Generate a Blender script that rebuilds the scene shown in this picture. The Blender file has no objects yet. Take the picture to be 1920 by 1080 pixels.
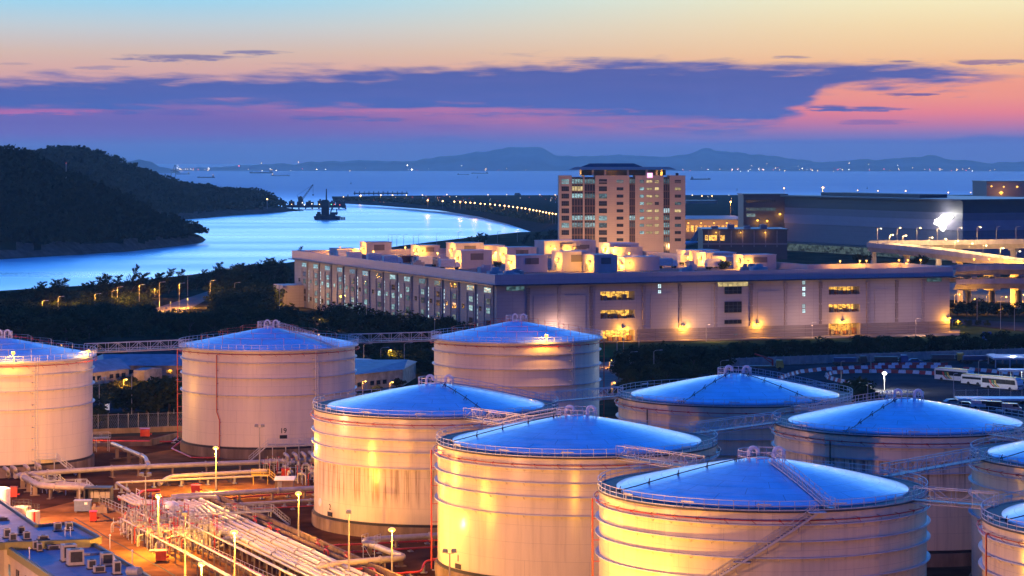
import bpy, bmesh, math, random
from math import sin, cos, pi, radians, sqrt, atan2, hypot
from mathutils import Vector, Matrix, noise

random.seed(7)
R_ = random.Random(11)
SC = bpy.context.scene
COL = SC.collection
F, H0, CZ = 4600.0, 305.0, 59.0        # focal length in photo pixels, horizon row, camera height (m)

def G(px, py, z=0.0):
    """Where the sight line of photo pixel (px, py) meets the level plane z."""
    Y = F * (CZ - z) / (py - H0)
    return Vector(((px - 960) * Y / F, Y, z))

def Q(px, py, Y):
    """Point on the sight line of a photo pixel at distance Y."""
    return Vector(((px - 960) * Y / F, Y, CZ - (py - H0) * Y / F))

def lin(c):
    return tuple(((v / 255.0) / 12.92 if v <= 10.3 else (((v / 255.0) + 0.055) / 1.055) ** 2.4) for v in c)

# ------------------------------------------------------------------ mesh builder
class MB:
    def __init__(s):
        s.v = []; s.f = []; s.m = []; s.s = []
    def add(s, vs, fs, mi=0, sm=False):
        b = len(s.v)
        s.v.extend([tuple(p) for p in vs])
        for f in fs:
            s.f.append([b + i for i in f]); s.m.append(mi); s.s.append(sm)
    def box(s, c, d, rz=0.0, mi=0):
        x, y, z = d[0] / 2, d[1] / 2, d[2] / 2
        cs, sn = cos(rz), sin(rz)
        vs = []
        for k in (-z, z):
            for (i, j) in ((-x, -y), (x, -y), (x, y), (-x, y)):
                vs.append((c[0] + i * cs - j * sn, c[1] + i * sn + j * cs, c[2] + k))
        s.add(vs, [(3, 2, 1, 0), (4, 5, 6, 7), (0, 1, 5, 4), (1, 2, 6, 5), (2, 3, 7, 6), (3, 0, 4, 7)], mi)
        return s
    def b2(s, lo, hi, mi=0):
        return s.box([(lo[i] + hi[i]) / 2 for i in range(3)], [abs(hi[i] - lo[i]) for i in range(3)], 0, mi)
    def bar(s, a, b, r, n=4, mi=0, r2=None, sm=False):
        a, b = Vector(a), Vector(b)
        d = (b - a)
        if d.length < 1e-6: return s
        d.normalize()
        up = Vector((0, 0, 1)) if abs(d.z) < 0.9 else Vector((1, 0, 0))
        e1 = d.cross(up).normalized(); e2 = d.cross(e1)
        r2 = r if r2 is None else r2
        vs = []
        for p, q in ((a, r), (b, r2)):
            for k in range(n):
                t = 2 * pi * (k + .5) / n
                vs.append(p + e1 * (q * cos(t)) + e2 * (q * sin(t)))
        fs = [(k, (k + 1) % n, n + (k + 1) % n, n + k) for k in range(n)]
        s.add(vs, fs, mi, sm)
        s.add(vs[:n], [tuple(range(n))[::-1]], mi); s.add(vs[n:], [tuple(range(n))], mi)
        return s
    def tube(s, pts, r, n=8, mi=0, sm=True, bend=0.0):
        P = [Vector(p) for p in pts]
        if bend > 0 and len(P) > 2:
            o = [P[0]]
            for i in range(1, len(P) - 1):
                a, c, e = P[i - 1], P[i], P[i + 1]
                l = min(bend, (a - c).length * .45, (e - c).length * .45)
                p0 = c + (a - c).normalized() * l; p1 = c + (e - c).normalized() * l
                for k in range(5):
                    t = k / 4
                    o.append(p0 * (1 - t) ** 2 + c * 2 * t * (1 - t) + p1 * t * t)
            o.append(P[-1]); P = o
        rr = r if isinstance(r, (list, tuple)) else [r] * len(P)
        vs = []; e1 = None
        for i, p in enumerate(P):
            d = (P[min(i + 1, len(P) - 1)] - P[max(i - 1, 0)])
            if d.length < 1e-9: d = Vector((0, 0, 1))
            d.normalize()
            if e1 is None:
                up = Vector((0, 0, 1)) if abs(d.z) < 0.9 else Vector((1, 0, 0))
                e1 = d.cross(up).normalized()
            else:
                e1 = (e1 - d * e1.dot(d))
                e1 = e1.normalized() if e1.length > 1e-6 else d.cross(Vector((0, 0, 1))).normalized()
            e2 = d.cross(e1)
            for k in range(n):
                t = 2 * pi * (k + .5) / n
                vs.append(p + e1 * (rr[i] * cos(t)) + e2 * (rr[i] * sin(t)))
        fs = []
        for i in range(len(P) - 1):
            for k in range(n):
                fs.append((i * n + k, i * n + (k + 1) % n, (i + 1) * n + (k + 1) % n, (i + 1) * n + k))
        s.add(vs, fs, mi, sm)
        s.add(vs[:n], [tuple(range(n))[::-1]], mi); s.add(vs[-n:], [tuple(range(n))], mi)
        return s
    def lathe(s, prof, n=48, a0=0.0, a1=2 * pi, mi=0, sm=True, c=(0, 0, 0), closed=False):
        full = abs(a1 - a0 - 2 * pi) < 1e-6
        m = n if full else n + 1
        L = len(prof); vs = []
        for k in range(m):
            t = a0 + (a1 - a0) * k / n
            for (r, z) in prof:
                vs.append((c[0] + r * cos(t), c[1] + r * sin(t), c[2] + z))
        fs = []
        for k in range(n):
            k2 = (k + 1) % m
            for j in range(L if closed else L - 1):
                j2 = (j + 1) % L
                fs.append((k * L + j, k2 * L + j, k2 * L + j2, k * L + j2))
        s.add(vs, fs, mi, sm)
        if closed and not full:
            s.add(vs[:L], [tuple(range(L))], mi); s.add(vs[-L:], [tuple(range(L))[::-1]], mi)
        return s
    def cyl(s, c, r, h, n=16, mi=0, r2=None, sm=True):
        r2 = r if r2 is None else r2
        s.lathe([(0.001, 0), (r, 0), (r2, h), (0.001, h)], n, c=c, mi=mi, sm=sm); return s
    def prism(s, pts, z0, z1, mi=0, top=None):
        n = len(pts); tp = top or pts
        vs = [(p[0], p[1], z0) for p in pts] + [(p[0], p[1], z1) for p in tp]
        s.add(vs, [tuple(range(n))[::-1], tuple(range(n, 2 * n))] + [(i, (i + 1) % n, n + (i + 1) % n, n + i) for i in range(n)], mi)
        return s
    def quad(s, a, b, c, d, mi=0):
        s.add([a, b, c, d], [(0, 1, 2, 3)], mi); return s
    def mesh(s, name, mats):
        me = bpy.data.meshes.new(name)
        me.from_pydata(s.v, [], s.f); 
        for m in (mats if isinstance(mats, (list, tuple)) else [mats]): me.materials.append(m)
        me.polygons.foreach_set('material_index', s.m)
        me.polygons.foreach_set('use_smooth', s.s)
        me.update()
        if any(s.s): me.set_sharp_from_angle(angle=radians(38))
        return me
    def build(s, name, mats, parent=None, loc=(0, 0, 0), rz=0.0, label=None):
        o = bpy.data.objects.new(name, s.mesh(name, mats)); COL.objects.link(o)
        o.location = loc; o.rotation_euler = (0, 0, rz)
        if parent is not None: o.parent = parent
        if label: o['label'] = label
        return o

def tag(o, label=None, cat=None, group=None, kind=None):
    if label: o['label'] = label
    if cat: o['category'] = cat
    if group: o['group'] = group
    if kind: o['kind'] = kind
    return o
def thing(name, label, cat, loc=(0, 0, 0), rz=0.0, group=None):
    o = bpy.data.objects.new(name, None); COL.objects.link(o); o.empty_display_size = .3
    o.location = loc; o.rotation_euler = (0, 0, rz)
    return tag(o, label, cat, group)
def struct(name, mb, mats, kind='structure', loc=(0, 0, 0), rz=0.0):
    o = mb.build(name, mats, None, loc, rz); o['kind'] = kind; return o
KIDS = {}
def kids(o):
    return [c for c in bpy.data.objects if c.parent == o]
def dup(root, loc, rz=0.0, label=None, group=None, scale=None, ch=None):
    """Copy of a thing, its parts and its sub-parts; mesh data shared."""
    r = root.copy(); COL.objects.link(r); r.location = loc; r.rotation_euler = (0, 0, rz)
    if label: r['label'] = label
    if group: r['group'] = group
    if scale: r.scale = scale if isinstance(scale, (tuple, list)) else (scale,) * 3
    key = root.name
    if key not in KIDS: KIDS[key] = [(c, kids(c)) for c in kids(root)]
    for c, gs in KIDS[key]:
        d = c.copy(); COL.objects.link(d); d.parent = r
        for g in gs:
            e = g.copy(); COL.objects.link(e); e.parent = d
    return r
ONES = ['', 'first', 'second', 'third', 'fourth', 'fifth', 'sixth', 'seventh', 'eighth', 'ninth', 'tenth', 'eleventh', 'twelfth',
        'thirteenth', 'fourteenth', 'fifteenth', 'sixteenth', 'seventeenth', 'eighteenth', 'nineteenth']
TENS = {2: ('twentieth', 'twenty'), 3: ('thirtieth', 'thirty'), 4: ('fortieth', 'forty'), 5: ('fiftieth', 'fifty'), 6: ('sixtieth', 'sixty'), 7: ('seventieth', 'seventy')}
def nth(i):
    if i < 20: return ONES[i]
    t, o = divmod(i, 10)
    return TENS[t][0] if o == 0 else TENS[t][1] + '-' + ONES[o]

# ------------------------------------------------------------------ materials
class NG:
    def __init__(s, tree): s.t = tree; s.n = tree.nodes; s.l = tree.links
    def new(s, typ, **kw):
        nd = s.n.new(typ)
        for k, v in kw.items(): setattr(nd, k, v)
        return nd
    def put(s, sock, v):
        if hasattr(v, 'is_linked') or isinstance(v, bpy.types.NodeSocket): s.l.new(v, sock)
        else: sock.default_value = v
    def math(s, op, a, b=0.0, c=None, clamp=False):
        nd = s.new('ShaderNodeMath', operation=op, use_clamp=clamp)
        s.put(nd.inputs[0], a); s.put(nd.inputs[1], b)
        if c is not None: s.put(nd.inputs[2], c)
        return nd.outputs[0]
    def step(s, x, a, b):
        nd = s.new('ShaderNodeMapRange', interpolation_type='SMOOTHSTEP')
        s.put(nd.inputs[0], x); s.put(nd.inputs[1], a); s.put(nd.inputs[2], b)
        nd.inputs[3].default_value = 0.0; nd.inputs[4].default_value = 1.0
        return nd.outputs[0]
    def mix(s, f, a, b, blend='MIX'):
        nd = s.new('ShaderNodeMix', data_type='RGBA', blend_type=blend)
        s.put(nd.inputs[0], f)
        s.put(nd.inputs[6], a if not isinstance(a, tuple) else (*a[:3], 1)); s.put(nd.inputs[7], b if not isinstance(b, tuple) else (*b[:3], 1))
        return nd.outputs[2]
    def ramp(s, f, stops, interp='LINEAR'):
        nd = s.new('ShaderNodeValToRGB'); cr = nd.color_ramp; cr.interpolation = interp
        while len(cr.elements) > 1: cr.elements.remove(cr.elements[-1])
        for i, (p, c) in enumerate(stops):
            e = cr.elements[0] if i == 0 else cr.elements.new(p)
            e.position = p; e.color = (*c[:3], 1) if isinstance(c, tuple) else (c, c, c, 1)
        s.put(nd.inputs[0], f); return nd.outputs[0]
    def noise(s, vec, scale, detail=4.0, rough=.55, out='Fac'):
        nd = s.new('ShaderNodeTexNoise'); s.put(nd.inputs['Vector'], vec)
        nd.inputs['Scale'].default_value = scale; nd.inputs['Detail'].default_value = detail; nd.inputs['Roughness'].default_value = rough
        return nd.outputs[out]
    def mapping(s, vec, scale=(1, 1, 1), loc=(0, 0, 0), rot=(0, 0, 0)):
        nd = s.new('ShaderNodeMapping'); s.put(nd.inputs[0], vec)
        nd.inputs['Scale'].default_value = scale; nd.inputs['Location'].default_value = loc; nd.inputs['Rotation'].default_value = rot
        return nd.outputs[0]

def mat_base(name):
    m = bpy.data.materials.new(name); m.use_nodes = True
    g = NG(m.node_tree); b = m.node_tree.nodes['Principled BSDF']
    return m, g, b
def mat(name, c, rough=.6, metal=0.0, var=.18, scale=2.0, bump=0.0, bscale=None, stretch=(1, 1, 1), c2=None, spec=.5, coat=0.0, rvar=0.1):
    """Principled paint/concrete/etc. with a broken-up tone and roughness."""
    m, g, b = mat_base(name)
    tc = g.new('ShaderNodeTexCoord').outputs['Object']
    v = g.mapping(tc, stretch)
    n = g.noise(v, scale, 5, .6)
    lo = tuple(x * (1 - var) for x in c); hi = tuple(min(1, x * (1 + var)) for x in (c2 or c))
    g.put(b.inputs['Base Color'], g.ramp(n, [(.3, lo), (.7, hi)]))
    g.put(b.inputs['Roughness'], g.math('ADD', g.math('MULTIPLY', n, rvar * 2), rough - rvar, clamp=True))
    b.inputs['Metallic'].default_value = metal
    b.inputs['Specular IOR Level'].default_value = spec
    if coat: b.inputs['Coat Weight'].default_value = coat
    if bump:
        bn = g.new('ShaderNodeBump'); bn.inputs['Strength'].default_value = bump; bn.inputs['Distance'].default_value = .1
        g.put(bn.inputs['Height'], g.noise(v, bscale or scale * 4, 4, .6)); g.put(b.inputs['Normal'], bn.outputs[0])
    return m
def glow(name, c, strength, base=(.02, .02, .02)):
    m, g, b = mat_base(name)
    b.inputs['Base Color'].default_value = (*base, 1)
    b.inputs['Emission Color'].default_value = (*c, 1); b.inputs['Emission Strength'].default_value = strength
    b.inputs['Roughness'].default_value = .3
    m.cycles.emission_sampling = 'NONE'
    return m
NLIGHT = [0]
def lamp(loc, c, watts, radius=.25, parent=None, spot=None, aim=None, blend=.6):
    NLIGHT[0] += 1
    ld = bpy.data.lights.new('lamp_light', 'SPOT' if spot else 'POINT')
    ld.color = c; ld.energy = watts; ld.shadow_soft_size = radius
    if spot: ld.spot_size = spot; ld.spot_blend = blend
    o = bpy.data.objects.new('lamp_light', ld); COL.objects.link(o); o.location = loc; o.visible_volume_scatter = False
    if parent is not None: o.parent = parent
    if aim is not None:
        o.rotation_euler = (Vector(aim) - Vector(loc)).to_track_quat('-Z', 'Y').to_euler()
    return o
SODIUM = (1.0, .42, .035); WARM = (1.0, .44, .07); WHITE = (.95, 1.0, .92); PINKW = (1.0, .40, .15)
# ------------------------------------------------------------------ camera
cam = bpy.data.objects.new('camera', bpy.data.cameras.new('camera')); COL.objects.link(cam)
cam.location = (0, 0, CZ); cam.rotation_euler = (pi / 2, 0, 0)
cam.data.sensor_width = 36; cam.data.lens = 36 * F / 1920; cam.data.shift_y = -(540 - H0) / 1920
cam.data.clip_start = 1; cam.data.clip_end = 200000
SC.camera = cam
SC.view_settings.view_transform = 'Standard'; SC.view_settings.look = 'None'; SC.view_settings.exposure = 0; SC.view_settings.gamma = 1
SC.cycles.use_denoising = True
SC.cycles.max_bounces = 5; SC.cycles.diffuse_bounces = 2; SC.cycles.glossy_bounces = 3; SC.cycles.transparent_max_bounces = 6
SC.cycles.volume_bounces = 0; SC.cycles.sample_clamp_indirect = 4; SC.cycles.caustics_reflective = False; SC.cycles.caustics_refractive = False
SC.cycles.use_light_tree = True

# ------------------------------------------------------------------ dusk sky (world)
W = bpy.data.worlds.new('World'); SC.world = W; W.use_nodes = True
g = NG(W.node_tree); bg = W.node_tree.nodes['Background']
d = g.new('ShaderNodeTexCoord').outputs['Generated']
sp = g.new('ShaderNodeSeparateXYZ'); g.put(sp.inputs[0], d); dx, dy, dz = sp.outputs
ysafe = g.math('MAXIMUM', dy, .08)
u = g.math('DIVIDE', dx, ysafe); w = g.math('DIVIDE', dz, ysafe)
s = g.math('SQRT', g.math('MAXIMUM', dz, 0.0))
def sk(y): return sqrt(max(0, (305 - y) / F))
HI = [(.30, (200, 226, 242)), (.35, (178, 218, 250)), (.42, (118, 188, 250)), (.5, (66, 154, 248)), (.632, (34, 120, 240)), (.837, (16, 108, 234)), (1, (14, 104, 232))]
left = [(0, (70, 108, 186)), (sk(290), (76, 106, 184)), (sk(270), (90, 100, 178)), (sk(250), (112, 92, 174)), (sk(230), (118, 90, 168)), (sk(212), (142, 96, 168)),
        (sk(190), (176, 116, 168)), (sk(160), (218, 160, 160)), (sk(125), (226, 178, 162)), (sk(100), (222, 190, 172)), (sk(50), (200, 210, 214)), (sk(0), (160, 218, 242))]
right = [(0, (72, 108, 186)), (sk(290), (82, 106, 184)), (sk(270), (96, 102, 185)), (sk(252), (150, 112, 172)), (sk(232), (214, 118, 146)), (sk(212), (250, 130, 126)),
         (sk(185), (255, 152, 120)), (sk(155), (254, 160, 122)), (sk(125), (255, 190, 134)), (sk(100), (255, 206, 148)), (sk(50), (255, 224, 168)), (sk(0), (255, 242, 192))]
L = g.ramp(s, [(p, lin(c)) for p, c in left + HI]); Rr = g.ramp(s, [(p, lin(c)) for p, c in right + HI])
clear = g.mix(g.step(u, -.15, .19), L, Rr)
# cloud band with ragged, wind-drawn edges
cv = g.new('ShaderNodeCombineXYZ'); g.put(cv.inputs[0], g.math('MULTIPLY', u, 1.0)); g.put(cv.inputs[1], g.math('MULTIPLY', w, 10.0))
n1 = g.noise(cv.outputs[0], 14, 6, .6); n2 = g.noise(cv.outputs[0], 55, 5, .6); n3 = g.noise(cv.outputs[0], 110, 6, .65)
py = g.math('MULTIPLY_ADD', w, -F, H0)
pyn = g.math('ADD', py, g.math('ADD', g.math('MULTIPLY_ADD', n1, 80, -40), g.math('MULTIPLY_ADD', n2, 44, -22)))
tx = g.math('MULTIPLY_ADD', u, F / 3840.0, .5)
def curve(pts):
    return g.ramp(tx, [((p + 960) / 3840.0, v / 400.0) for p, v in pts])
top = curve([(-960, 150), (0, 146), (300, 142), (520, 138), (700, 132), (850, 121), (1000, 117), (1200, 117), (1300, 122), (1400, 117), (1600, 121), (1720, 124), (1800, 131), (1880, 143), (1930, 152), (2800, 160)])
bot = curve([(-960, 205), (0, 206), (300, 206), (500, 204), (700, 206), (850, 208), (1000, 215), (1060, 224), (1200, 230), (1300, 234), (1400, 238), (1460, 230), (1510, 205), (1540, 172), (1600, 161), (1700, 158), (1800, 156), (1870, 150), (1910, 146), (2800, 140)])
a_top = g.step(pyn, g.math('MULTIPLY_ADD', top, 400, -13), g.math('MULTIPLY_ADD', top, 400, 18))
a_bot = g.step(pyn, g.math('MULTIPLY_ADD', bot, 400, 15), g.math('MULTIPLY_ADD', bot, 400, -14))
softl = g.step(u, -.02, -.22)
a_bot = g.math('MAXIMUM', a_bot, g.math('MULTIPLY', g.math('MULTIPLY', g.step(py, 262, 190), softl), .62))
band = g.math('MULTIPLY', a_top, a_bot, clamp=True)
ccol = g.mix(g.step(py, 110, 240), lin((74, 90, 164)), lin((68, 98, 180)))
ccol = g.mix(g.math('MULTIPLY', g.step(n1, .35, .75), .35), ccol, lin((100, 102, 176)))
bank = curve([(-960, 290), (300, 300), (560, 292), (700, 272), (790, 256), (850, 253), (900, 264), (960, 273), (1150, 280), (1300, 271), (1400, 263), (1580, 260), (1700, 261), (1760, 262), (1800, 257), (1850, 252), (1900, 255), (2100, 258), (2800, 262)])
bk = g.step(g.math('ADD', py, g.math('MULTIPLY_ADD', n2, 10, -5)), g.math('MULTIPLY_ADD', bank, 400, -3), g.math('MULTIPLY_ADD', bank, 400, 6))
clear = g.mix(g.math('MULTIPLY', bk, g.math('MULTIPLY_ADD', g.step(u, -.1, .2), .5, .35)), clear, lin((84, 100, 178)))
sky = g.mix(g.math('MULTIPLY', band, .97), clear, ccol)
def puff(sky, x, y, rx, ry, a, col):
    ex = g.math('DIVIDE', g.math('SUBTRACT', u, (x - 960) / F), rx / F)
    ey = g.math('DIVIDE', g.math('SUBTRACT', g.math('ADD', py, g.math('MULTIPLY_ADD', n2, ry * 2.4, -ry * 1.2)), y), ry)
    rr = g.math('ADD', g.math('MULTIPLY', ex, ex), g.math('MULTIPLY', ey, ey))
    rr = g.math('ADD', rr, g.math('ADD', g.math('MULTIPLY_ADD', n1, 2.4, -1.2), g.math('MULTIPLY_ADD', n3, 4.0, -2.0)))
    return g.mix(g.math('MULTIPLY', g.step(rr, 1.25, -.1), a), sky, lin(col))
for q in [(40, 209, 170, 6, .55, (226, 104, 150)), (840, 207, 330, 6, .55, (226, 118, 148)), (1120, 223, 260, 9, .35, (206, 116, 152)),
          (330, 108, 125, 8, .85, (118, 112, 160)), (475, 98, 62, 5, .8, (120, 116, 165)), (190, 126, 55, 4, .6, (150, 130, 165)), (30, 120, 40, 3, .5, (170, 145, 165)),
          (610, 221, 100, 6, .85, (78, 92, 172)), (725, 224, 45, 4, .8, (80, 94, 174)), (236, 211, 28, 4, .7, (84, 90, 172)), (350, 212, 80, 7, .5, (98, 90, 172)),
          (1600, 205, 100, 5, .95, (84, 92, 168)), (1545, 202, 50, 6, .9, (84, 92, 168)), (1700, 177, 60, 3, .95, (110, 88, 150)), (1690, 115, 24, 3, .8, (126, 106, 146)), (1855, 116, 85, 6, .85, (146, 112, 150)),
          (1482, 107, 34, 3, .7, (150, 125, 150)), (1640, 229, 75, 5, .7, (136, 92, 160)), (1260, 243, 60, 5, .6, (96, 92, 172)), (840, 238, 60, 5, .4, (110, 90, 172))]:
    sky = puff(sky, *q)
back = g.ramp(s, [(0, lin((22, 30, 76))), (.3, lin((24, 48, 128))), (.6, lin((20, 82, 200))), (1, lin((16, 96, 228)))])
sky = g.mix(g.step(dy, -.25, .55), back, sky)
gain = g.math('MULTIPLY_ADD', g.math('MULTIPLY', g.math('MULTIPLY', g.step(dz, .068, .12), g.step(dz, .38, .20)), g.step(dy, -.1, .5)), 2.7, 1.0)
g.put(bg.inputs[0], sky); g.put(bg.inputs[1], gain)

# ------------------------------------------------------------------ sea
m_sea, gs, b = mat_base('sea_water')
tc = gs.new('ShaderNodeTexCoord').outputs['Object']
sx = gs.new('ShaderNodeSeparateXYZ'); gs.put(sx.inputs[0], tc)
stv = gs.mapping(tc, (.0016, .0085, 1)); stn = gs.noise(stv, 1.0, 5, .6)
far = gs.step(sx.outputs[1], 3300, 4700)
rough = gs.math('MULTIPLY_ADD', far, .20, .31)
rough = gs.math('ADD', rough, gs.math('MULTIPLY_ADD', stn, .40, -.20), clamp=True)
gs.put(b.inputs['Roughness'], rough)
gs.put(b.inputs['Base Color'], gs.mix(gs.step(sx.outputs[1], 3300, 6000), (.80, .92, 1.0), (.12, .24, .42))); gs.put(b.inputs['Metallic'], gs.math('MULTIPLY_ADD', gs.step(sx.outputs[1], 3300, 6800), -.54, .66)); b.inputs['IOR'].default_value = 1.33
bn = gs.new('ShaderNodeBump'); bn.inputs['Strength'].default_value = .5; bn.inputs['Distance'].default_value = .5
gs.put(bn.inputs['Height'], gs.noise(gs.mapping(tc, (.02, .08, 1)), 1.0, 4, .6)); gs.put(b.inputs['Normal'], bn.outputs[0])
mb = MB(); mb.quad((-90000, 200, -4), (90000, 200, -4), (90000, 120000, -4), (-90000, 120000, -4))
struct('sea', mb, m_sea)

# ------------------------------------------------------------------ land
m_ground = mat('scrub_ground', (.024, .028, .016), .95, spec=0, var=.5, scale=.06, c2=(.05, .045, .025), bump=.4, bscale=.6)
m_bank = mat('rock_bank', (.05, .046, .045), .9, spec=0, var=.4, scale=.25, bump=.8)
def land(name, pts, z, m_top, m_side, zb=-6, slope=8):
    n = len(pts); c = Vector((sum(p[0] for p in pts) / n, sum(p[1] for p in pts) / n))
    mb = MB(); bm = []
    outer = []
    for i in range(n):
        a, b_, e = Vector(pts[i - 1][:2]), Vector(pts[i][:2]), Vector(pts[(i + 1) % n][:2])
        t = ((e - b_).normalized() + (b_ - a).normalized()); t = t.normalized() if t.length > 1e-6 else (e - b_).normalized()
        nn = Vector((t.y, -t.x)); outer.append(b_ + nn * slope)
    area = sum(pts[i][0] * pts[(i + 1) % n][1] - pts[(i + 1) % n][0] * pts[i][1] for i in range(n))
    if area < 0: outer = [Vector(p[:2]) * 2 - o for p, o in zip(pts, outer)]
    mb.add([(p[0], p[1], z) for p in pts], [tuple(range(n)) if area > 0 else tuple(range(n))[::-1]], 0)
    vs = [(p[0], p[1], z) for p in pts] + [(o[0], o[1], zb) for o in outer]
    mb.add(vs, [(i, (i + 1) % n, n + (i + 1) % n, n + i) if area < 0 else (i, n + i, n + (i + 1) % n, (i + 1) % n) for i in range(n)], 1)
    return struct(name, mb, [m_top, m_side])
shore = [(-1400, 640), (-700, 600), (-100, 568), (200, 548), (400, 524), (540, 505), (760, 470), (900, 452), (975, 444), (1100, 440)]
near = [G(x, y, -4).xy for x, y in shore]
land('ground', [Vector((-700, -150))] + near + [Vector((620, 2100)), Vector((620, -150))], 0, m_ground, m_bank)
m_field = mat('airfield_grass', (.020, .032, .022), .95, spec=0, var=.4, scale=.02)
rev = [(1500, 470), (1046, 437), (990, 420), (930, 406), (850, 394), (740, 385.5), (660, 381), (622, 377.5)]
farsh = [(640, 371.5), (700, 367.2), (900, 366), (1400, 365.5), (2100, 365), (2500, 364)]
air = [G(x, y, -4).xy for x, y in rev] + [G(x, y, 4).xy for x, y in farsh] + [Vector((1500, 1800))]
land('airport_land', air, 4.0, m_field, m_bank, slope=26)

# ------------------------------------------------------------------ hills and mountains
m_hill = mat('hill_scrub', (.008, .010, .008), .95, spec=0, var=.6, scale=.03, c2=(.013, .014, .009), bump=1.0, bscale=.2)
m_rock = mat('shore_rock', (.10, .075, .065), .9, spec=0, var=.5, scale=.15, bump=.8)
def interp(pts, x):
    if x <= pts[0][0]: return pts[0][1]
    for (a, b_), (c, d_) in zip(pts, pts[1:]):
        if x <= c: return b_ + (d_ - b_) * (x - a) / (c - a)
    return pts[-1][1]
def hill(name, x0, x1, base, sky_, depth, nx, ny, seed, amp, m, rock=3.0):
    """Terrain lofted from the waterline up to a ridge and down behind it."""
    vs = []; pts = []
    for i in range(nx + 1):
        px = x0 + (x1 - x0) * i / nx
        B = G(px, interp(base, px), -4.5); dp = interp(depth, px); Yr = B.y + dp
        T = Q(px, interp(sky_, px), Yr); zt = max(T.z, -4)
        for j in range(ny + 1):
            t = 2 * j / ny
            Y = B.y + dp * t
            k = t if t <= 1 else 2 - t
            prof = 1 - (1 - k) ** 1.45
            n = noise.fractal(Vector((px * .012 + seed, Y * .006, 3.1)), 1.0, 2.0, 5)
            z = -4.5 + (zt + 4.5) * prof + n * amp * min(1, k * 3) * (1 - k ** 6) * min(1, (zt + 6) / 40)
            if t > .93 and t < 1.07: z = min(z, -4.5 + (zt + 4.5))
            vs.append((px, Y, z)); 
    V = [Vector(((p - 960) * Y / F, Y, z)) for p, Y, z in vs]
    mb = MB(); N = ny + 1
    for i in range(nx):
        for j in range(ny):
            a = i * N + j
            zz = (V[a].z + V[a + N].z + V[a + 1].z) / 3
            mb.f.append([a, a + N, a + N + 1, a + 1]); mb.m.append(1 if (rock and zz < rock * (.6 + noise.noise(V[a] * .05)) and j < ny / 2) else 0); mb.s.append(True)
    mb.v = [tuple(v) for v in V]
    struct(name, mb, m)
    return [v for k, v in enumerate(V) if 1 <= (k % N) <= ny // 2 + 2], V
h1 = hill('hill', -420, 386, [(-420, 512), (0, 488), (233, 474), (333, 463), (377, 457), (386, 451)],
     [(-420, 300), (-150, 276), (0, 285), (22, 289), (33, 295), (87, 320), (173, 357), (250, 394), (320, 422), (350, 433), (374, 441), (383, 446), (386, 450)],
     [(-420, 330), (0, 260), (200, 190), (330, 70), (386, 8)], 120, 34, 2.0, 9, [m_hill, m_rock])
h2 = hill('hill', -350, 570, [(-350, 440), (200, 424), (333, 414), (433, 405.5), (500, 401), (567, 396), (570, 395.8)],
     [(-350, 310), (0, 300), (33, 295), (67, 291), (117, 284), (160, 286), (200, 299), (233, 316), (267, 326), (333, 350), (413, 360), (480, 363), (500, 373), (513, 382), (530, 389), (567, 394.6), (570, 395)],
     [(-350, 500), (200, 420), (400, 260), (500, 160), (570, 20)], 120, 34, 9.0, 10, [m_hill, m_rock])
m_leaf_far = mat('hill_foliage', (.006, .009, .006), .9, spec=0, var=.6, scale=.05)
def forest(V, n, rmin, size, zmin, seed):
    rr = random.Random(seed); mb = MB()
    for _ in range(n):
        p = rr.choice(V)
        if p.z < zmin: continue
        h = rr.uniform(*size)
        p = p + Vector((rr.uniform(-12, 12), rr.uniform(-9, 9), 0))
        for k in range(16):
            c = p + Vector((rr.gauss(0, h * .35), rr.gauss(0, h * .35), h * rr.uniform(.0, .7)))
            a = rr.uniform(0, 2 * pi); e = Vector((cos(a), sin(a), rr.uniform(-.3, .3))) * h * .17; f_ = Vector((-sin(a) * .5, cos(a) * .5, 1)).normalized() * h * .15
            mb.add([c - e - f_, c + e - f_ * rr.uniform(.3, 1), c + e * rr.uniform(.4, 1) + f_, c - e + f_ * rr.uniform(.5, 1)], [(0, 1, 2, 3)])
    return mb
struct('hill_forest', forest(h1[0], 4200, 2, (4, 8), 3, 3), m_leaf_far, kind='stuff')
struct('hill_forest', forest(h2[0], 4200, 2, (5, 10), 3, 4), m_leaf_far, kind='stuff')

m_mount = mat('hazed_mountain_scrub', (.26, .26, .24), .95, spec=0, var=.4, scale=.002)  # base tone lifted to stand in for part of the haze fade
def mountain(sky_, Y, depth, seed, amp=40):
    x0, x1 = sky_[0][0], sky_[-1][0]; nx = 160; ny = 10; mb = MB(); vs = []
    for i in range(nx + 1):
        px = x0 + (x1 - x0) * i / nx
        zt = Q(px, interp(sky_, px), Y).z + noise.fractal(Vector((px * .03 + seed, 1, 1)), 1, 2, 4) * amp * .5
        for j in range(ny + 1):
            t = 2 * j / ny; k = t if t <= 1 else 2 - t; yy = Y - depth + depth * t
            z = -5 + (max(zt, 0) + 5) * k ** .8 + noise.fractal(Vector((px * .04 + seed, yy * .002, 2)), 1, 2, 4) * amp * k * (1 - k)
            vs.append(((px - 960) * Y / F * (1 + (yy - Y) / Y * .3), yy, z))
    N = ny + 1
    for i in range(nx):
        for j in range(ny):
            a = i * N + j; mb.f.append([a, a + N, a + N + 1, a + 1]); mb.m.append(0); mb.s.append(True)
    mb.v = vs
    return struct('mountains', mb, m_mount)
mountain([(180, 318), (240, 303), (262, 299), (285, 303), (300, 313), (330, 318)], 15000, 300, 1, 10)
mountain([(300, 318), (480, 309), (600, 304), (680, 300), (760, 303), (830, 293), (880, 288), (930, 280), (985, 274), (1010, 277), (1045, 291), (1110, 293), (1170, 290), (1230, 294), (1290, 289), (1330, 278), (1370, 285), (1430, 291), (1480, 296), (1540, 305), (1600, 316)], 19500, 800, 5, 40)
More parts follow.
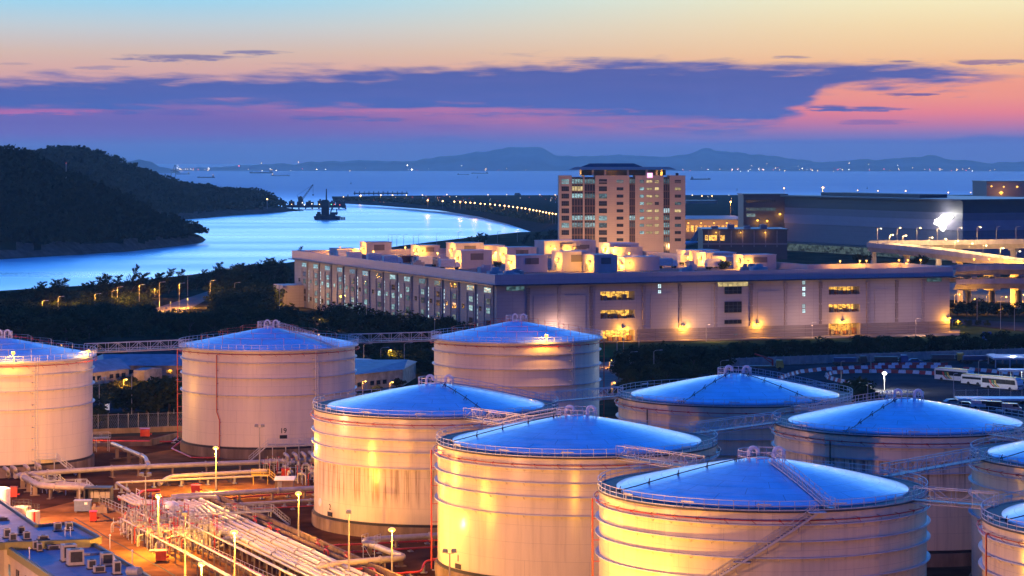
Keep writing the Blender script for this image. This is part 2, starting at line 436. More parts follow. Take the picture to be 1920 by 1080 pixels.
mountain([(1350, 318), (1500, 309), (1600, 300), (1680, 297), (1740, 292), (1800, 300), (1860, 305), (1920, 304), (2100, 300)], 18800, 900, 8, 30)
# ------------------------------------------------------------------ tank materials
def tank_paint(name, base=(.76, .66, .47), streak=.36, stain=0.0, stain_z=(0, 1), stain_c=(.16, .10, .06), side=None, rough=.22):
    """White shell paint: plate seams, faint vertical weathering and (for some tanks) rust runs below a ring."""
    m, g, b = mat_base(name)
    tc = g.new('ShaderNodeTexCoord').outputs['Object']
    sx = g.new('ShaderNodeSeparateXYZ'); g.put(sx.inputs[0], tc)
    v = g.mapping(tc, (1, 1, .06)); n = g.noise(v, 1.1, 5, .65)
    n0 = g.noise(tc, .12, 4, .6)
    dirt = g.math('MULTIPLY', g.step(n, .42, .72), streak)
    dirt = g.math('ADD', dirt, g.math('MULTIPLY', g.step(n0, .45, .8), streak * .35))
    c = g.mix(dirt, base, tuple(x * .55 for x in base))
    # plate courses and upright welds
    fz = g.math('FRACT', g.math('DIVIDE', sx.outputs[2], 2.4)); ln = g.math('LESS_THAN', fz, .02)
    ang = g.math('ARCTAN2', sx.outputs[1], sx.outputs[0])
    row = g.math('FLOOR', g.math('DIVIDE', sx.outputs[2], 2.4))
    fa = g.math('FRACT', g.math('ADD', g.math('MULTIPLY', ang, 14 / (2 * pi)), g.math('MULTIPLY', row, .37))); la = g.math('LESS_THAN', fa, .006)
    c = g.mix(g.math('MULTIPLY', g.math('MAXIMUM', ln, la), .42), c, (.30, .27, .23))
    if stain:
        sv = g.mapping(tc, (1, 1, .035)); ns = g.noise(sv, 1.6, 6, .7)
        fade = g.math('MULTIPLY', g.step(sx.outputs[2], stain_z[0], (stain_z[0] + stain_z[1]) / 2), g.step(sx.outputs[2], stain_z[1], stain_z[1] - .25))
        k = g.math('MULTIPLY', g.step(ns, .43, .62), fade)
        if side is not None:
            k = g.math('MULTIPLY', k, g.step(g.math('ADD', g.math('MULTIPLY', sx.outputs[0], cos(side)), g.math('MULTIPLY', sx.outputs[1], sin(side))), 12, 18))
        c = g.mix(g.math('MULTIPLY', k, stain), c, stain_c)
    g.put(b.inputs['Base Color'], c)
    g.put(b.inputs['Roughness'], g.math('MULTIPLY_ADD', n0, .16, rough - .08))
    bn = g.new('ShaderNodeBump'); bn.inputs['Strength'].default_value = .12; bn.inputs['Distance'].default_value = .05
    g.put(bn.inputs['Height'], g.noise(g.mapping(tc, (.5, .5, .4)), 1.0, 3, .5)); g.put(b.inputs['Normal'], bn.outputs[0])
    return m
m_shell = tank_paint('tank_white_paint')
m_shell_back = tank_paint('tank_white_paint', (.78, .68, .52), .22, rough=.42)
m_shell_rust = tank_paint('tank_white_paint', streak=.3, stain=.8, stain_z=(4.0, 11.0), stain_c=(.20, .12, .06), side=radians(-118))
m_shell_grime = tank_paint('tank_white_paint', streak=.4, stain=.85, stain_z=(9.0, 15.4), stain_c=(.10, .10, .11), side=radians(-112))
def roof_paint(name, base, rough):
    m, g, b = mat_base(name)
    tc = g.new('ShaderNodeTexCoord').outputs['Object']
    sx = g.new('ShaderNodeSeparateXYZ'); g.put(sx.inputs[0], tc)
    r = g.math('SQRT', g.math('ADD', g.math('MULTIPLY', sx.outputs[0], sx.outputs[0]), g.math('MULTIPLY', sx.outputs[1], sx.outputs[1])))
    n = g.noise(tc, .35, 5, .6); n2 = g.noise(g.mapping(tc, (1, 1, 1)), 1.6, 4, .6)
    c = g.mix(g.math('MULTIPLY', g.step(n, .38, .68), .5), base, tuple(x * .66 for x in base))
    seam = g.math('LESS_THAN', g.math('FRACT', g.math('DIVIDE', r, 2.05)), .03)
    ang = g.math('ARCTAN2', sx.outputs[1], sx.outputs[0])
    row = g.math('FLOOR', g.math('DIVIDE', r, 2.05))
    sa = g.math('LESS_THAN', g.math('FRACT', g.math('MULTIPLY_ADD', ang, 12 / (2 * pi), g.math('MULTIPLY', row, .41))), .012)
    c = g.mix(g.math('MULTIPLY', g.math('MAXIMUM', seam, sa), .65), c, (.20, .23, .28))
    g.put(b.inputs['Base Color'], c)
    g.put(b.inputs['Roughness'], g.math('MULTIPLY_ADD', n, .22, rough - .1))
    h = g.math('ADD', g.math('MULTIPLY', g.math('FRACT', g.math('DIVIDE', r, 2.05)), .35), n2)
    bn = g.new('ShaderNodeBump'); bn.inputs['Strength'].default_value = .5; bn.inputs['Distance'].default_value = .08
    g.put(bn.inputs['Height'], h); g.put(b.inputs['Normal'], bn.outputs[0])
    return m
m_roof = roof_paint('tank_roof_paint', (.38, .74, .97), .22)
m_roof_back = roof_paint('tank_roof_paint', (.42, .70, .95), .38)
m_ring = mat('girder_paint', (.50, .53, .58), .45, var=.15, scale=.6)
m_deck = mat('dark_rim_deck', (.045, .05, .06), .6, var=.4, scale=.8)
m_conc = mat('weathered_concrete', (.22, .165, .12), .9, spec=0, var=.4, scale=.5, stretch=(1, 1, .25), bump=.3)
m_skirt = mat('bitumen_band', (.02, .018, .018), .7, var=.3)
m_rail = mat('galvanised_rail', (.52, .54, .57), .45, .3, var=.15, scale=3)
m_red = mat('red_pipe_paint', (.45, .035, .02), .4, var=.25, scale=1.5)
m_dark = mat('dark_steel', (.04, .04, .045), .5, .4, var=.3)
m_white = mat('white_paint', (.72, .72, .70), .4, var=.12, scale=1.5)
m_grey = mat('grey_steel', (.28, .29, .31), .5, .3, var=.2)
m_pole = mat('lamp_post_paint', (.36, .34, .31), .5, .2, var=.15)
m_black = mat('black_paint', (.015, .015, .017), .5, var=.2)

def railing(mb, path, h=1.1, r=.035, closed=True, mids=2, kick=True, every=1):
    n = len(path)
    for i in range(n if closed else n - 1):
        a, b_ = Vector(path[i]), Vector(path[(i + 1) % n])
        for k in range(1, mids + 1):
            mb.bar(a + Vector((0, 0, h * k / mids)), b_ + Vector((0, 0, h * k / mids)), r)
        if kick:
            mb.quad(a + Vector((0, 0, .02)), b_ + Vector((0, 0, .02)), b_ + Vector((0, 0, .14)), a + Vector((0, 0, .14)))
    for i in range(0, n, every):
        p = Vector(path[i]); mb.bar(p, p + Vector((0, 0, h)), r * 1.15)
def circ(r, z, n, a0=0.0, a1=2 * pi):
    full = abs(a1 - a0 - 2 * pi) < 1e-6
    return [(r * cos(a0 + (a1 - a0) * k / n), r * sin(a0 + (a1 - a0) * k / n), z) for k in range(n + (0 if full else 1))]

# shared part meshes of the big tanks (20 m radius) and of the back row (17.7 m)
TR, TH = 20.0, 19.0
def roof_z(r, Rr_, h0, hh): return h0 + hh * (1 - (max(r, 0) / Rr_) ** 1.28)
def tank(label, loc, R, H, kind, shell_mat, rings, walk=None, lines=(), seed=0):
    t = thing('oil_tank', label, 'storage tank', loc, 0, 'oil storage tanks')
    back = kind == 'back'
    n = 128
    mb = MB(); mb.lathe([(0.01, 0), (R + .38, 0), (R + .38, 1.95), (R + .1, 1.95)], n); mb.build('foundation', m_conc, t)
    mb = MB(); mb.lathe([(R + .14, 1.95), (R + .14, 2.32), (R, 2.36)], n); mb.build('base_band', m_skirt, t)
    mb = MB(); mb.lathe([(R, 2.0), (R, H - .02), (R - .15, H - .02)], n); mb.build('shell', shell_mat, t)
    for z in rings:
        mb = MB(); mb.lathe([(R + .01, z - .05), (R + .46, z - .05), (R + .46, z + .09), (R + .36, z + .09), (R + .30, z + .04), (R + .01, z + .04)], n)
        for k in range(48):
            a = 2 * pi * k / 48
            mb.bar((R * cos(a), R * sin(a), z - .42), ((R + .4) * cos(a), (R + .4) * sin(a), z - .05), .028)
        mb.build('wind_girder', m_ring, t)
    # rim walkway, roof
    if back:
        Ro, h0, hh = R - .35, H + .12, 3.55
        mb = MB(); mb.lathe([(R - .6, H), (R + .75, H), (R + .75, H - .18), (R - .01, H - .22)], n); mb.build('rim_walkway', m_ring, t)
        prof = [(Ro + .02, H + .01)] + [(Ro * (1 - k / 14) + .01, h0 + hh * (k / 14) ** .97) for k in range(15)]
        rr = R + .70
    else:
        Ro, h0, hh = R - 2.2, H + .28, 3.5
        mb = MB(); mb.lathe([(Ro - .3, H), (R + .20, H), (R + .20, H - .20), (R + .01, H - .24)], n); mb.build('rim_walkway', m_deck, t)
        prof = [(Ro + .05, H + .01), (Ro + .05, h0 - .05)] + [(max(.01, Ro * (1 - k / 16)), roof_z(Ro * (1 - k / 16), Ro, h0, hh)) for k in range(17)]
        rr = R + .14
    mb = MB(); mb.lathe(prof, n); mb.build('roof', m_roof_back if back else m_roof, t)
    mb = MB(); railing(mb, circ(rr, H, 72), 1.15, .042, mids=2)
    if not back:       # fittings hung on the rail
        for k in range(14):
            a = 2 * pi * (k + .3) / 14
            p = Vector(((rr + .06) * cos(a), (rr + .06) * sin(a), H + .75)); q = Vector((-sin(a), cos(a), 0))
            mb.bar(p - q * .85, p + q * .85, .10)
            mb.bar(p - q * .6 - Vector((0, 0, .75)), p - q * .6 + Vector((0, 0, .2)), .07)
    mb.build('rim_railing', m_rail, t)
    # centre platform with gooseneck vents
    zc = h0 + hh
    mb = MB(); railing(mb, circ(2.9 if not back else 2.3, zc - .42 if not back else zc - .35, 20), 1.35, .05, kick=False); mb.build('centre_railing', m_rail, t)
    mb = MB(); mb.lathe([(.01, zc + .02), (.9, zc + .0), (1.0, zc - .3)], 20)
    mb.build('centre_hatch', m_ring, t)
    for k, (vx, vy) in enumerate(((-1.55, .3), (1.5, -.2)) if not back else ((-.9, .3), (.9, -.3))):
        mb = MB(); zb = roof_z(hypot(vx, vy), Ro, h0, hh)
        ptsv = [(vx, vy, zb - .1), (vx, vy, zb + .8)] + [(vx + .55 * (1 - cos(a)), vy, zb + .8 + .55 * sin(a)) for a in [pi * q / 6 for q in range(1, 7)]] + [(vx + 1.1, vy, zb + .5)]
        mb.tube(ptsv, .24 if not back else .16, 8); mb.build('roof_vent', m_white, t)
    # sprinkler ring with nozzle arms
    mb = MB(); rs = R + (.62 if not back else .95); zs = H - (1.05 if not back else .75)
    mb.tube(circ(rs, zs, 96) + [circ(rs, zs, 96)[0]], .075, 5)
    for k in range(40):
        a = 2 * pi * k / 40
        p = Vector((rs * cos(a), rs * sin(a), zs)); q = Vector((-sin(a), cos(a), 0)); o_ = Vector((cos(a), sin(a), 0))
        mb.bar(p + q * .5 - o_ * .3 - Vector((0, 0, .45)), p, .035); mb.bar(p - o_ * .65 + Vector((0, 0, .12)), p + o_ * .12, .035)
        if k % 3 == 0: mb.box(p, (.22, .22, .22))
    mb.build('sprinkler_ring', m_red, t)
    # stair with handrails laid on the roof from rim to centre
    if walk is not None:
        a = radians(walk); dv = Vector((cos(a), sin(a), 0)); sv = Vector((-sin(a), cos(a), 0))
        mb = MB(); P0 = []
        for k in range(13):
            r = 2.9 + (rr - .2 - 2.9) * k / 12
            z = roof_z(r, Ro, h0, hh) if r < Ro else H + .1
            P0.append(dv * r + Vector((0, 0, z + .12)))
        for sgn in (-.45, .45):
            railing(mb, [p + sv * sgn for p in P0], 1.1, .04, closed=False, kick=True)
        for k in range(12):
            mb.quad(P0[k] - sv * .45, P0[k] + sv * .45, P0[k + 1] + sv * .45, P0[k + 1] - sv * .45)
        mb.build('roof_stair', m_rail, t)
    for la in lines:       # dark foam line with brackets running down the roof
        a = radians(la); dv = Vector((cos(a), sin(a), 0)); sv = Vector((-sin(a), cos(a), 0)); mb = MB()
        P0 = [dv * r + Vector((0, 0, (roof_z(r, Ro, h0, hh) if r < Ro else H + .2) + .32)) for r in [1.5 + (rr + .3 - 1.5) * k / 10 for k in range(11)]]
        mb.tube(P0, .07, 5)
        for k in range(1, 11, 2):
            mb.bar(P0[k] - sv * .5 - Vector((0, 0, .3)), P0[k] + sv * .1 + Vector((0, 0, .45)), .06); mb.bar(P0[k] - Vector((0, 0, .35)), P0[k] + Vector((0, 0, .1)), .09)
        mb.build('roof_pipe', m_dark if not back else m_red, t)
    return t
def riser(t, R, H, ang, z0=.4, name='fire_riser', m=None, off=.55, jog=None):
    a = radians(ang); o_ = Vector((cos(a), sin(a), 0)); q = Vector((-sin(a), cos(a), 0)); r = R + off
    mb = MB(); pts = [o_ * (r + .05) + Vector((0, 0, H - 1.0))]
    if jog: pts += [o_ * r + q * 0 + Vector((0, 0, jog + .8)), o_ * r + q * .7 + Vector((0, 0, jog - .8)), o_ * r + q * .7 + Vector((0, 0, z0))]
    else: pts += [o_ * r + Vector((0, 0, z0))]
    mb.tube(pts, .11, 6)
    z = z0 + 1.5
    while z < H - 1.5:
        qq = q * .7 if (jog and z < jog - .8) else q * 0
        mb.bar(o_ * R + qq + Vector((0, 0, z)), o_ * (r + .12) + qq + Vector((0, 0, z)), .06); z += 2.6
    return mb.build(name, m or m_red, t)
def ladder_pipe(t, R, H, ang):
    a = radians(ang); o_ = Vector((cos(a), sin(a), 0)); q = Vector((-sin(a), cos(a), 0)); mb = MB()
    for sgn in (-.28, .28):
        mb.bar(o_ * (R + .62) + q * sgn + Vector((0, 0, .6)), o_ * (R + .62) + q * sgn + Vector((0, 0, H + .9)), .06)
    z = 1.0
    while z < H + .8:
        mb.bar(o_ * (R + .62) - q * .28 + Vector((0, 0, z)), o_ * (R + .62) + q * .28 + Vector((0, 0, z)), .035); z += .45
    z = 3.0
    while z < H:
        mb.box(o_ * (R + .4) + Vector((0, 0, z)) - q * .45, (.5, .5, .14), a); z += 2.1
    mb.build('cable_ladder', m_rail, t)
def text_mesh(name, body, size, m, extrude=.01, offset=.012):
    cu = bpy.data.curves.new(name, 'FONT'); cu.body = body; cu.size = size; cu.align_x = 'CENTER'; cu.align_y = 'CENTER'; cu.extrude = extrude; cu.offset = offset
    o = bpy.data.objects.new(name, cu); COL.objects.link(o)
    bpy.context.view_layer.update()
    me = bpy.data.meshes.new_from_object(o.evaluated_get(bpy.context.evaluated_depsgraph_get()))
    bpy.data.objects.remove(o); bpy.data.curves.remove(cu)
    me.name = name; me.materials.clear(); me.materials.append(m)
    o = bpy.data.objects.new(name, me); COL.objects.link(o); return o
def text_on(t, body, R, ang, z, size, m, name='tank_number'):
    o = text_mesh(name, body, size, m); a = radians(ang)
    o.location = ((R + .05) * cos(a), (R + .05) * sin(a), z); o.rotation_euler = (pi / 2, 0, a + pi / 2); o.parent = t
    return o
def plate(t, R, ang, z, w_, h_, m=None, name='number_plate'):
    a = radians(ang); mb = MB(); mb.box(((R + .05) * cos(a), (R + .05) * sin(a), z), (.06, w_, h_), a); return mb.build(name, m or m_black, t)

BR, TRG = [19.1, 16.1, 12.6], [17.4, 15.5, 13.6, 11.1]
TC = {'w': (-99.3, 476), 'm': (-50.1, 505.5), 'e': (1.0, 526), 'a': (-12.5, 403.5), 'b': (9.3, 352.5), 'c': (30.7, 301.6), 'd': (38.3, 422), 'f': (60.5, 378), 'g': (83, 334.5), 'h': (73, 274.6)}
def TL(k): return (TC[k][0], TC[k][1], 0)
T = {}
T['w'] = tank('pale pink tall tank with cone roof, cut by the left edge of the photo', TL('w'), 17.7, 21.6, 'back', m_shell_back, BR, None, (35,))
T['m'] = tank('pale pink tall tank with a red pipe down its face, between two truss bridges', TL('m'), 17.7, 21.6, 'back', m_shell_back, BR, -35, ())
T['e'] = tank('pale pink tall tank with a lit lamp on its rim in front of the warehouse', TL('e'), 17.7, 21.6, 'back', m_shell_back, BR, None, (120,))
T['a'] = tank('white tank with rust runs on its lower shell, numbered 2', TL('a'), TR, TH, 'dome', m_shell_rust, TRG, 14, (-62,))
T['b'] = tank('yellow lit white tank with a full red fire pipe down its left side, numbered 1', TL('b'), TR, TH, 'dome', m_shell, TRG, 132, (195,))
T['c'] = tank('nearest white tank with a staircase winding down its shell', TL('c'), TR, TH, 'dome', m_shell, TRG, -72, (198,))
T['d'] = tank('white tank before the bus yard with two dark pipes on its blue roof', TL('d'), TR, TH, 'dome', m_shell, TRG, 22, (-122, -50))
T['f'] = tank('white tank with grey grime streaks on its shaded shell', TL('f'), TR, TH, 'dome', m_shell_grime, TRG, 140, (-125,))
T['g'] = tank('white tank half out of the picture at the right edge, below the grimy tank', TL('g'), TR, TH, 'dome', m_shell, TRG, 120, (200,))
T['h'] = tank('white tank in the bottom right corner with a red fire pipe on its left side', TL('h'), TR, TH, 'dome', m_shell, TRG, 100, (190,))
riser(T['m'], 17.7, 21.6, -119, jog=8.5); riser(T['m'], 17.7, 21.6, 178, z0=2.0, off=1.2); riser(T['e'], 17.7, 21.6, 1, off=1.0)
riser(T['b'], TR, TH, 186, jog=None, z0=1.0, off=.9); riser(T['c'], TR, TH, 185, z0=1.0, off=.9); riser(T['h'], TR, TH, 190, z0=1.0, off=.9)
riser(T['d'], TR, TH, -140, name='roof_drain', m=m_dark); riser(T['f'], TR, TH, -131, name='roof_drain', m=m_dark); riser(T['a'], TR, TH, -35, name='roof_drain', m=m_dark)
ladder_pipe(T['w'], 17.7, 21.6, -57); ladder_pipe(T['m'], 17.7, 21.6, -53); ladder_pipe(T['e'], 17.7, 21.6, -50)
for k, s_, a_, z_, sz, R in (('w', '20', -86, 5.0, 1.5, 17.7), ('m', '19', -75, 5.6, 1.4, 17.7), ('a', '2', -146, 3.9, 1.3, TR), ('b', '1', -147, 3.9, 1.3, TR)):
    text_on(T[k], s_, R, a_, z_, sz, m_black); plate(T[k], R, a_, z_ - sz * .85, 1.5, .7)
mb = MB(); a_ = radians(-157)
mb.lathe([(.01, .12), (.62, .12), (.70, .0)], 16)
o = mb.build('manhole', m_white, T['a']); o.location = (TR * cos(a_), TR * sin(a_), 4.2); o.rotation_euler = (0, pi / 2, a_)
# posts and low pipes spread over the cone roofs of the back row
for k in 'wme':
    Ro, h0, hh = 17.35, 21.72, 3.55
    def rz_(x, y): return h0 + hh * (1 - hypot(x, y) / Ro)
    for ring_r, nn in ((6, 9), (10, 14), (14, 20)):
        mb = MB(); P = circ(ring_r, 0, nn)
        for i, p in enumerate(P):
            z = rz_(p[0], p[1]); mb.bar((p[0], p[1], z - .05), (p[0], p[1], z + 1.35), .05)
            if i != nn - 1:
                q = P[(i + 1) % nn]; mb.bar((p[0], p[1], z + 1.3), (q[0], q[1], rz_(q[0], q[1]) + 1.3), .035)
        mb.build('roof_safety_rail', m_red if k != 'w' else m_grey, T[k])
# winding stair on the nearest tank
mb = MB(); a0, a1 = radians(-78), radians(-152); nst = 74
def sp_pt(k, r, dz=0.0):
    a = a0 + (a1 - a0) * k / nst; return Vector((r * cos(a), r * sin(a), TH - .1 - (TH - 1.4) * k / nst + dz))
for k in range(nst):
    mb.add([sp_pt(k, TR + .15), sp_pt(k, TR + 1.05), sp_pt(k + 1, TR + 1.05, .22), sp_pt(k + 1, TR + .15, .22)], [(0, 1, 2, 3)])
for r in (TR + .12, TR + 1.08):
    for k in range(nst): 
        mb.quad(sp_pt(k, r, -.18), sp_pt(k + 1, r, -.18), sp_pt(k + 1, r, .12), sp_pt(k, r, .12))
        mb.bar(sp_pt(k, r, 1.05), sp_pt(k + 1, r, 1.05), .035); mb.bar(sp_pt(k, r, .55), sp_pt(k + 1, r, .55), .03)
        if k % 4 == 0: mb.bar(sp_pt(k, r), sp_pt(k, r, 1.05), .035)
for k in range(6, nst, 10):
    mb.bar(sp_pt(k, TR, -1.0), sp_pt(k, TR + 1.05, -.1), .06)
for kk in (0, 24, 48):
    c = sp_pt(kk, TR + .6); a = atan2(c.y, c.x); mb.box(c, (1.3, 2.0, .1), a)
mb.build('winding_stair', m_rail, T['c'])

# ------------------------------------------------------------------ truss footbridges from rim to rim
def footbridge(label, A, B, wid=1.3, h=1.5, seg=2.2):
    A, B = Vector(A), Vector(B); d = B - A; Ln = d.length; t = thing('footbridge', label, 'footbridge', A, atan2(d.y, d.x), 'truss footbridges between tank rims')
    n = max(3, int(Ln / seg)); dz = (B.z - A.z)
    mb = MB(); mb.add([(0, -wid / 2, 0), (Ln, -wid / 2, dz), (Ln, wid / 2, dz), (0, wid / 2, 0), (0, -wid / 2, -.1), (Ln, -wid / 2, dz - .1), (Ln, wid / 2, dz - .1), (0, wid / 2, -.1)],
                      [(0, 1, 2, 3), (7, 6, 5, 4), (0, 4, 5, 1), (1, 5, 6, 2), (2, 6, 7, 3), (3, 7, 4, 0)]); mb.build('walkway', m_grey, t)
    for sgn in (-1, 1):
        mb = MB(); y = sgn * (wid / 2 + .06)
        P = [Vector((Ln * i / n, y, dz * i / n)) for i in range(n + 1)]; U = Vector((0, 0, 1))
        for i in range(n):
            for zz, r in ((-.35, .07), (.35, .04), (h, .065)): mb.bar(P[i] + U * zz, P[i + 1] + U * zz, r)
            a, b_ = (P[i], P[i + 1]) if i % 2 == 0 else (P[i + 1], P[i])
            mb.bar(a - U * .35, b_ + U * (h if i % 1 == 0 else .5), .04)
        for p in P: mb.bar(p - U * .35, p + U * h, .05)
        mb.build('side_truss', m_rail, t)
    return t
def rim(k, k2, R, H, extra=0.0, turn=0.0):
    a = atan2(TC[k2][1] - TC[k][1], TC[k2][0] - TC[k][0]) + radians(turn)
    return (TC[k][0] + (R + extra) * cos(a), TC[k][1] + (R + extra) * sin(a), H + .1)
footbridge('long pink truss footbridge at the left, over the dark field', rim('w', 'm', 17.7, 21.6, -.2), rim('m', 'w', 17.7, 21.6, -.2))
footbridge('long truss footbridge in front of the dark trees, reaching the tank before the warehouse', rim('m', 'e', 17.7, 21.6, -.2), rim('e', 'm', 17.7, 21.6, -.2))
footbridge('short truss footbridge from the rust stained tank back to the tank before the bus yard', rim('a', 'd', TR, TH, -.2, 0), rim('d', 'a', TR, TH, -.2, -15))
footbridge('sloping looking truss footbridge in front of the rust stained tank', rim('a', 'b', TR, TH, -.2, -7), rim('b', 'a', TR, TH, -.2, -4))
footbridge('truss footbridge from the yellow lit tank down to the nearest tank', rim('b', 'c', TR, TH, -.2, -7), rim('c', 'b', TR, TH, -.2, -5))
footbridge('blue truss footbridge crossing in front of the tank before the bus yard', rim('b', 'f', TR, TH, -.2, 2), rim('f', 'b', TR, TH, -.2, -24))
footbridge('truss footbridge joining the two blue roofed tanks before the bus yard', rim('d', 'f', TR, TH, -.2, -3), rim('f', 'd', TR, TH, -.2, -3))
footbridge('blue truss footbridge behind the nearest tank leading to the right edge tank', rim('c', 'g', TR, TH, -.2, 0), rim('g', 'c', TR, TH, -.2, -22))
footbridge('truss footbridge at the right edge below the grimy tank', rim('f', 'g', TR, TH, -.2, 2), rim('g', 'f', TR, TH, -.2, -3))
footbridge('truss footbridge from the nearest tank to the bottom right corner tank', rim('c', 'h', TR, TH, -.2, 0), rim('h', 'c', TR, TH, -.2, 0))
# ------------------------------------------------------------------ trees and shrubs
def leaf_mat(name, c, c2):
    m, g, b = mat_base(name)
    oi = g.new('ShaderNodeObjectInfo'); tc = g.new('ShaderNodeTexCoord').outputs['Object']
    n = g.noise(tc, .55, 4, .65)
    k = g.math('ADD', g.math('MULTIPLY', oi.outputs['Random'], .5), g.math('MULTIPLY', n, .7))
    g.put(b.inputs['Base Color'], g.ramp(k, [(.25, c), (.85, c2)]))
    b.inputs['Roughness'].default_value = .7; b.inputs['Specular IOR Level'].default_value = 0
    return m
m_leaf = leaf_mat('dark_foliage', (.016, .028, .012), (.050, .066, .022))
m_leaf_f = leaf_mat('feathery_foliage', (.014, .022, .012), (.036, .048, .020))
m_leaf_s = leaf_mat('shrub_foliage', (.026, .040, .014), (.085, .085, .025))
m_bark = mat('bark', (.075, .055, .040), .9, var=.4, scale=3, stretch=(1, 1, .2), bump=.4)

def leaf(mb, c, s, rr, up=0.35, mi=0):
    a = rr.uniform(0, 2 * pi); t = rr.gauss(0, .6)
    e = Vector((cos(a), sin(a), t)).normalized(); f = Vector((rr.gauss(0, 1), rr.gauss(0, 1), rr.gauss(up, .7)))
    f = f - e * f.dot(e)
    if f.length < 1e-3: return
    f.normalize(); e = e * s; f = f * (s * rr.uniform(.4, .75))
    mb.add([c - e, c - f * .9, c + e, c + f], [(0, 1, 2, 3)], mi)
def broad(h, wdt, seed, nl=1900, ls=.42, base=.10):
    rr = random.Random(seed); cr = MB(); tr = MB()
    tr.tube([(0, 0, -.2), (rr.uniform(-.2, .2), rr.uniform(-.2, .2), h * .25), (rr.uniform(-.4, .4), rr.uniform(-.4, .4), h * .5)], [h * .035, h * .026, h * .014], 7)
    cl = []
    for k in range(15):
        a = rr.uniform(0, 2 * pi); q = sqrt(rr.random()) * .80
        z = h * rr.uniform(base + .12, .86) * (1 - .25 * q * q)
        c = Vector((cos(a) * q * wdt / 2, sin(a) * q * wdt / 2, z)); cl.append((c, rr.uniform(.15, .27) * wdt))
        if k < 8: tr.bar((0, 0, h * rr.uniform(.18, .42)), c, h * .012, 5, r2=h * .004)
    for _ in range(nl):
        c, r = rr.choice(cl)
        v = Vector((rr.gauss(0, 1), rr.gauss(0, 1), rr.gauss(0, 1))).normalized() * r * rr.uniform(.45, 1.08)
        v.z *= .62
        leaf(cr, c + v, ls * rr.uniform(.6, 1.35), rr)
    return cr.mesh('crown', m_leaf), tr.mesh('trunk', m_bark)
def feather(h, lean, seed, nb=34):
    rr = random.Random(seed); cr = MB(); tr = MB()
    def sp(t): return Vector((lean * h * (t ** 1.7), 0, h * t))
    tr.tube([sp(t / 8) - Vector((0, 0, .2)) for t in range(9)], [h * .018 * (1 - t / 10) for t in range(9)], 6)
    for k in range(nb):
        t = .18 + .8 * (k + rr.random()) / nb; p = sp(t); a = rr.uniform(0, 2 * pi)
        ln = h * rr.uniform(.16, .32) * (1.15 - t) ** .8 + h * .05
        dv = Vector((cos(a) + lean * 1.5, sin(a), rr.uniform(.35, .9))).normalized()
        e = p + dv * ln; tr.bar(p, e, h * .005, 3, r2=h * .002)
        for _ in range(26):
            c = p + dv * ln * rr.uniform(.15, 1.1) + Vector((rr.gauss(0, 1), rr.gauss(0, 1), rr.gauss(0, 1))) * (h * .018)
            d2 = (dv + Vector((rr.gauss(.25, .35), rr.gauss(0, .35), rr.gauss(.1, .35)))).normalized() * (h * rr.uniform(.03, .075))
            n2 = d2.cross(Vector((rr.gauss(0, 1), 1, rr.gauss(0, 1)))).normalized() * (h * rr.uniform(.005, .012))
            cr.add([c - d2, c - n2, c + d2, c + n2], [(0, 1, 2, 3)])
    return cr.mesh('crown', m_leaf_f), tr.mesh('trunk', m_bark)
def shrub(h, wdt, seed, nl=700, ls=.28):
    rr = random.Random(seed); cr = MB(); tr = MB()
    for k in range(5):
        a = rr.uniform(0, 2 * pi); tr.bar((0, 0, -.1), (cos(a) * wdt * .3, sin(a) * wdt * .3, h * .7), .06, 4, r2=.02)
    cl = [(Vector((rr.uniform(-.33, .33) * wdt, rr.uniform(-.33, .33) * wdt, h * rr.uniform(.25, .62))), rr.uniform(.16, .28) * wdt) for _ in range(9)]
    for _ in range(nl):
        c, r = rr.choice(cl); v = Vector((rr.gauss(0, 1), rr.gauss(0, 1), rr.gauss(0, 1))).normalized() * r * rr.uniform(.5, 1.08)
        v.z *= h / wdt * 1.1; q = c + v; q.z = max(.05, q.z); leaf(cr, q, ls * rr.uniform(.6, 1.4), rr)
    return cr.mesh('foliage', m_leaf_s), tr.mesh('stem', m_bark)
PB = [broad(9, 11, 100 + i) for i in range(5)]
PD = [broad(9, 7.5, 200 + i, nl=1300) for i in range(4)]
PF = [feather(11, .30 + .07 * (i % 3), 300 + i) for i in range(5)]
PS = [shrub(2.4, 4.2, 400 + i) for i in range(3)]
TREES = []
def plant(name, proto, loc, sc, rz, label, cat, group, parts=('crown', 'trunk')):
    t = bpy.data.objects.new(name, None); COL.objects.link(t); t.location = loc; t.rotation_euler = (0, 0, rz); t.scale = sc if isinstance(sc, tuple) else (sc, sc, sc)
    tag(t, label, cat, group)
    for me in proto:
        o = bpy.data.objects.new(me.name.split('.')[0], me); COL.objects.link(o); o.parent = t
    TREES.append(t); return t
rt = random.Random(21)
def shore_y(px): return interp(shore, px)
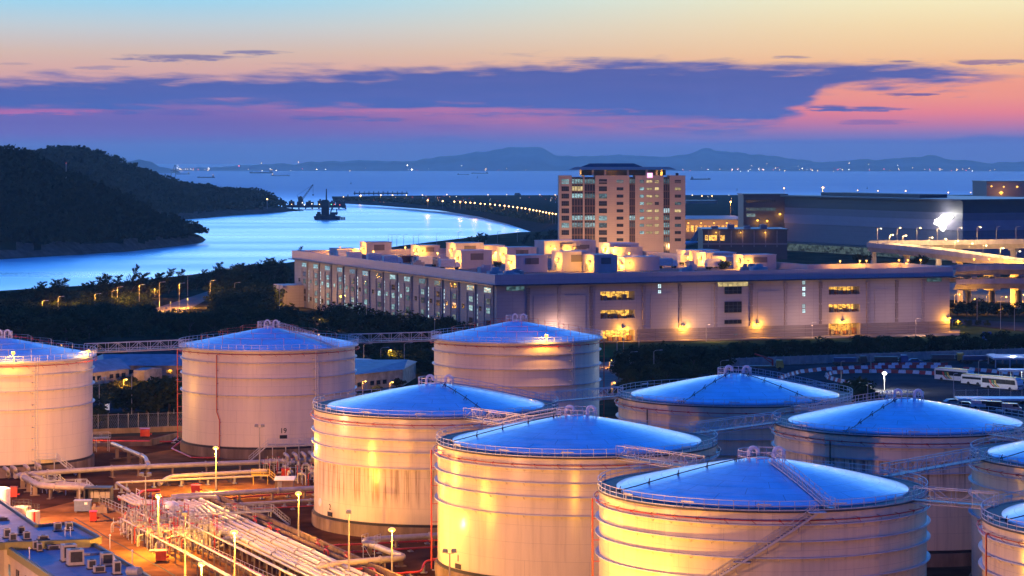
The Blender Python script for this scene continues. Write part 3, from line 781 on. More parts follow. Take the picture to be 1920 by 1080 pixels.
# wind-blown feathery trees along the water, tallest outlines as they stand against it
tops = [(12, 556), (28, 552), (42, 543), (56, 540), (68, 529), (80, 534), (92, 525), (105, 524), (121, 537), (138, 545), (155, 531), (166, 528), (177, 516), (191, 518), (204, 528), (218, 517), (232, 527), (250, 499),
        (268, 521), (287, 513), (298, 512), (312, 505), (330, 507), (344, 520), (378, 506), (407, 493), (420, 508), (434, 505), (448, 494), (462, 496), (478, 498), (493, 485), (503, 488), (514, 496), (523, 487), (533, 494)]
for i, (x, y) in enumerate(tops):
    x2 = x - 8; p = G(x2, shore_y(x2) + 7 + rt.uniform(0, 7), 0); h = CZ - (y - H0) * p.y / F
    w = .75 if (x, y) == (250, 499) else rt.uniform(1.25, 1.7)
    k = max(h, 4) / 11
    q_ = G(x - 12 + rt.uniform(-4, 4), shore_y(x) + 16 + rt.uniform(0, 8), 0)
    plant('feathery_tree', PF[(i + 2) % 5], q_, (k * 1.5, k * 1.5, k * rt.uniform(.75, .95)), rt.uniform(-.5, .5), 'shorter feathery tree in the second line from the water', 'tree', 'second line of wind blown trees')
    plant('feathery_tree', PF[i % 5], p, (k * w, k * w, k), rt.uniform(-.35, .35), 'feathery tree blown to the right, %s from the left along the near shore' % nth(i + 1), 'tree', 'wind blown trees along the water')
for i in range(44):      # scrubby trees closing the gaps under the feathery row
    x = -20 + i * 12.7 + rt.uniform(-4, 4); h = rt.uniform(4.0, 6.0) if x < 400 else rt.uniform(6.5, 9.5); k = h / 9
    plant('broadleaf_tree', PB[i % 5], G(x, shore_y(x) + rt.uniform(5, 15), 0), (k * 1.5, k * 1.5, k), rt.uniform(0, 6), 'low bushy tree under the feathery trees by the water', 'tree', 'low trees by the water')
for i in range(30):
    x = rt.uniform(405, 535); h = rt.uniform(7.5, 10.5); k = h / 9
    plant('broadleaf_tree', PB[i % 5], G(x, rt.uniform(530, 598) if x < 510 else rt.uniform(520, 560), 0), (k * 1.2, k * 1.2, k), rt.uniform(0, 6), 'tall dark tree in the dense wood left of the warehouse', 'tree', 'dense wood left of the warehouse')
# rounded trees filling the wood behind the field
def road_free(x, y): return not (285 < x < 415 and 540 < y < 592 - (x - 290) * .10)
n = 0; tries = 0
while n < 150 and tries < 3000:
    tries += 1
    x = rt.uniform(-30, 545); y = rt.uniform(shore_y(x) + 16, 640 if x < 170 else 632)
    if not road_free(x, y) or (x > 515 and y < 600): continue
    p = G(x, y, 0); tall = rt.uniform(5.0, 8.0) if y < 600 else rt.uniform(6.0, 9.5)
    if road_free(x, y) and 270 < x < 420 and y < 604: tall *= .55
    if 282 < x < 418:
        if y < 594: continue
        tall = max(1.6, min(tall, (y - 583) * 59 / (y - 305)))
    k = tall / 9
    front = y > 612
    plant('broadleaf_tree', PB[n % 5], p, (k * 1.15, k * 1.15, k), rt.uniform(0, 6.28),
          'spreading dark tree at the near edge of the wood above the dark field' if front else 'rounded dark tree deep in the wood between shore road and field', 'tree', 'front trees of the wood' if front else 'trees inside the wood')
    n += 1
mb = MB(); ru = random.Random(77)
for k in range(5200):
    x = ru.uniform(-40, 548); y = ru.uniform(shore_y(x) + 6, 640 if x < 170 else 634)
    if not road_free(x, y) or (285 < x < 412 and 550 < y < 590): continue
    p = G(x, y, 0)
    for q in range(5): leaf(mb, p + Vector((ru.gauss(0, .9), ru.gauss(0, .9), ru.uniform(.1, 2.2))), ru.uniform(.4, .9), ru)
struct('undergrowth', mb, m_leaf, kind='stuff')
# trees before the long side of the warehouse
for i, (x, y, h) in enumerate([(560, 612, 6), (580, 616, 7.5), (600, 620, 7), (618, 618, 9), (640, 622, 10), (660, 624, 10.5), (678, 628, 9.5), (700, 634, 9), (722, 634, 9.5), (742, 637, 9), (762, 636, 10), (785, 638, 9), (806, 640, 8.5), (828, 640, 9), (850, 640, 8),
                               (868, 642, 7), (545, 622, 6), (570, 632, 6), (610, 640, 6.5), (700, 650, 6), (740, 655, 7), (765, 662, 7.5), (720, 664, 6), (790, 660, 7), (690, 672, 5)]):
    p = G(x, y, 0); k = h / 9
    plant('broadleaf_tree', PB[(i * 2) % 5], p, (k * 1.2, k * 1.2, k), rt.uniform(0, 6), 'rounded tree before the long warehouse side, %s counted from its left' % nth(i + 1), 'tree', 'trees before the warehouse')
# row along the hoarding of the bus yard
for i in range(34):
    x = 1362 + i * 17.2 + rt.uniform(-5, 5); p = G(x, 678 - (x - 1362) * .036 + rt.uniform(-3, 2), 0); h = rt.choice([5.5, 6, 6.5, 7, 7.6]) 
    plant('street_tree', PD[i % 4], p, (h / 9 * 1.15, h / 9 * 1.15, h / 9), rt.uniform(0, 6), 'dark tree in the row behind the hoarding, %s from the left' % nth(i + 1), 'tree', 'tree row behind the hoarding')
# clump left of the bus yard
for i, (x, y, h) in enumerate([(1168, 700, 6.5), (1190, 698, 8), (1212, 694, 8.5), (1232, 700, 8.5), (1255, 694, 8), (1278, 690, 7), (1300, 692, 7.5), (1322, 690, 7), (1345, 688, 6.5), (1200, 716, 6), (1225, 722, 6), (1250, 718, 6), (1275, 714, 5), (1300, 712, 5), (1330, 706, 5), (1350, 702, 4.5), (1160, 712, 5), (1240, 735, 5), (1185, 728, 5)]):
    k = h / 9; plant('broadleaf_tree', PB[(i * 3 + 1) % 5], G(x, y, 0), (k * 1.1, k * 1.1, k), rt.uniform(0, 6), 'round tree in the clump left of the bus yard, %s from the left' % nth(i + 1), 'tree', 'clump left of the bus yard')
for i, (x, y, h) in enumerate([(1590, 748, 4.5), (1605, 742, 5), (1622, 752, 4), (1640, 765, 3.2), (1660, 768, 3), (1680, 768, 3.2), (1705, 770, 3.2), (1722, 776, 3), (1745, 778, 3), (1610, 765, 3), (1630, 780, 2.6), (1760, 790, 2.4), (1575, 765, 3.2), (1650, 785, 2.4)]):
    k = h / 2.4; plant('shrub', PS[i % 3], G(x, y, 0), (k, k, k), rt.uniform(0, 6), 'bushy shrub at the near edge of the bus yard, %s from the left' % nth(i + 1), 'shrub', 'shrubs edging the bus yard', )
# dark clump between the two left tanks
for i, (x, y, h) in enumerate([(232, 772, 6.5), (252, 775, 6), (275, 778, 8), (296, 776, 9.5), (318, 776, 10), (338, 776, 9.5), (352, 772, 9), (285, 768, 8), (310, 764, 9), (182, 785, 5), (176, 800, 4.5)]):
    k = h / 9; plant('broadleaf_tree', PD[(i + 1) % 4], G(x, y, 0), (k * 1.25, k * 1.25, k), rt.uniform(0, 6), 'dense dark tree behind the rusty wire fence, %s from the left' % nth(i + 1), 'tree', 'trees between the left tanks')
for i, (x, y, h) in enumerate([(205, 727, 1.4), (218, 724, 1.6), (232, 720, 1.6), (243, 716, 1.8), (255, 714, 1.4), (290, 712, 1.2), (305, 711, 1.3), (192, 675, 5), (180, 670, 5.5), (278, 675, 1.5)]):
    k = h / 2.4; plant('shrub', PS[i % 3], G(x, y, 0), (k * 1.5, k * 1.5, k), rt.uniform(0, 6), 'low bush beside the old sheds, %s from the left' % nth(i + 1), 'shrub', 'bushes by the old sheds')
for i, (x, y, h) in enumerate([(700, 700, 5), (722, 705, 6.5), (745, 700, 7.5), (768, 694, 7), (790, 700, 7), (810, 706, 6.5), (735, 725, 3), (750, 730, 3), (705, 740, 2.5)]):
    k = h / 9; plant('broadleaf_tree', PB[(i + 2) % 5], G(x, y, 0), (k * 1.2, k * 1.2, k), rt.uniform(0, 6), 'tree by the path behind the rust stained tank, %s from the left' % nth(i + 1), 'tree', 'trees by the lit path')
# trees by the road right of the warehouse
for i, (x, y, h) in enumerate([(1795, 592, 6), (1812, 594, 7), (1832, 594, 7.5), (1852, 592, 6.5), (1872, 594, 6), (1892, 595, 6.5), (1910, 593, 6), (1795, 612, 3), (1815, 612, 3), (1835, 611, 2.6), (1850, 612, 2.5), (1885, 662, 6), (1902, 660, 6.5), (1920, 660, 7)]):
    k = h / 9; plant('street_tree', PD[i % 4], G(x, y, 0), (k * 1.4, k * 1.4, k), rt.uniform(0, 6), 'dark tree by the road right of the warehouse, %s counted from its corner' % nth(i + 1), 'tree', 'trees by the road right of the warehouse')
# belt of scrub on the airport bank (nobody could count it)
rr = random.Random(8); mb = MB()
for k in range(2600):
    t = rr.random(); x = 660 + 385 * t ** .7; y = interp([(660, 375.5), (740, 379), (850, 387), (930, 397), (990, 408), (1046, 419)], x)
    p = G(x, y, 4.0) + Vector((rr.uniform(-14, 14), rr.uniform(-20, 25), 0)); h = rr.uniform(2, 5.5)
    for q in range(7):
        leaf(mb, p + Vector((rr.gauss(0, 1.6), rr.gauss(0, 1.6), h * rr.uniform(.1, .95))), rr.uniform(1.0, 2.0), rr)
struct('scrub_belt', mb, m_leaf, kind='stuff')
# weeds
mb = MB()
for k in range(2600):
    x = rr.uniform(172, 345); y = rr.uniform(711, 752)
    if x < 250 and y < 730 - (x - 172) * .18: continue
    p = G(x, y, 0)
    for q in range(3): leaf(mb, p + Vector((rr.gauss(0, .4), rr.gauss(0, .4), rr.uniform(.05, .45))), rr.uniform(.18, .4), rr, up=1)
struct('weeds', mb, m_leaf_s, kind='stuff')
# ------------------------------------------------------------------ warehouse
WA = Vector((-5, 795, 0)); WZ = radians(21.1); AX = Vector((cos(WZ), sin(WZ))); BX = Vector((-sin(WZ), cos(WZ)))
WL, WD, WH = 169.0, 236.0, 22.7
def to_loc(p): q = Vector((p.x - WA.x, p.y - WA.y)); return q.dot(AX), q.dot(BX)
def wf(px, py):        # photo pixel -> (along front, height) on the front wall
    k = (px - 960) / F; s_ = (k * WA.y - WA.x) / (AX.x - k * AX.y); Y = WA.y + s_ * AX.y
    return s_, CZ - (py - H0) * Y / F
def wr(px, py, z=20.2):  # photo pixel on the roof plane -> local
    return to_loc(G(px, py, z))
def clad(name, c, hl=.6, vl=6.0, k=.35, rough=.55):
    """Wall panels: joint grid drawn in the wall's own metres."""
    m, g, b = mat_base(name)
    tc = g.new('ShaderNodeTexCoord').outputs['Object']; sx = g.new('ShaderNodeSeparateXYZ'); g.put(sx.inputs[0], tc)
    hz_ = g.math('LESS_THAN', g.math('FRACT', g.math('DIVIDE', sx.outputs[2], hl)), .10)
    vx = g.math('LESS_THAN', g.math('FRACT', g.math('DIVIDE', g.math('ADD', sx.outputs[0], sx.outputs[1]), vl)), .03)
    n = g.noise(g.mapping(tc, (.1, .1, .25)), 1.0, 5, .65)
    c1 = g.mix(g.math('MULTIPLY', g.step(n, .35, .75), .3), c, tuple(x * .65 for x in c))
    g.put(b.inputs['Base Color'], g.mix(g.math('MULTIPLY', g.math('MAXIMUM', hz_, vx), k), c1, tuple(x * .35 for x in c)))
    b.inputs['Roughness'].default_value = rough
    return m
m_clad = clad('pale_wall_panel', (.38, .35, .37), 1.15, 5.5, .30)
m_par = clad('parapet_panel', (.46, .42, .46), 1.6, 4.5, .25)
m_louv = clad('dark_louvre', (.20, .17, .18), .9, 8.0, .5)
m_roofd = mat('roof_deck', (.20, .18, .16), .85, spec=0, var=.35, scale=.15)
m_unit = mat('render_wall', (.48, .44, .44), .75, var=.15, scale=.3, stretch=(1, 1, .4))
m_eave = mat('eave_metal', (.05, .055, .09), .45, .2, var=.2)
def win_glow(name, c, st, k=.5, scale=.9, dark=(.02, .025, .03)):
    """Lit room seen through glass: uneven brightness from blinds and furniture inside."""
    m, g, b = mat_base(name)
    tc = g.new('ShaderNodeTexCoord').outputs['Object']; oi = g.new('ShaderNodeObjectInfo')
    sx = g.new('ShaderNodeVectorMath', operation='ADD'); g.put(sx.inputs[0], tc); cmb = g.new('ShaderNodeCombineXYZ'); g.put(cmb.inputs[0], g.math('MULTIPLY', oi.outputs['Random'], 91.0)); g.put(sx.inputs[1], cmb.outputs[0])
    vo = g.new('ShaderNodeTexVoronoi'); g.put(vo.inputs['Vector'], g.mapping(sx.outputs[0], (1, 1, 1.6))); vo.inputs['Scale'].default_value = scale
    sc = g.new('ShaderNodeSeparateColor'); g.put(sc.inputs[0], vo.outputs['Color'])
    f = g.math('MULTIPLY_ADD', sc.outputs[0], k * 2, 1 - k)
    b.inputs['Base Color'].default_value = (*dark, 1); b.inputs['Roughness'].default_value = .1
    g.put(b.inputs['Emission Color'], g.mix(g.math('MULTIPLY', sc.outputs[1], .3), c, tuple(x * .6 for x in c)))
    g.put(b.inputs['Emission Strength'], g.math('MULTIPLY', g.math('MULTIPLY', f, st), g.math('MULTIPLY_ADD', oi.outputs['Random'], .9, .45)))
    m.cycles.emission_sampling = 'NONE'
    return m
m_glass = mat('dark_glass', (.018, .022, .03), .12, var=.3, scale=.6)
m_wcool = win_glow('window_cool_light', (.50, .85, .88), .62, .55)
m_wdim = win_glow('window_dim_light', (.16, .30, .32), .40, .7)
m_wwhite = win_glow('window_white_light', (.70, .95, 1.0), 1.1, .3)
m_wyel = win_glow('window_yellow_light', (.95, .72, .30), .8, .4)
m_bay = win_glow('lit_bay_interior', (1.0, .52, .08), 1.1, .85, 1.4, (.3, .2, .1))
m_frame = mat('window_frame', (.10, .10, .11), .5, var=.2)
def window_mesh(name, w_, h_, nx, ny, glassm, proud=.06, fr=.09):
    """One window lying in the local xz plane, facing -y, centred."""
    mb = MB()
    mb.quad((-w_ / 2, -proud * .4, -h_ / 2), (w_ / 2, -proud * .4, -h_ / 2), (w_ / 2, -proud * .4, h_ / 2), (-w_ / 2, -proud * .4, h_ / 2), 0)
    for i in range(nx + 1):
        x = -w_ / 2 + w_ * i / nx; mb.b2((x - fr / 2, -proud, -h_ / 2), (x + fr / 2, .02, h_ / 2), 1)
    for j in range(ny + 1):
        z = -h_ / 2 + h_ * j / ny; mb.b2((-w_ / 2, -proud - .01, z - fr / 2), (w_ / 2, .015, z + fr / 2), 1)
    return mb.mesh(name, [glassm, m_frame])
def put(me, name, parent, loc, rz=0.0):
    o = bpy.data.objects.new(name, me); COL.objects.link(o); o.parent = parent; o.location = loc; o.rotation_euler = (0, 0, rz); return o
def wall_holes(mb, Ln, H, holes, y=0.0, mi=0, t=.4):
    xs = sorted({0, Ln} | {v for h in holes for v in h[:2]}); zs = sorted({0, H} | {v for h in holes for v in h[2:]})
    for i in range(len(xs) - 1):
        for j in range(len(zs) - 1):
            cx, cz = (xs[i] + xs[i + 1]) / 2, (zs[j] + zs[j + 1]) / 2
            if any(h[0] < cx < h[1] and h[2] < cz < h[3] for h in holes): continue
            mb.quad((xs[i], y, zs[j]), (xs[i + 1], y, zs[j]), (xs[i + 1], y, zs[j + 1]), (xs[i], y, zs[j + 1]), mi)
    for (x0, x1, z0, z1) in holes:
        for a, b_ in (((x0, z0), (x1, z0)), ((x1, z0), (x1, z1)), ((x1, z1), (x0, z1)), ((x0, z1), (x0, z0))):
            mb.quad((a[0], y, a[1]), (b_[0], y, b_[1]), (b_[0], y + t * 12, b_[1]), (a[0], y + t * 12, a[1]), mi)
wh = thing('warehouse', 'long low warehouse with rooftop plant rooms behind the tanks', 'warehouse', WA, WZ)
bays = []
for (x0, x1, y0, y1) in ((1126, 1190, 547, 563), (1126, 1190, 582, 597), (1126, 1190, 620, 641), (1554, 1612, 538, 552), (1554, 1612, 571, 585), (1554, 1612, 607, 630)):
    a0, z1 = wf(x0, y0); a1, _ = wf(x1, y0); _, z0 = wf((x0 + x1) / 2, y1); bays.append((a0, a1, max(.05, z0), z1))
HZ = 19.3
mb = MB(); wall_holes(mb, WL, HZ, bays)
WK, WS = 131.0, 34.0          # the right end of the block is a shallow wing
OUT = [(0, 0), (WL, 0), (WL, WS), (WK, WS), (WK, WD), (0, WD)]
for i in range(1, 5):
    p, q = OUT[i], OUT[(i + 1) % 6]; mb.quad((*p, 0), (*q, 0), (*q, HZ), (*p, HZ))
mb.build('wall', m_clad, wh)
m_side = clad('shade_toned_side_cladding', (.20, .21, .27), 1.4, 2.5, .3)  # wall panel darkened and blued: the side's shade is in its colour
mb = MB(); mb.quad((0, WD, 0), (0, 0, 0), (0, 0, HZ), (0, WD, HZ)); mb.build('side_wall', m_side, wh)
def offs(d):
    return [(-d, -d), (WL + d, -d), (WL + d, WS + d), (WK + d, WS + d), (WK + d, WD + d), (-d, WD + d)]
def ring(mb, d0, d1, z0, z1):
    A_, B_ = offs(d0), offs(d1)
    for i in range(6):
        j = (i + 1) % 6
        mb.quad((*B_[i], z0), (*B_[j], z0), (*B_[j], z1), (*B_[i], z1)); mb.quad((*A_[j], z0), (*A_[i], z0), (*A_[i], z1), (*A_[j], z1))
        mb.quad((*A_[i], z1), (*B_[i], z1), (*B_[j], z1), (*A_[j], z1)); mb.quad((*A_[j], z0), (*B_[j], z0), (*B_[i], z0), (*A_[i], z0))
mb = MB(); ring(mb, .3, .9, HZ + .15, WH); mb.build('parapet', m_par, wh)
mb = MB(); ring(mb, .01, 2.2, HZ - .25, HZ + .1); mb.build('eave', m_eave, wh)
mb = MB(); mb.prism(offs(.28), HZ + .2, 20.2); mb.build('roof_deck', m_roofd, wh)
for (a0, a1, z0, z1) in bays:           # lit storeys behind the openings, with goods on the floor
    mb = MB(); rr = random.Random(int(a0 * 7 + z0))
    mb.quad((a0 + .05, 4.6, z0 + .05), (a1 - .05, 4.6, z0 + .05), (a1 - .05, 4.6, z1 - .05), (a0 + .05, 4.6, z1 - .05), 0)
    ng = 7 if z1 - z0 < 4 else 5
    for k in range(ng):
        x = a0 + (a1 - a0) * (k + .5) / ng; w_ = (a1 - a0) / ng * rr.uniform(.5, .9); hh = (z1 - z0) * rr.uniform(.2, .65); mb.b2((x - w_ / 2, 2.0, z0 + .02), (x + w_ / 2, 3.6, z0 + hh), 1 + k % 2)
    for k in range(1, ng): mb.b2((a0 + (a1 - a0) * k / ng - .06, .1, z0), (a0 + (a1 - a0) * k / ng + .06, .22, z1), 3)
    mb.build('loading_bay', [m_bay, mat('stacked_goods', (.35, .16, .06), .7, var=.4), mat('stacked_crates', (.30, .26, .20), .7, var=.4), m_frame], wh)
# pilasters with caps, side joints, louvre plinth
for k, px in enumerate((990, 1048, 1108, 1207, 1275, 1342, 1408, 1473, 1538, 1627, 1681, 1731)):
    a = wf(px, 560)[0]; mb = MB()
    for z0, z1 in ((5.4, 10.6), (11.0, 16.0), (3.9, 5.0)): mb.b2((a - .5, -.32, z0), (a + .5, -.01, z1))
    mb.b2((a - .62, -.5, 16.1), (a + .62, -.01, 18.2)); mb.b2((a - .18, -.2, 3.9), (a + .18, -.012, 18.0))
    mb.build('pilaster', m_louv if k % 2 == 0 else mat('pilaster_panel', (.27, .24, .26), .6), wh)
mb = MB()
segs = [(wf(1193, 620)[0], bays[5][0] - .3), (bays[5][1] + .3, WL)]
for a, b_ in segs:
    for z0, z1 in ((.02, 1.15), (1.35, 2.45), (2.65, 3.75)): mb.b2((a, -.22, z0), (b_, -.012, z1))
for (a0, a1) in ((wf(1220, 560)[0], wf(1260, 560)[0]), (wf(1420, 560)[0], wf(1462, 560)[0]), (wf(1000, 560)[0], wf(1040, 560)[0]), (wf(1058, 560)[0], wf(1098, 560)[0]), (wf(1640, 560)[0], wf(1672, 560)[0])):
    mb.b2((a0, -.16, 4.1), (a1, -.011, 15.6), 1)
mb.build('plinth_louvre', [m_louv, m_clad], wh)
wmesh = {}
def W_(w_, h_, nx, ny, kind):
    key = (round(w_, 1), round(h_, 1), nx, ny, kind)
    if key not in wmesh: wmesh[key] = window_mesh('window', w_, h_, nx, ny, {'c': m_wcool, 'd': m_glass, 'm': m_wdim, 'w': m_wwhite, 'y': m_wyel}[kind])
    return wmesh[key]
for (x0, x1, y0, y1, nx, ny, kd) in ((949, 983, 537, 545, 4, 1, 'm'), (1345, 1402, 529, 537, 6, 1, 'y'), (1358, 1390, 538, 551, 4, 2, 'd'), (1358, 1390, 566, 586, 4, 3, 'd'), (1358, 1390, 600, 607, 4, 1, 'd'), (1737, 1765, 521, 528, 4, 1, 'm'), (1376, 1383, 626, 635, 1, 2, 'm')):
    a0, z1 = wf(x0, y0); a1, _ = wf(x1, y0); _, z0 = wf((x0 + x1) / 2, y1)
    put(W_(a1 - a0, z1 - z0, nx, ny, kd), 'window', wh, ((a0 + a1) / 2, -.18, (z0 + z1) / 2))
for px, ys in ((1236.5, (536.5, 547.5, 557.5, 581.5, 590)), (1507, (530, 541.5, 552, 574, 583))):
    for y in ys:
        a, z = wf(px, y); put(W_(1.2, 1.35, 2, 2, 'w'), 'window', wh, (a, -.02, z))
NB = 14; rb = random.Random(4)
for k in range(NB):
    t0 = 3 + (WD - 6) * k / NB; bw = (WD - 6) / NB
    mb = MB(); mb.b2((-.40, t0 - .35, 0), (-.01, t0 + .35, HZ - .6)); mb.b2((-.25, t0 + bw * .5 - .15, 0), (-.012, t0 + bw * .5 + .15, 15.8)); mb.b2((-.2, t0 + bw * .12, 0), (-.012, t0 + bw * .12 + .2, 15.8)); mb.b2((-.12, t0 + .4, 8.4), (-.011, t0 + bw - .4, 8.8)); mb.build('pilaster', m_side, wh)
    lit = rb.random()
    kd = 'c' if rb.random() < .5 else ('m' if rb.random() < .5 else 'd')
    put(W_(6.4, 1.7, 6, 2, kd), 'window', wh, (-.05, t0 + bw * .32, 17.3), -pi / 2)
    for z, p in ((13.6, .25), (10.6, .55), (6.5, .6), (3.6, .45)):
        kd = 'c' if rb.random() < p else ('m' if rb.random() < .45 else 'd')
        put(W_(3.4, 1.9, 4, 2, kd), 'window', wh, (-.05, t0 + bw * .28, z), -pi / 2)
        if z in (10.6, 3.6):
            put(W_(2.2, 1.5, 2, 2, 'c' if rb.random() < .4 else 'd'), 'window', wh, (-.05, t0 + bw * .74, z + .3), -pi / 2)
    if k % 3 != 1:
        mb = MB()
        for j in range(11):
            z = 2.5 + j * 1.22
            if j in (3, 7): continue
            mb.quad((-.06, t0 + bw * .90 + .28, z), (-.06, t0 + bw * .90 - .28, z), (-.06, t0 + bw * .90 - .28, z + .85), (-.06, t0 + bw * .90 + .28, z + .85))
        mb.build('stair_light_slot', m_wwhite, wh)
mb = MB(); mb.b2((-9, WD - 14, 0), (-.02, WD, 9)); mb.build('side_annexe', m_clad, wh)
# plant rooms on the roof
UN = [(675, 735, 484, 455), (757, 820, 470, 449), (775, 826, 483, 461), (843, 908, 489, 457), (853, 924, 504, 471), (895, 948, 486, 461), (939, 1008, 494, 465), (955, 1029, 511, 480), (953, 1060, 470, 447), (1002, 1062, 470, 449), (1043, 1110, 509, 473),
      (1102, 1160, 511, 479), (1160, 1240, 508, 483), (1102, 1158, 472, 453), (1163, 1236, 464, 448), (1146, 1200, 481, 466), (1198, 1266, 482, 461), (1266, 1334, 481, 456), (1311, 1384, 496, 470), (1382, 1450, 480, 461), (1378, 1440, 501, 482), (1441, 1518, 505, 478), (1507, 1578, 496, 472), (620, 672, 484, 468)]
m_slat = clad('louvre_slats', (.12, .11, .13), .28, 50, .7)
for i, (x0, x1, yb, yt) in enumerate(UN):
    dep = rb.uniform(8, 12)
    a, b_ = wr(x0 + 12, yb); Y = G(x0, yb, 20.2).y; a1, b1 = wr(x1, yb - (x1 - x0) * .06)
    w_ = max(6.0, (x1 - x0 - 14) * Y / F / .93); h_ = min(8.5, max(3.5, CZ - (yt - H0) * (Y + 3) / F - 20.2))
    b_ = min(max(b_, 6), WD - dep - 2); a = min(max(a, 5), WK - w_ - 1.5)
    mb = MB(); mb.b2((a, b_, 20.21), (a + w_, b_ + dep, 20.2 + h_)); mb.b2((a - .12, b_ - .12, 20.2 + h_), (a + w_ + .12, b_ + dep + .12, 20.2 + h_ + .35))
    u_ = mb.build('plant_room', m_unit, wh)
    if i % 7 != 5:
        mb = MB(); mb.b2((a + w_ * .30, b_ - .14, 20.2 + h_ * .50), (a + w_ * .72, b_ - .005, 20.2 + h_ * .88)); mb.build('louvre', m_slat, u_)
    mb = MB(); mb.b2((a - .12, b_ + dep * .55, 20.2), (a - .005, b_ + dep * .75, 20.2 + min(h_ * .6, 2.6))); mb.build('door', m_grey, u_)
    UN[i] = (a, b_, w_, dep, h_, Y)
m_lens_s = glow('sodium_lens', (1, .46, .06), 2.8); m_lens_w = glow('white_lens', (.9, 1, .95), 16)
def wall_lamp(parent, loc, watts, c=SODIUM, r=.62, off=(-1.3, 0, -.2)):
    mb = MB(); mb.b2((loc[0] - .25, loc[1] - .3, loc[2] - .1), (loc[0] + .2, loc[1] + .3, loc[2] + .35), 0); o = mb.build('wall_lamp', [m_grey], parent)
    mb = MB(); mb.lathe([(.01, -r), (r * .7, -r * .7), (r, 0), (r * .7, r * .6), (.01, r * .7)], 10, c=(loc[0] + off[0] * .4, loc[1] + off[1] * .4, loc[2] - .1)); mb.build('lens', m_lens_s, o)
    lamp((loc[0] + off[0], loc[1] + off[1], loc[2] + off[2]), c, watts, .3, o)
for i in (0, 2, 3, 4, 6, 7, 9, 10, 11, 12, 13, 15, 16, 17, 18, 20, 21, 22):
    a, b_, w_, dep, h_, Y = UN[i]; wall_lamp(wh, (a - .2, b_ + dep * .35, 20.2 + h_ * .62), 4200 + (i * 37 % 5) * 800)
for i in (1, 2, 5, 8, 9, 12, 14, 15, 18, 19, 21, 23):      # small lamps on the front faces
    a, b_, w_, dep, h_, Y = UN[i]
    mb = MB(); mb.b2((a + w_ * .12, b_ - .3, 20.2 + h_ * .6), (a + w_ * .12 + .5, b_ - .01, 20.2 + h_ * .6 + .3)); o = mb.build('wall_lamp', m_grey, wh)
    mb = MB(); mb.lathe([(.01, -.4), (.4, 0), (.01, .3)], 8, c=(a + w_ * .12 + .25, b_ - .55, 20.2 + h_ * .58)); mb.build('lens', m_lens_s, o)
    lamp((a + w_ * .12 + .25, b_ - 1.8, 20.2 + h_ * .5), SODIUM, 1500, .3, o)
for px, py in ((640, 474), (585, 474), (1180, 492), (1345, 476), (1000, 474), (900, 492), (1060, 462), (1330, 488), (1470, 488), (1530, 482), (1600, 500), (870, 480), (930, 490), (1040, 482), (1240, 476), (1290, 500), (1400, 470), (700, 488), (820, 492), (1150, 484), (1205, 500), (1370, 500), (760, 480), (1120, 498)):
    a, b_ = wr(px, py); a = max(a, 2); b_ = min(b_, WD - 4); b_ = min(b_, WS - 3) if a > WK - 2 else b_
    mb = MB(); mb.bar((a, b_, 20.2), (a, b_, 24.2), .09, 6); mb.b2((a - .5, b_ - .15, 24.1), (a + .5, b_ + .15, 24.35)); o = mb.build('roof_lamp', m_grey, wh)
    mb = MB(); mb.lathe([(.01, -.45), (.45, 0), (.01, .14)], 8, c=(a, b_ - .1, 23.95)); mb.build('lens', m_lens_s, o)
    lamp((a, b_, 23.5), SODIUM, (9000 if a < WK - 2 else 2500), .3, o)
for px, py in ((1281, 612), (1419, 607), (1580, 602), (1169, 615), (1777, 596)):
    a, z = wf(px, py)
    if px == 1777: a = WL - .6
    mb = MB(); mb.b2((a - .5, -.5, z + .1), (a + .5, -.02, z + .45)); o = mb.build('wall_lamp', m_grey, wh)
    mb = MB(); mb.lathe([(.01, -.5), (.5, -.1), (.4, .2), (.01, .3)], 10, c=(a, -1.0, z)); mb.build('lens', m_lens_s, o)
    lamp((a, -1.8, z - .5), SODIUM, 3400, .4, o)
lamp((-12, WD - 30, 5), SODIUM, 9000, .4, wh)
for k in range(26):     # small tanks, fan units and ducts between the plant rooms
    a, b_ = rb.uniform(6, WK - 8), rb.uniform(8, WD - 60); s1 = rb.uniform(1.2, 3.2)
    if any(u[0] - 3.5 < a < u[0] + u[2] + 3.5 and u[1] - 3.5 < b_ < u[1] + u[3] + 3.5 for u in UN): continue
    mb = MB(); mb.b2((a - s1, b_ - s1 * .6, 20.22), (a + s1, b_ + s1 * .6, 20.2 + rb.uniform(1.2, 2.6))); mb.b2((a - s1 * .5, b_ - s1 * .3, 20.25), (a + s1 * .5, b_ + s1 * .3, 20.2 + rb.uniform(2.7, 3.4))); mb.build('fan_unit', [m_unit, m_grey][k % 2], wh)
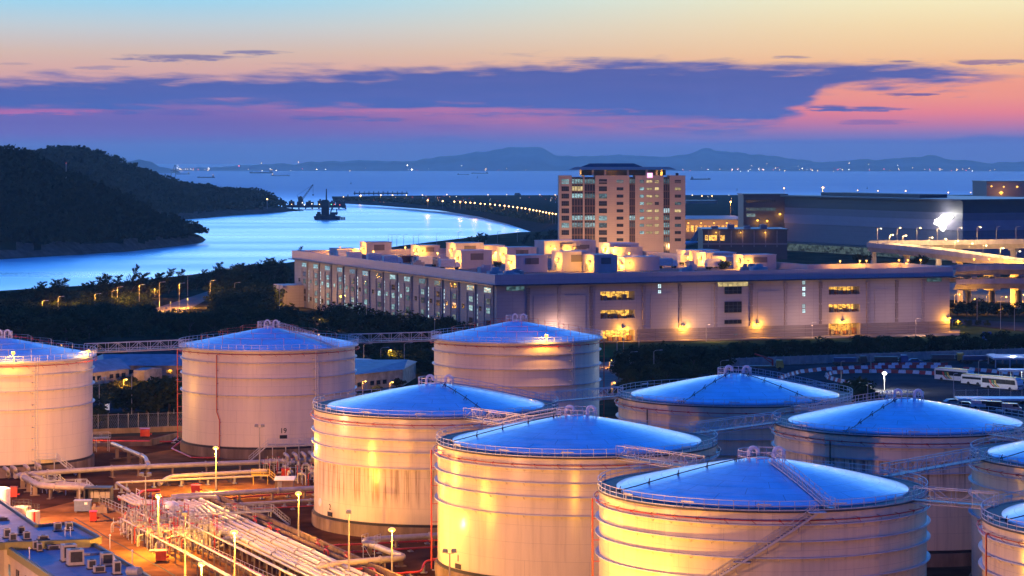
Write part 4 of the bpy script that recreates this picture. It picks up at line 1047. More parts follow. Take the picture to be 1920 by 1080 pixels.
# things standing on the roof: trucks, containers, planters
m_box_w = mat('truck_box_white', (.62, .60, .58), .5, var=.15); m_cont = mat('rust_red_container', (.28, .06, .03), .6, var=.3); m_tyre = mat('tyre_rubber', (.015, .015, .015), .8); m_cab = mat('truck_cab_blue', (.06, .10, .22), .4)
def on_roof(px, py, z=20.2): p = G(px, py, z); return p
def box_truck(loc, rz, label, body, cab=None):
    t = thing('box_truck', label, 'truck', loc, rz, 'trucks parked on the warehouse roof')
    mb = MB(); mb.b2((-3.6, -1.2, 1.0), (1.9, 1.2, 3.7)); mb.build('cargo_box', body, t)
    mb = MB(); mb.add([(2.1, -1.1, .7), (4.0, -1.1, .7), (4.0, -1.1, 1.7), (3.5, -1.1, 2.8), (2.1, -1.1, 2.8), (2.1, 1.1, .7), (4.0, 1.1, .7), (4.0, 1.1, 1.7), (3.5, 1.1, 2.8), (2.1, 1.1, 2.8)],
           [(0, 1, 2, 3, 4), (9, 8, 7, 6, 5), (0, 5, 6, 1), (1, 6, 7, 2), (2, 7, 8, 3), (3, 8, 9, 4), (4, 9, 5, 0)]); mb.build('cab', cab or m_white, t)
    mb = MB(); mb.add([(3.99, -1.0, 1.75), (3.99, 1.0, 1.75), (3.56, 1.0, 2.72), (3.56, -1.0, 2.72)], [(0, 1, 2, 3)]); mb.v = [(x + .03, y, z) for x, y, z in mb.v]; mb.build('windscreen', m_glass, t)
    for x in (-2.6, 2.9):
        for y in (-1.0, 1.0):
            mb = MB(); mb.bar((x, y - .18, .5), (x, y + .18, .5), .5, 12, sm=False); mb.build('wheel', m_tyre, t)
    return t
for i, (px, py, rz, lb) in enumerate([(648, 486, .4, 'white box truck by the low wall at the left end of the roof'), (668, 490, .4, 'white box truck next to the first plant room'), (705, 493, .37, 'white box truck in front of the widest left plant room'), (735, 497, .37, 'white box truck left of the rust red container'),
                                       (800, 500, .37, 'white box truck beside the blue grey container'), (842, 505, .37, 'white box truck below the middle plant rooms'), (1250, 503, .37, 'white box truck behind the parapet left of the roof trees'), (1290, 496, .37, 'white box truck between plant rooms on the right half of the roof'), (1340, 505, .37, 'white box truck near the parapet under the right plant rooms')]):
    box_truck(on_roof(px, py), rz, lb, m_box_w, m_cab if i % 3 == 1 else m_white)
for px, py, m_, lb in ((765, 492, m_cont, 'rust red shipping container on the warehouse roof'), (792, 494, mat('blue_container', (.05, .09, .20), .6), 'blue grey shipping container on the warehouse roof')):
    mb = MB(); mb.b2((-3, -1.2, 0), (3, 1.2, 2.6))
    for k in range(20): mb.b2((-2.9 + k * .3, -1.26, .15), (-2.76 + k * .3, -1.2, 2.45)); 
    o = mb.build('shipping_container', m_, None, on_roof(px, py), .37); tag(o, lb, 'container')
for i, (x, y, h) in enumerate([(932, 500, 2.2), (1080, 507, 2.4), (1070, 508, 1.8), (1095, 505, 2), (1195, 503, 2.8), (1222, 504, 2), (1345, 503, 3.2), (1360, 505, 3.6), (1330, 505, 2), (1617, 497, 4.8), (1726, 496, 4), (1715, 497, 3), (1660, 498, 2), (1010, 502, 1.5), (985, 506, 1.6)]):
    k = h / 2.4; plant('shrub', PS[i % 3], on_roof(x, y), (k * .8, k * .8, k), i, 'dark bush in a planter on the warehouse roof, %s in line from the left' % nth(i + 1), 'shrub', 'bushes on the warehouse roof')

# ------------------------------------------------------------------ office tower
TY = 1400.0; tk = TY / F; tx0 = (1048 - 960) * tk; TWD = (1285 - 1048) * tk
def tp(px, py): return (px - 1048) * tk, CZ - (py - H0) * tk
m_tow = clad('tower_pink_stone', (.44, .34, .26), 1.05, 3.2, .28, .6)
m_tdk = mat('tower_glazing_dark', (.03, .03, .04), .15, var=.4, scale=.3)
m_mull = mat('bronze_mullion', (.16, .09, .06), .5, .3)
tw = thing('office_tower', 'pink stone office tower with flat roof canopy above the warehouse', 'tower', (tx0, TY, 0))
zt = tp(0, 329)[1]
strips = [(1072, 1093), (1096, 1116), (1180, 1191), (1244, 1256)]
edges = [1048] + [e for s_ in strips for e in s_] + [1285]
mb = MB()
for k in range(0, len(edges), 2):
    a0, a1 = tp(edges[k], 0)[0], tp(edges[k + 1], 0)[0]; mb.b2((a0, 0, 0), (a1, 30, zt)); mb.b2((a0 - .1, -.15, zt - 3.9), (a1 + .1, -.004, zt - 3.5))
mb.b2((0, 31, 0), (TWD, 34, zt - 1))
mb.build('wall', m_tow, tw)
for px_, w_ in ((1065, 16000), (1120, 42000), (1175, 26000), (1260, 18000)):
    a = tp(px_, 0)[0]; mb = MB(); mb.bar((a, -34, 0), (a, -34, 10), .15, 6); mb.b2((a - .7, -34.3, 10), (a + .7, -33.4, 10.4)); mb.build('facade_flood', m_pole, tw); lamp((a, -32, 10.2), (1, .50, .20), w_ * .8, .5, tw)
rows = [tp(0, y)[1] for y in (340.5, 354, 367.7, 381.5, 395.3, 409, 422.5, 436, 449.5)]
rb = random.Random(12)
for (x0, x1) in strips:      # recessed glazed bays
    a0, a1 = tp(x0, 0)[0], tp(x1, 0)[0]; nx = 4 if x0 < 1150 else 3
    mb = MB(); mb.quad((a0, .9, 0), (a1, .9, 0), (a1, .9, zt - 1.2), (a0, .9, zt - 1.2), 0)
    for i in range(nx + 1): x = a0 + (a1 - a0) * i / nx; mb.b2((x - .16, .5, 0), (x + .16, .89, zt - 1.3), 1)
    for z in rows: mb.b2((a0, .62, z - 1.7), (a1, .885, z - 1.15), 1)
    cb = mb.build('glazed_bay', [m_tdk, m_mull], tw)
    pat = {1072: 'mmd.dcc..', 1096: 'md m.dcc.', 1180: 'd...dmm.d', 1244: 'd...ccmm d'}[x0].replace('d', 'd')
    lits = {1072: {0: 'c', 1: 'y', 2: 'c', 5: 'c', 6: 'c'}, 1096: {0: 'm', 2: 'm', 5: 'c', 6: 'c'}, 1180: {5: 'c', 6: 'm', 0: 'm'}, 1244: {4: 'w', 5: 'm', 6: 'c', 7: 'c', 8: 'm', 0: 'm'}}[x0]
    for r, kd in lits.items():
        h_ = 2.5; mm = {'c': m_wcool, 'm': m_wdim, 'y': m_wyel, 'w': m_wwhite}[kd]
        mb = MB(); mb.quad((a0 + .2, .8, rows[r] - 1.1), (a1 - .2, .8, rows[r] - 1.1), (a1 - .2, .8, rows[r] + 1.4), (a0 + .2, .8, rows[r] + 1.4)); mb.build('lit_pane', mm, cb)
for r, z in enumerate(rows):
    for (xc, wpx, hpx, nx, ny) in ((1060, 14, 9, 4, 2), (1130.5, 15, 9, 4, 2), (1162.5, 12.5, 5.5, 2, 1), (1203.5, 8, 5.5, 2, 2), (1217.5, 11.5, 4.5, 2, 1), (1231.5, 7.5, 5.5, 2, 2), (1271, 11.5, 5.5, 2, 1)):
        if r == 8 and xc in (1060, 1203.5, 1217.5, 1231.5): continue
        kd = 'd'
        if xc in (1203.5,): kd = 'c' if r not in (0,) else 'm'
        elif xc == 1217.5: kd = 'y'
        elif xc == 1231.5: kd = 'd' if r == 3 else 'y'
        elif xc == 1060: kd = {0: 'c', 6: 'c'}.get(r, 'd')
        elif xc == 1130.5: kd = {2: 'm', 5: 'c', 6: 'm'}.get(r, 'd')
        elif xc == 1271: kd = {1: 'y', 4: 'y', 3: 'm', 6: 'm'}.get(r, 'd')
        elif xc == 1162.5: kd = 'm' if r in (0,) else 'd'
        put(W_(wpx * tk, hpx * tk, nx, ny, kd), 'window', tw, (tp(xc, 0)[0], -.02, z))
mb = MB(); a0, a1 = tp(1090, 0)[0], tp(1250, 0)[0]; mb.b2((a0, 8, zt + .01), (a1, 24, zt + 3.2)); mb.build('rooftop_room', m_dark, tw)
for px in (1089, 1112, 1135, 1178, 1213, 1232, 1241):
    a = tp(px, 0)[0]; mb = MB(); mb.b2((a - .6, 3, zt), (a + .6, 4.2, zt + 3.3)); mb.build('canopy_post', m_grey, tw)
mb = MB(); a0, a1 = tp(1066, 0)[0], tp(1269, 0)[0]; mb.prism([(a0, 1), (a1, 1), (a1 - 3, 28), (a0 + 3, 28)], zt + 3.3, zt + 4.9, top=[(a0 + 4, 3), (a1 - 4, 3), (a1 - 6, 26), (a0 + 6, 26)]); mb.build('roof_canopy', m_tow, tw)
mb = MB(); a0, a1 = tp(1090, 0)[0], tp(1206, 0)[0]; mb.prism([(a0, 4), (a1, 4), (a1, 24), (a0, 24)], zt + 4.92, zt + 6.9, top=[(a0 + 5, 6), (a1 - 5, 6), (a1 - 5, 22), (a0 + 5, 22)]); mb.build('upper_canopy', m_eave, tw)
for px_ in (1085, 1150, 1240):
    lamp((tp(px_, 0)[0], 1.0, zt + 1.2), SODIUM, 900, .3, tw)
a = tp(1270.5, 0)[0]; mb = MB(); mb.b2((a - .8, 4, zt), (a + .8, 6, zt + 1.4)); mb.build('vent_box', m_dark, tw)
m_logo = glow('lit_logo_pink', (1.0, .40, .72), 1.6); m_logo2 = glow('lit_logo_white', (1.0, .92, .96), 2.2)
a, z = tp(1218.5, 0)[0], tp(0, 329)[1]
mb = MB(); mb.b2((a - 1.6, -.35, z - 1.3), (a + 1.6, -.2, z + 1.5), 0)
sq = [(-1.1, .9), (1.1, .9), (1.1, .55), (-.5, .55), (-.5, .3), (1.1, .3), (1.1, -.75), (-1.1, -.75), (-1.1, -.4), (.5, -.4), (.5, -.1), (-1.1, -.1)]
mb.add([(a + x, -.40, z + .1 + y) for x, y in sq[::-1]], [tuple(range(12))], 1); mb.build('lit_sign', [m_logo, m_logo2], tw)

# ------------------------------------------------------------------ dark hangar, office block, low blocks
m_hdk = clad('hangar_dark_cladding', (.055, .055, .075), 3, 6, .2); m_hgr = clad('hangar_grey_cladding', (.20, .19, .23), 3, 7, .15); m_hlt = clad('hangar_pale_band', (.34, .31, .37), 3, 7, .12)
P0 = Vector((183, 1647)); P1 = Vector((268, 1459)); hd = (P1 - P0); HL = hd.length; hg = thing('hangar', 'huge dark grey hangar with pale band and white shining sign', 'hangar', (P0.x, P0.y, 0), atan2(hd.y, hd.x))
HT = 36.8; DD = 90
for nm, z0, z1, m_ in (('lower_wall', 0, 18.5, m_hgr), ('pale_band', 18.5, 24.5, m_hlt), ('upper_wall', 24.5, 29.0, m_hgr), ('clerestory', 29.0, HT - .6, m_hdk)):
    mb = MB(); e = .0 if nm != 'pale_band' else .25
    mb.b2((-e, -e, z0), (HL + e, DD, z1)); mb.build(nm, m_, hg)
mb = MB(); mb.b2((-2, -2.5, HT - .6), (HL + 2, DD + 2, HT + .4)); mb.build('roof', m_eave, hg)
mb = MB(); mb.b2((30, 10, HT + .4), (HL - 60, 30, HT + 2.6)); mb.build('roof_monitor', m_hdk, hg)
mb = MB(); mb.b2((4, -9, 5.6), (HL - 3, -.3, 6.6)); mb.build('dock_canopy', m_hdk, hg)
mb = MB(); mb.quad((4, -.5, .3), (HL - 3, -.5, .3), (HL - 3, -.5, 5.4), (4, -.5, 5.4)); mb.build('lit_dock', win_glow('dock_light', (.30, .42, .40), .22, .95, .5), hg)
# blown-out lit emblem: an irregular pale swoosh
m_blow = glow('shining_sign', (1.0, .97, .9), 5.0)
def hpx(px, py):
    k = (px - 960) / F; hu = hd.normalized(); s_ = (k * P0.y - P0.x) / (hu.x - k * hu.y); Y = P0.y + s_ * hu.y; return s_, CZ - (py - H0) * Y / F
pts = [hpx(x, y) for x, y in ((1753, 420), (1755, 412), (1764, 408), (1768, 402), (1776, 402), (1786, 402), (1788, 407), (1783, 413), (1776, 420), (1774, 428), (1770, 434), (1765, 430), (1763, 424))]
mb = MB(); n = len(pts)
mb.add([(x, -.9, z) for x, z in pts] + [(x, -.3, z) for x, z in pts], [tuple(range(n))[::-1], tuple(range(n)), tuple(range(n, 2 * n))] + [(i, (i + 1) % n, n + (i + 1) % n, n + i) for i in range(n)]); mb.build('lit_sign', m_blow, hg)
lamp((pts[4][0], -6, pts[4][1]), (1, .95, .85), 12000, 1.0, hg)
def block(name, label, cat, px0, px1, Y, yt, yb=None, dep=40, m_=m_hdk, rz=0.0, roofm=m_eave, group=None):
    x0, x1 = (px0 - 960) * Y / F, (px1 - 960) * Y / F; z = CZ - (yt - H0) * Y / F
    t = thing(name, label, cat, (x0, Y, 0), rz, group); w_ = (x1 - x0) / cos(rz)
    mb = MB(); mb.b2((0, 0, 0), (w_, dep, z)); mb.build('wall', m_, t)
    mb = MB(); mb.b2((-.6, -.6, z), (w_ + .6, dep + .6, z + .9)); mb.build('roof', roofm, t)
    return t, w_, z
t, w_, z = block('office_block', 'dark office block with two lit window strips left of the hangar', 'office block', 1394, 1476, 1660, 366, m_=m_hdk)
k_ = 1660 / F
for y0, y1, n_, kd in ((389, 396, 16, 'm'), (400, 407, 6, 'c'), (374, 380, 14, 'd')):
    xx = 5 * k_; put(W_(55 * k_ if n_ > 6 else 16 * k_, (y1 - y0) * k_ * .9, n_, 1, kd), 'window', t, ((33 if n_ > 6 else 14) * k_, -.02, CZ - ((y0 + y1) / 2 - H0) * k_))
for x, y in ((1420, 413), (1438, 414), (1462, 401)):
    xx, zz = (x - 1394) * k_, CZ - (y - H0) * k_
    mb = MB(); mb.lathe([(.01, -1.0), (1.0, 0), (.01, .7)], 10, c=(xx, -1.5, zz)); mb.build('wall_lamp', m_lens_s, t); lamp((xx, -4, zz - 1), SODIUM, 1300, .5, t)
mb = MB(); mb.quad((8, -.6, z - 31), (24, -.6, z - 31), (24, -.6, z - 24), (8, -.6, z - 24)); mb.build('lit_bay', m_bay, t)
t, w_, z = block('low_block', 'low dark flat roofed block below the office block', 'building', 1318, 1476, 1500, 432, m_=m_hdk)
mb = MB()
for k in range(7): mb.b2((3 + k * 7, -.25, z * .42), (3.6 + k * 7, -.01, z))
mb.b2((0, -.4, z * .50), (w_, -.02, z * .56)); mb.build('facade_frame', m_hgr, t)
for k in range(4):
    mb = MB(); mb.b2((6 + k * 10, 8, z + .9), (10 + k * 10, 14, z + 2.4 + k % 2)); mb.build('roof_unit', m_hgr, t)
for k in range(3):  # wall lamps added to lighten the dark front
    mb = MB(); mb.lathe([(.01, -.5), (.5, 0), (.01, .4)], 8, c=(8 + k * 15, -.8, z - 1.2)); mb.build('wall_lamp', m_lens_s, t); lamp((8 + k * 15, -2.5, z - 1.8), SODIUM, 900, .4, t)
for x0, x1 in ((1322, 1344), (1350, 1359)):
    mb = MB(); kk = 1500 / F; mb.quad(((x0 - 1318) * kk, -.1, CZ - (451 - H0) * kk), ((x1 - 1318) * kk, -.1, CZ - (451 - H0) * kk), ((x1 - 1318) * kk, -.1, CZ - (441 - H0) * kk), ((x0 - 1318) * kk, -.1, CZ - (441 - H0) * kk)); mb.build('lit_opening', m_bay, t)
t, w_, z = block('terminal_shed', 'long shed with blue roof and a row of yellow lit bays right of the tower', 'shed', 1284, 1404, 1900, 413, m_=mat('terminal_wall', (.25, .20, .15), .7), dep=130, roofm=mat('terminal_roof', (.10, .13, .20), .6))
kk = 1900 / F
for k in range(14):
    xx = (3 + k * 8.2) * kk; mb = MB(); mb.quad((xx, -.1, z - 9), (xx + 2.2, -.1, z - 9), (xx + 2.2, -.1, z - 4), (xx, -.1, z - 4)); mb.build('lit_bay', m_bay, t)
for k in range(5):
    xx = (6 + k * 24) * kk; mb = MB(); mb.lathe([(.01, -.8), (.8, 0), (.01, .6)], 8, c=(xx, -3, z - 2)); mb.build('wall_lamp', m_lens_s, t); lamp((xx, -7, z - 3), SODIUM, 2500, .5, t)
t, w_, z = block('far_hangar', 'wide flat hangar far behind at the right edge with roof lamps', 'hangar', 1850, 1990, 2600, 341, m_=mat('far_hangar_wall', (.16, .13, .14), .7), dep=80)
kk = 2600 / F
for x, y, s_ in ((1858, 349, 1.0), (1881, 350, 1.0), (1906, 350, 1.2), (1876, 361, 2.0)):
    mb = MB(); r = 1.2 * s_; mb.lathe([(.01, -r), (r, 0), (.01, r * .7)], 10, c=((x - 1850) * kk, -3, CZ - (y - H0) * kk)); mb.build('wall_lamp', m_lens_s, t)
lamp(((1876 - 1850) * kk, -14, CZ - (361 - H0) * kk), SODIUM, 9000, 1, t)
t, w_, z = block('dark_block', 'dark block right of the hangar with two white floodlights', 'building', 1806, 2000, 1480, 385, m_=m_hdk, dep=50)
kk = 1480 / F
for x in (1838, 1854):
    xx, zz = (x - 1806) * kk, CZ - (409 - H0) * kk; mb = MB(); mb.lathe([(.01, -.6), (.6, 0), (.01, .5)], 8, c=(xx, -1.2, zz)); mb.build('wall_lamp', m_lens_w, t); lamp((xx, -3, zz - .5), (.75, .95, 1), 6000, .4, t)
mb = MB(); mb.quad((28, -.1, z - 8), (40, -.1, z - 8), (40, -.1, z - 3), (28, -.1, z - 3)); mb.build('window', m_wdim, t)
t, w_, z = block('low_hangar', 'row of pale arched sheds on the airfield right of the tower', 'shed', 1286, 1345, 3300, 377, m_=mat('airfield_shed', (.22, .18, .18), .7), dep=40)
# white plane fin showing above the low block
mb = MB(); p = Q(1226, 452, 1700); kk = 1700 / F
mb.add([(0, 0, 0), (4.5, 0, 0), (7.5, 0, 8.5), (5.3, 0, 8.5), (0, .5, 0), (4.5, .5, 0), (7.5, .5, 8.5), (5.3, .5, 8.5)], [(0, 1, 2, 3), (7, 6, 5, 4), (0, 4, 5, 1), (1, 5, 6, 2), (2, 6, 7, 3), (3, 7, 4, 0)])
al = thing('parked_aircraft', 'parked aircraft with grey tail fin beside the tower', 'aircraft', (p.x + 25, p.y, 0))
o = mb.build('tail_fin', m_grey, al, (0, 0, p.z))
mb = MB(); mb.tube([(-34, .25, p.z - 3), (-30, .25, p.z - 2.6), (-4, .25, p.z - 2.0), (6, .25, p.z - .6)], [.6, 2.0, 2.0, .5], 14); mb.build('fuselage', m_white, al)
for x in (-29, -8): 
    mb = MB(); mb.bar((x, .25, .5), (x, .25, p.z - 3), .25, 8); mb.bar((x, -.6, .6), (x, 1.1, .6), .6, 12); mb.build('landing_gear', m_dark, al)

# ------------------------------------------------------------------ road viaducts at the right
m_vconc = mat('viaduct_concrete', (.46, .42, .38), .8, var=.2, scale=.3, stretch=(1, 1, .3)); m_vroad = mat('viaduct_road', (.10, .09, .085), .85, var=.2, scale=.2)
def viaduct(label, pts, w_=10, cols=(), th=2.5):
    base = Vector((pts[0][0], pts[0][1], 0)); t = thing('road_viaduct', label, 'viaduct', base)
    P = [Vector(p) - base for p in pts]; N = []
    for i in range(len(P)):
        d_ = (P[min(i + 1, len(P) - 1)] - P[max(i - 1, 0)]); d_.z = 0; d_.normalize(); N.append(Vector((d_.y, -d_.x, 0)))
    mb = MB()
    for i in range(len(P) - 1):
        a, b_, na, nb = P[i], P[i + 1], N[i] * w_ / 2, N[i + 1] * w_ / 2; U = Vector((0, 0, th))
        mb.quad(a - na, a + na, b_ + nb, b_ - nb, 1); mb.quad(a - na * .7 - U, b_ - nb * .7 - U, b_ + nb * .7 - U, a + na * .7 - U, 0)
        mb.quad(a + na, a + na * .7 - U, b_ + nb * .7 - U, b_ + nb, 0); mb.quad(a - na, b_ - nb, b_ - nb * .7 - U, a - na * .7 - U, 0)
    for e_, s_ in ((0, 1), (-1, -1)):
        a, na = P[e_], N[e_] * w_ / 2; U = Vector((0, 0, th)); mb.quad(a - na, a - na * .7 - U, a + na * .7 - U, a + na, 0)
    mb.build('deck', [m_vconc, m_vroad], t)
    for sg in (-1, 1):
        mb = MB()
        for i in range(len(P) - 1):
            a, b_ = P[i] + N[i] * sg * (w_ / 2), P[i + 1] + N[i + 1] * sg * (w_ / 2); ia, ib = P[i] + N[i] * sg * (w_ / 2 - .3), P[i + 1] + N[i + 1] * sg * (w_ / 2 - .3); U = Vector((0, 0, 1.5)); D = Vector((0, 0, -.5))
            mb.quad(a + D, b_ + D, b_ + U, a + U); mb.quad(ia, ib, ib + U, ia + U); mb.quad(a + U, b_ + U, ib + U, ia + U)
        mb.build('parapet', m_vconc, t)
    for i in cols:
        p = P[i]; mb = MB(); mb.bar((p.x, p.y, 0), (p.x, p.y, p.z - th), 1.3, 10); mb.box((p.x, p.y, p.z - th - .4), (3.0, w_ * .65, .9), atan2(N[i].y, N[i].x) + pi / 2); mb.build('column', m_vconc, t)
    return t, P, N
def path(lst, Y0): return [tuple(Q(x, y, Y)) for x, y, Y in lst]
V1 = [(1638, 457, 1120), (1700, 457, 1110), (1760, 457, 1100), (1830, 456, 1090), (1900, 455, 1080), (2000, 454, 1070)]
V2 = [(1640, 461, 1100), (1700, 466, 1080), (1750, 471.5, 1060), (1800, 477.5, 1040), (1850, 484.5, 1020), (1900, 492, 1000), (1960, 502, 985)]
V3 = [(1775, 506, 960), (1815, 504, 965), (1860, 502, 970), (1910, 502, 972), (2000, 504, 975)]
V4 = [(1775, 530, 960), (1815, 529, 965), (1860, 528, 970), (1910, 528, 972), (2000, 530, 975)]
viaduct('upper straight road viaduct with lamp posts behind the warehouse corner', path(V1, 0), 9, (0, 2, 4))
viaduct('road ramp lit yellow sloping down to the right behind the warehouse corner', path(V2, 0), 9, (1, 3, 5))
viaduct('upper deck of the stacked ramps lit yellow underneath at the right', path(V3, 0), 12, (1, 2, 3))
viaduct('lower deck of the stacked ramps lit yellow underneath at the right', path(V4, 0), 12, (1, 2, 3))
# ------------------------------------------------------------------ ground surfaces
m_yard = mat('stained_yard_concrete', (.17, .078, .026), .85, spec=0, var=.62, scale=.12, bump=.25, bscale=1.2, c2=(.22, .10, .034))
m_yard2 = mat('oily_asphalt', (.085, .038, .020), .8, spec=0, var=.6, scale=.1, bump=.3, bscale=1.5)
m_asph = mat('bus_yard_asphalt', (.055, .055, .060), .8, spec=.0, var=.35, scale=.08, bump=.2, bscale=1)
m_grass = mat('dry_grass', (.085, .085, .030), .95, spec=.0, var=.5, scale=.25, c2=(.12, .10, .04), bump=.6, bscale=2)
m_lawn = mat('verge_grass', (.050, .075, .022), .95, spec=.0, var=.4, scale=.15, bump=.5, bscale=2)
m_path = mat('pale_path', (.22, .19, .15), .85, spec=.0, var=.25, scale=.2)
m_joint = mat('tar_joint', (.012, .011, .011), .9)
def sheet(name, pts, z, m):
    mb = MB(); q = [G(x, y, 0) for x, y in pts]; mb.add([(p.x, p.y, z) for p in q], [tuple(range(len(q)))[::-1]])
    me_n = mb; o = struct(name, mb, m)
    if o.data.polygons[0].normal.z < 0: o.data.flip_normals()
    return o
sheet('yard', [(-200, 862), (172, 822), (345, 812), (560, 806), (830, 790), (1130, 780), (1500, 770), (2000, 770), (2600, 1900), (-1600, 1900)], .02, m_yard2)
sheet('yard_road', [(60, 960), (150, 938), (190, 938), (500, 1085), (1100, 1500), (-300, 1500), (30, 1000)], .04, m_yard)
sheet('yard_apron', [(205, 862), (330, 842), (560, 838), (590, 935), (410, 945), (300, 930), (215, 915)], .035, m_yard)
sheet('field', [(165, 672), (345, 668), (560, 664), (640, 668), (640, 646), (500, 643), (420, 642), (345, 646), (230, 652), (165, 660)], .02, mat('dark_field_asphalt', (.050, .056, .066), .8, spec=.0, var=.4, scale=.05))
sheet('lawn', [(150, 712), (260, 712), (350, 708), (350, 735), (300, 742), (150, 758)], .02, m_grass)
sheet('path', [(200, 738), (240, 730), (290, 716), (350, 712), (350, 722), (300, 732), (255, 744)], .05, m_path)
sheet('road', [(130, 752), (350, 742), (350, 762), (130, 782)], .03, m_asph)
sheet('verge', [(1000, 655), (1120, 645), (1800, 631), (1800, 640), (1350, 655), (1180, 668), (1120, 672)], .03, m_lawn)
sheet('forecourt', [(1000, 638), (1800, 618.5), (1800, 629), (1120, 642.5), (1000, 645)], .05, m_path)
sheet('road', [(1118, 680), (1195, 674), (1185, 700), (1150, 725), (1118, 760)], .04, m_path)
sheet('bus_yard', [(1300, 706), (1390, 688), (2100, 664), (2100, 770), (1640, 800), (1590, 752), (1440, 722)], .03, m_asph)
sheet('road', [(1770, 596), (1930, 606), (2100, 612), (2100, 632), (1930, 622), (1770, 604)], .04, m_asph)
sheet('verge', [(1770, 606), (1930, 624), (2100, 640), (1900, 648), (1770, 628)], .03, m_lawn)
sheet('road', [(1770, 540), (2100, 545), (2100, 575), (1770, 562)], .04, m_path)
sheet('shore_road', [(255, 590), (310, 572), (400, 543), (425, 538), (440, 541), (400, 556), (350, 582), (300, 604)], .05, m_path)
sheet('forecourt', [(515, 585), (575, 600), (700, 640), (640, 645), (560, 622), (505, 600)], .04, m_path)
sheet('road', [(40, 612), (200, 600), (260, 592), (270, 600), (200, 612), (50, 626)], .05, m_path)
mb = MB()       # tar joints in the yard road
for (a, b_) in (((140, 972), (335, 1085)), ((195, 968), (420, 1085)), ((185, 960), (300, 1022)), ((215, 985), (340, 1052)), ((120, 962), (190, 958))):
    p, q = G(*a), G(*b_); n_ = (q - p).normalized(); n_ = Vector((n_.y, -n_.x, 0)) * .12
    k = 8; prev = p
    for i in range(1, k + 1):
        c = p.lerp(q, i / k) + n_ * R_.uniform(-2, 2); mb.quad(prev - n_ * 1.3 + Vector((0, 0, .055)), prev + n_ * 1.3 + Vector((0, 0, .055)), c + n_ * 1.3 + Vector((0, 0, .055)), c - n_ * 1.3 + Vector((0, 0, .055))); prev = c
struct('road_markings', mb, m_joint)

# ------------------------------------------------------------------ lamps on posts
m_lens_off = mat('lamp_glass_off', (.25, .27, .3), .2)
def mast(name, label, px, top, base, heads=1, lit=0.0, c=SODIUM, r=.34, group=None, thick=.16, aim=None, lens=None):
    """Yard lamp: foot plate, tapered pole, cross bar and one or two flood heads."""
    p = G(px, base, 0); h = CZ - (top - H0) * p.y / F
    t = thing(name, label, 'lamp post', p, 0, group)
    mb = MB(); mb.cyl((0, 0, 0), thick * 2.2, .25, 8); mb.build('foot', m_conc, t)
    mb = MB(); mb.tube([(0, 0, .2), (0, 0, h * .5), (0, 0, h - .25)], [thick, thick * .75, thick * .5], 8); mb.bar((-.1 - .5 * (heads > 1), 0, h - .3), (.1 + .5 * (heads > 1), 0, h - .3), .06); mb.build('pole', m_pole, t)
    for k in range(heads):
        x = 0 if heads == 1 else (-.6, .6)[k]
        mb = MB(); mb.add([(x - .38, -.30, h - .15), (x + .38, -.30, h - .15), (x + .28, .3, h), (x - .28, .3, h), (x - .38, -.36, h + .28), (x + .38, -.36, h + .28), (x + .26, .28, h + .34), (x - .26, .28, h + .34)],
               [(3, 2, 1, 0), (4, 5, 6, 7), (0, 1, 5, 4), (1, 2, 6, 5), (2, 3, 7, 6), (3, 0, 4, 7)]); hd_ = mb.build('lamp_head', m_grey, t)
        if lit and (heads == 1 or k == 0 or lit > 0):
            mb = MB(); mb.lathe([(.01, -r * .7), (r * .8, -r * .45), (r * 1.1, 0), (r * .8, r * .45), (.01, r * .7)], 14, c=(x, -.42, h + .02)); mb.build('lens', lens or m_lens_s, hd_)
        else:
            mb = MB(); mb.quad((x - .3, -.345, h - .08), (x + .3, -.345, h - .08), (x + .3, -.375, h + .22), (x - .3, -.375, h + .22)); mb.build('lens', m_lens_off, hd_)
    if lit: lamp((0, -.9, h - .1), c, lit, .35, t)
    return t
FL = 'flood lamps in the tank yard'
LM = {}
for (px, top, base, w_, lb) in ((405, 840, 921, 52000, 'lit yard lamp in front of the tank numbered 19'), (560, 925, 1022, 13000, 'lit yard lamp left of the rust stained tank'), (735, 993, 1092, 18000, 'lit yard lamp left of the yellow lit tank'),
                               (297, 930, 1040, 46000, 'lit yard lamp by the red cabinet on the yard road'), (440, 997, 1118, 36000, 'lit lamp standing among the valve manifold pipes'), (378, 1058, 1135, 26000, 'short lit lamp at the bottom edge beside the kerb railing')):
    LM[px] = mast('yard_lamp', lb, px, top, base, 1, w_, SODIUM, .50 if px not in (297, 378) else .40, FL)
for (px, top, base, hd_, lb) in ((487, 799, 884, 2, 'unlit twin headed mast in front of the tank numbered 19'), (273, 890, 997, 2, 'unlit twin headed mast left of the parallel white pipes'), (347, 964, 1125, 1, 'unlit tall yard mast between kerb railing and manifold'), (654, 961, 1092, 1, 'unlit yard mast in front of the rust stained tank'), (843, 1034, 1110, 2, 'low twin spot mast at the foot of the yellow lit tank'), (149, 903, 945, 1, 'short unlit mast by the electrical panel shelter')):
    mast('yard_mast', lb, px, top, base, hd_, 0, group='unlit masts in the tank yard')
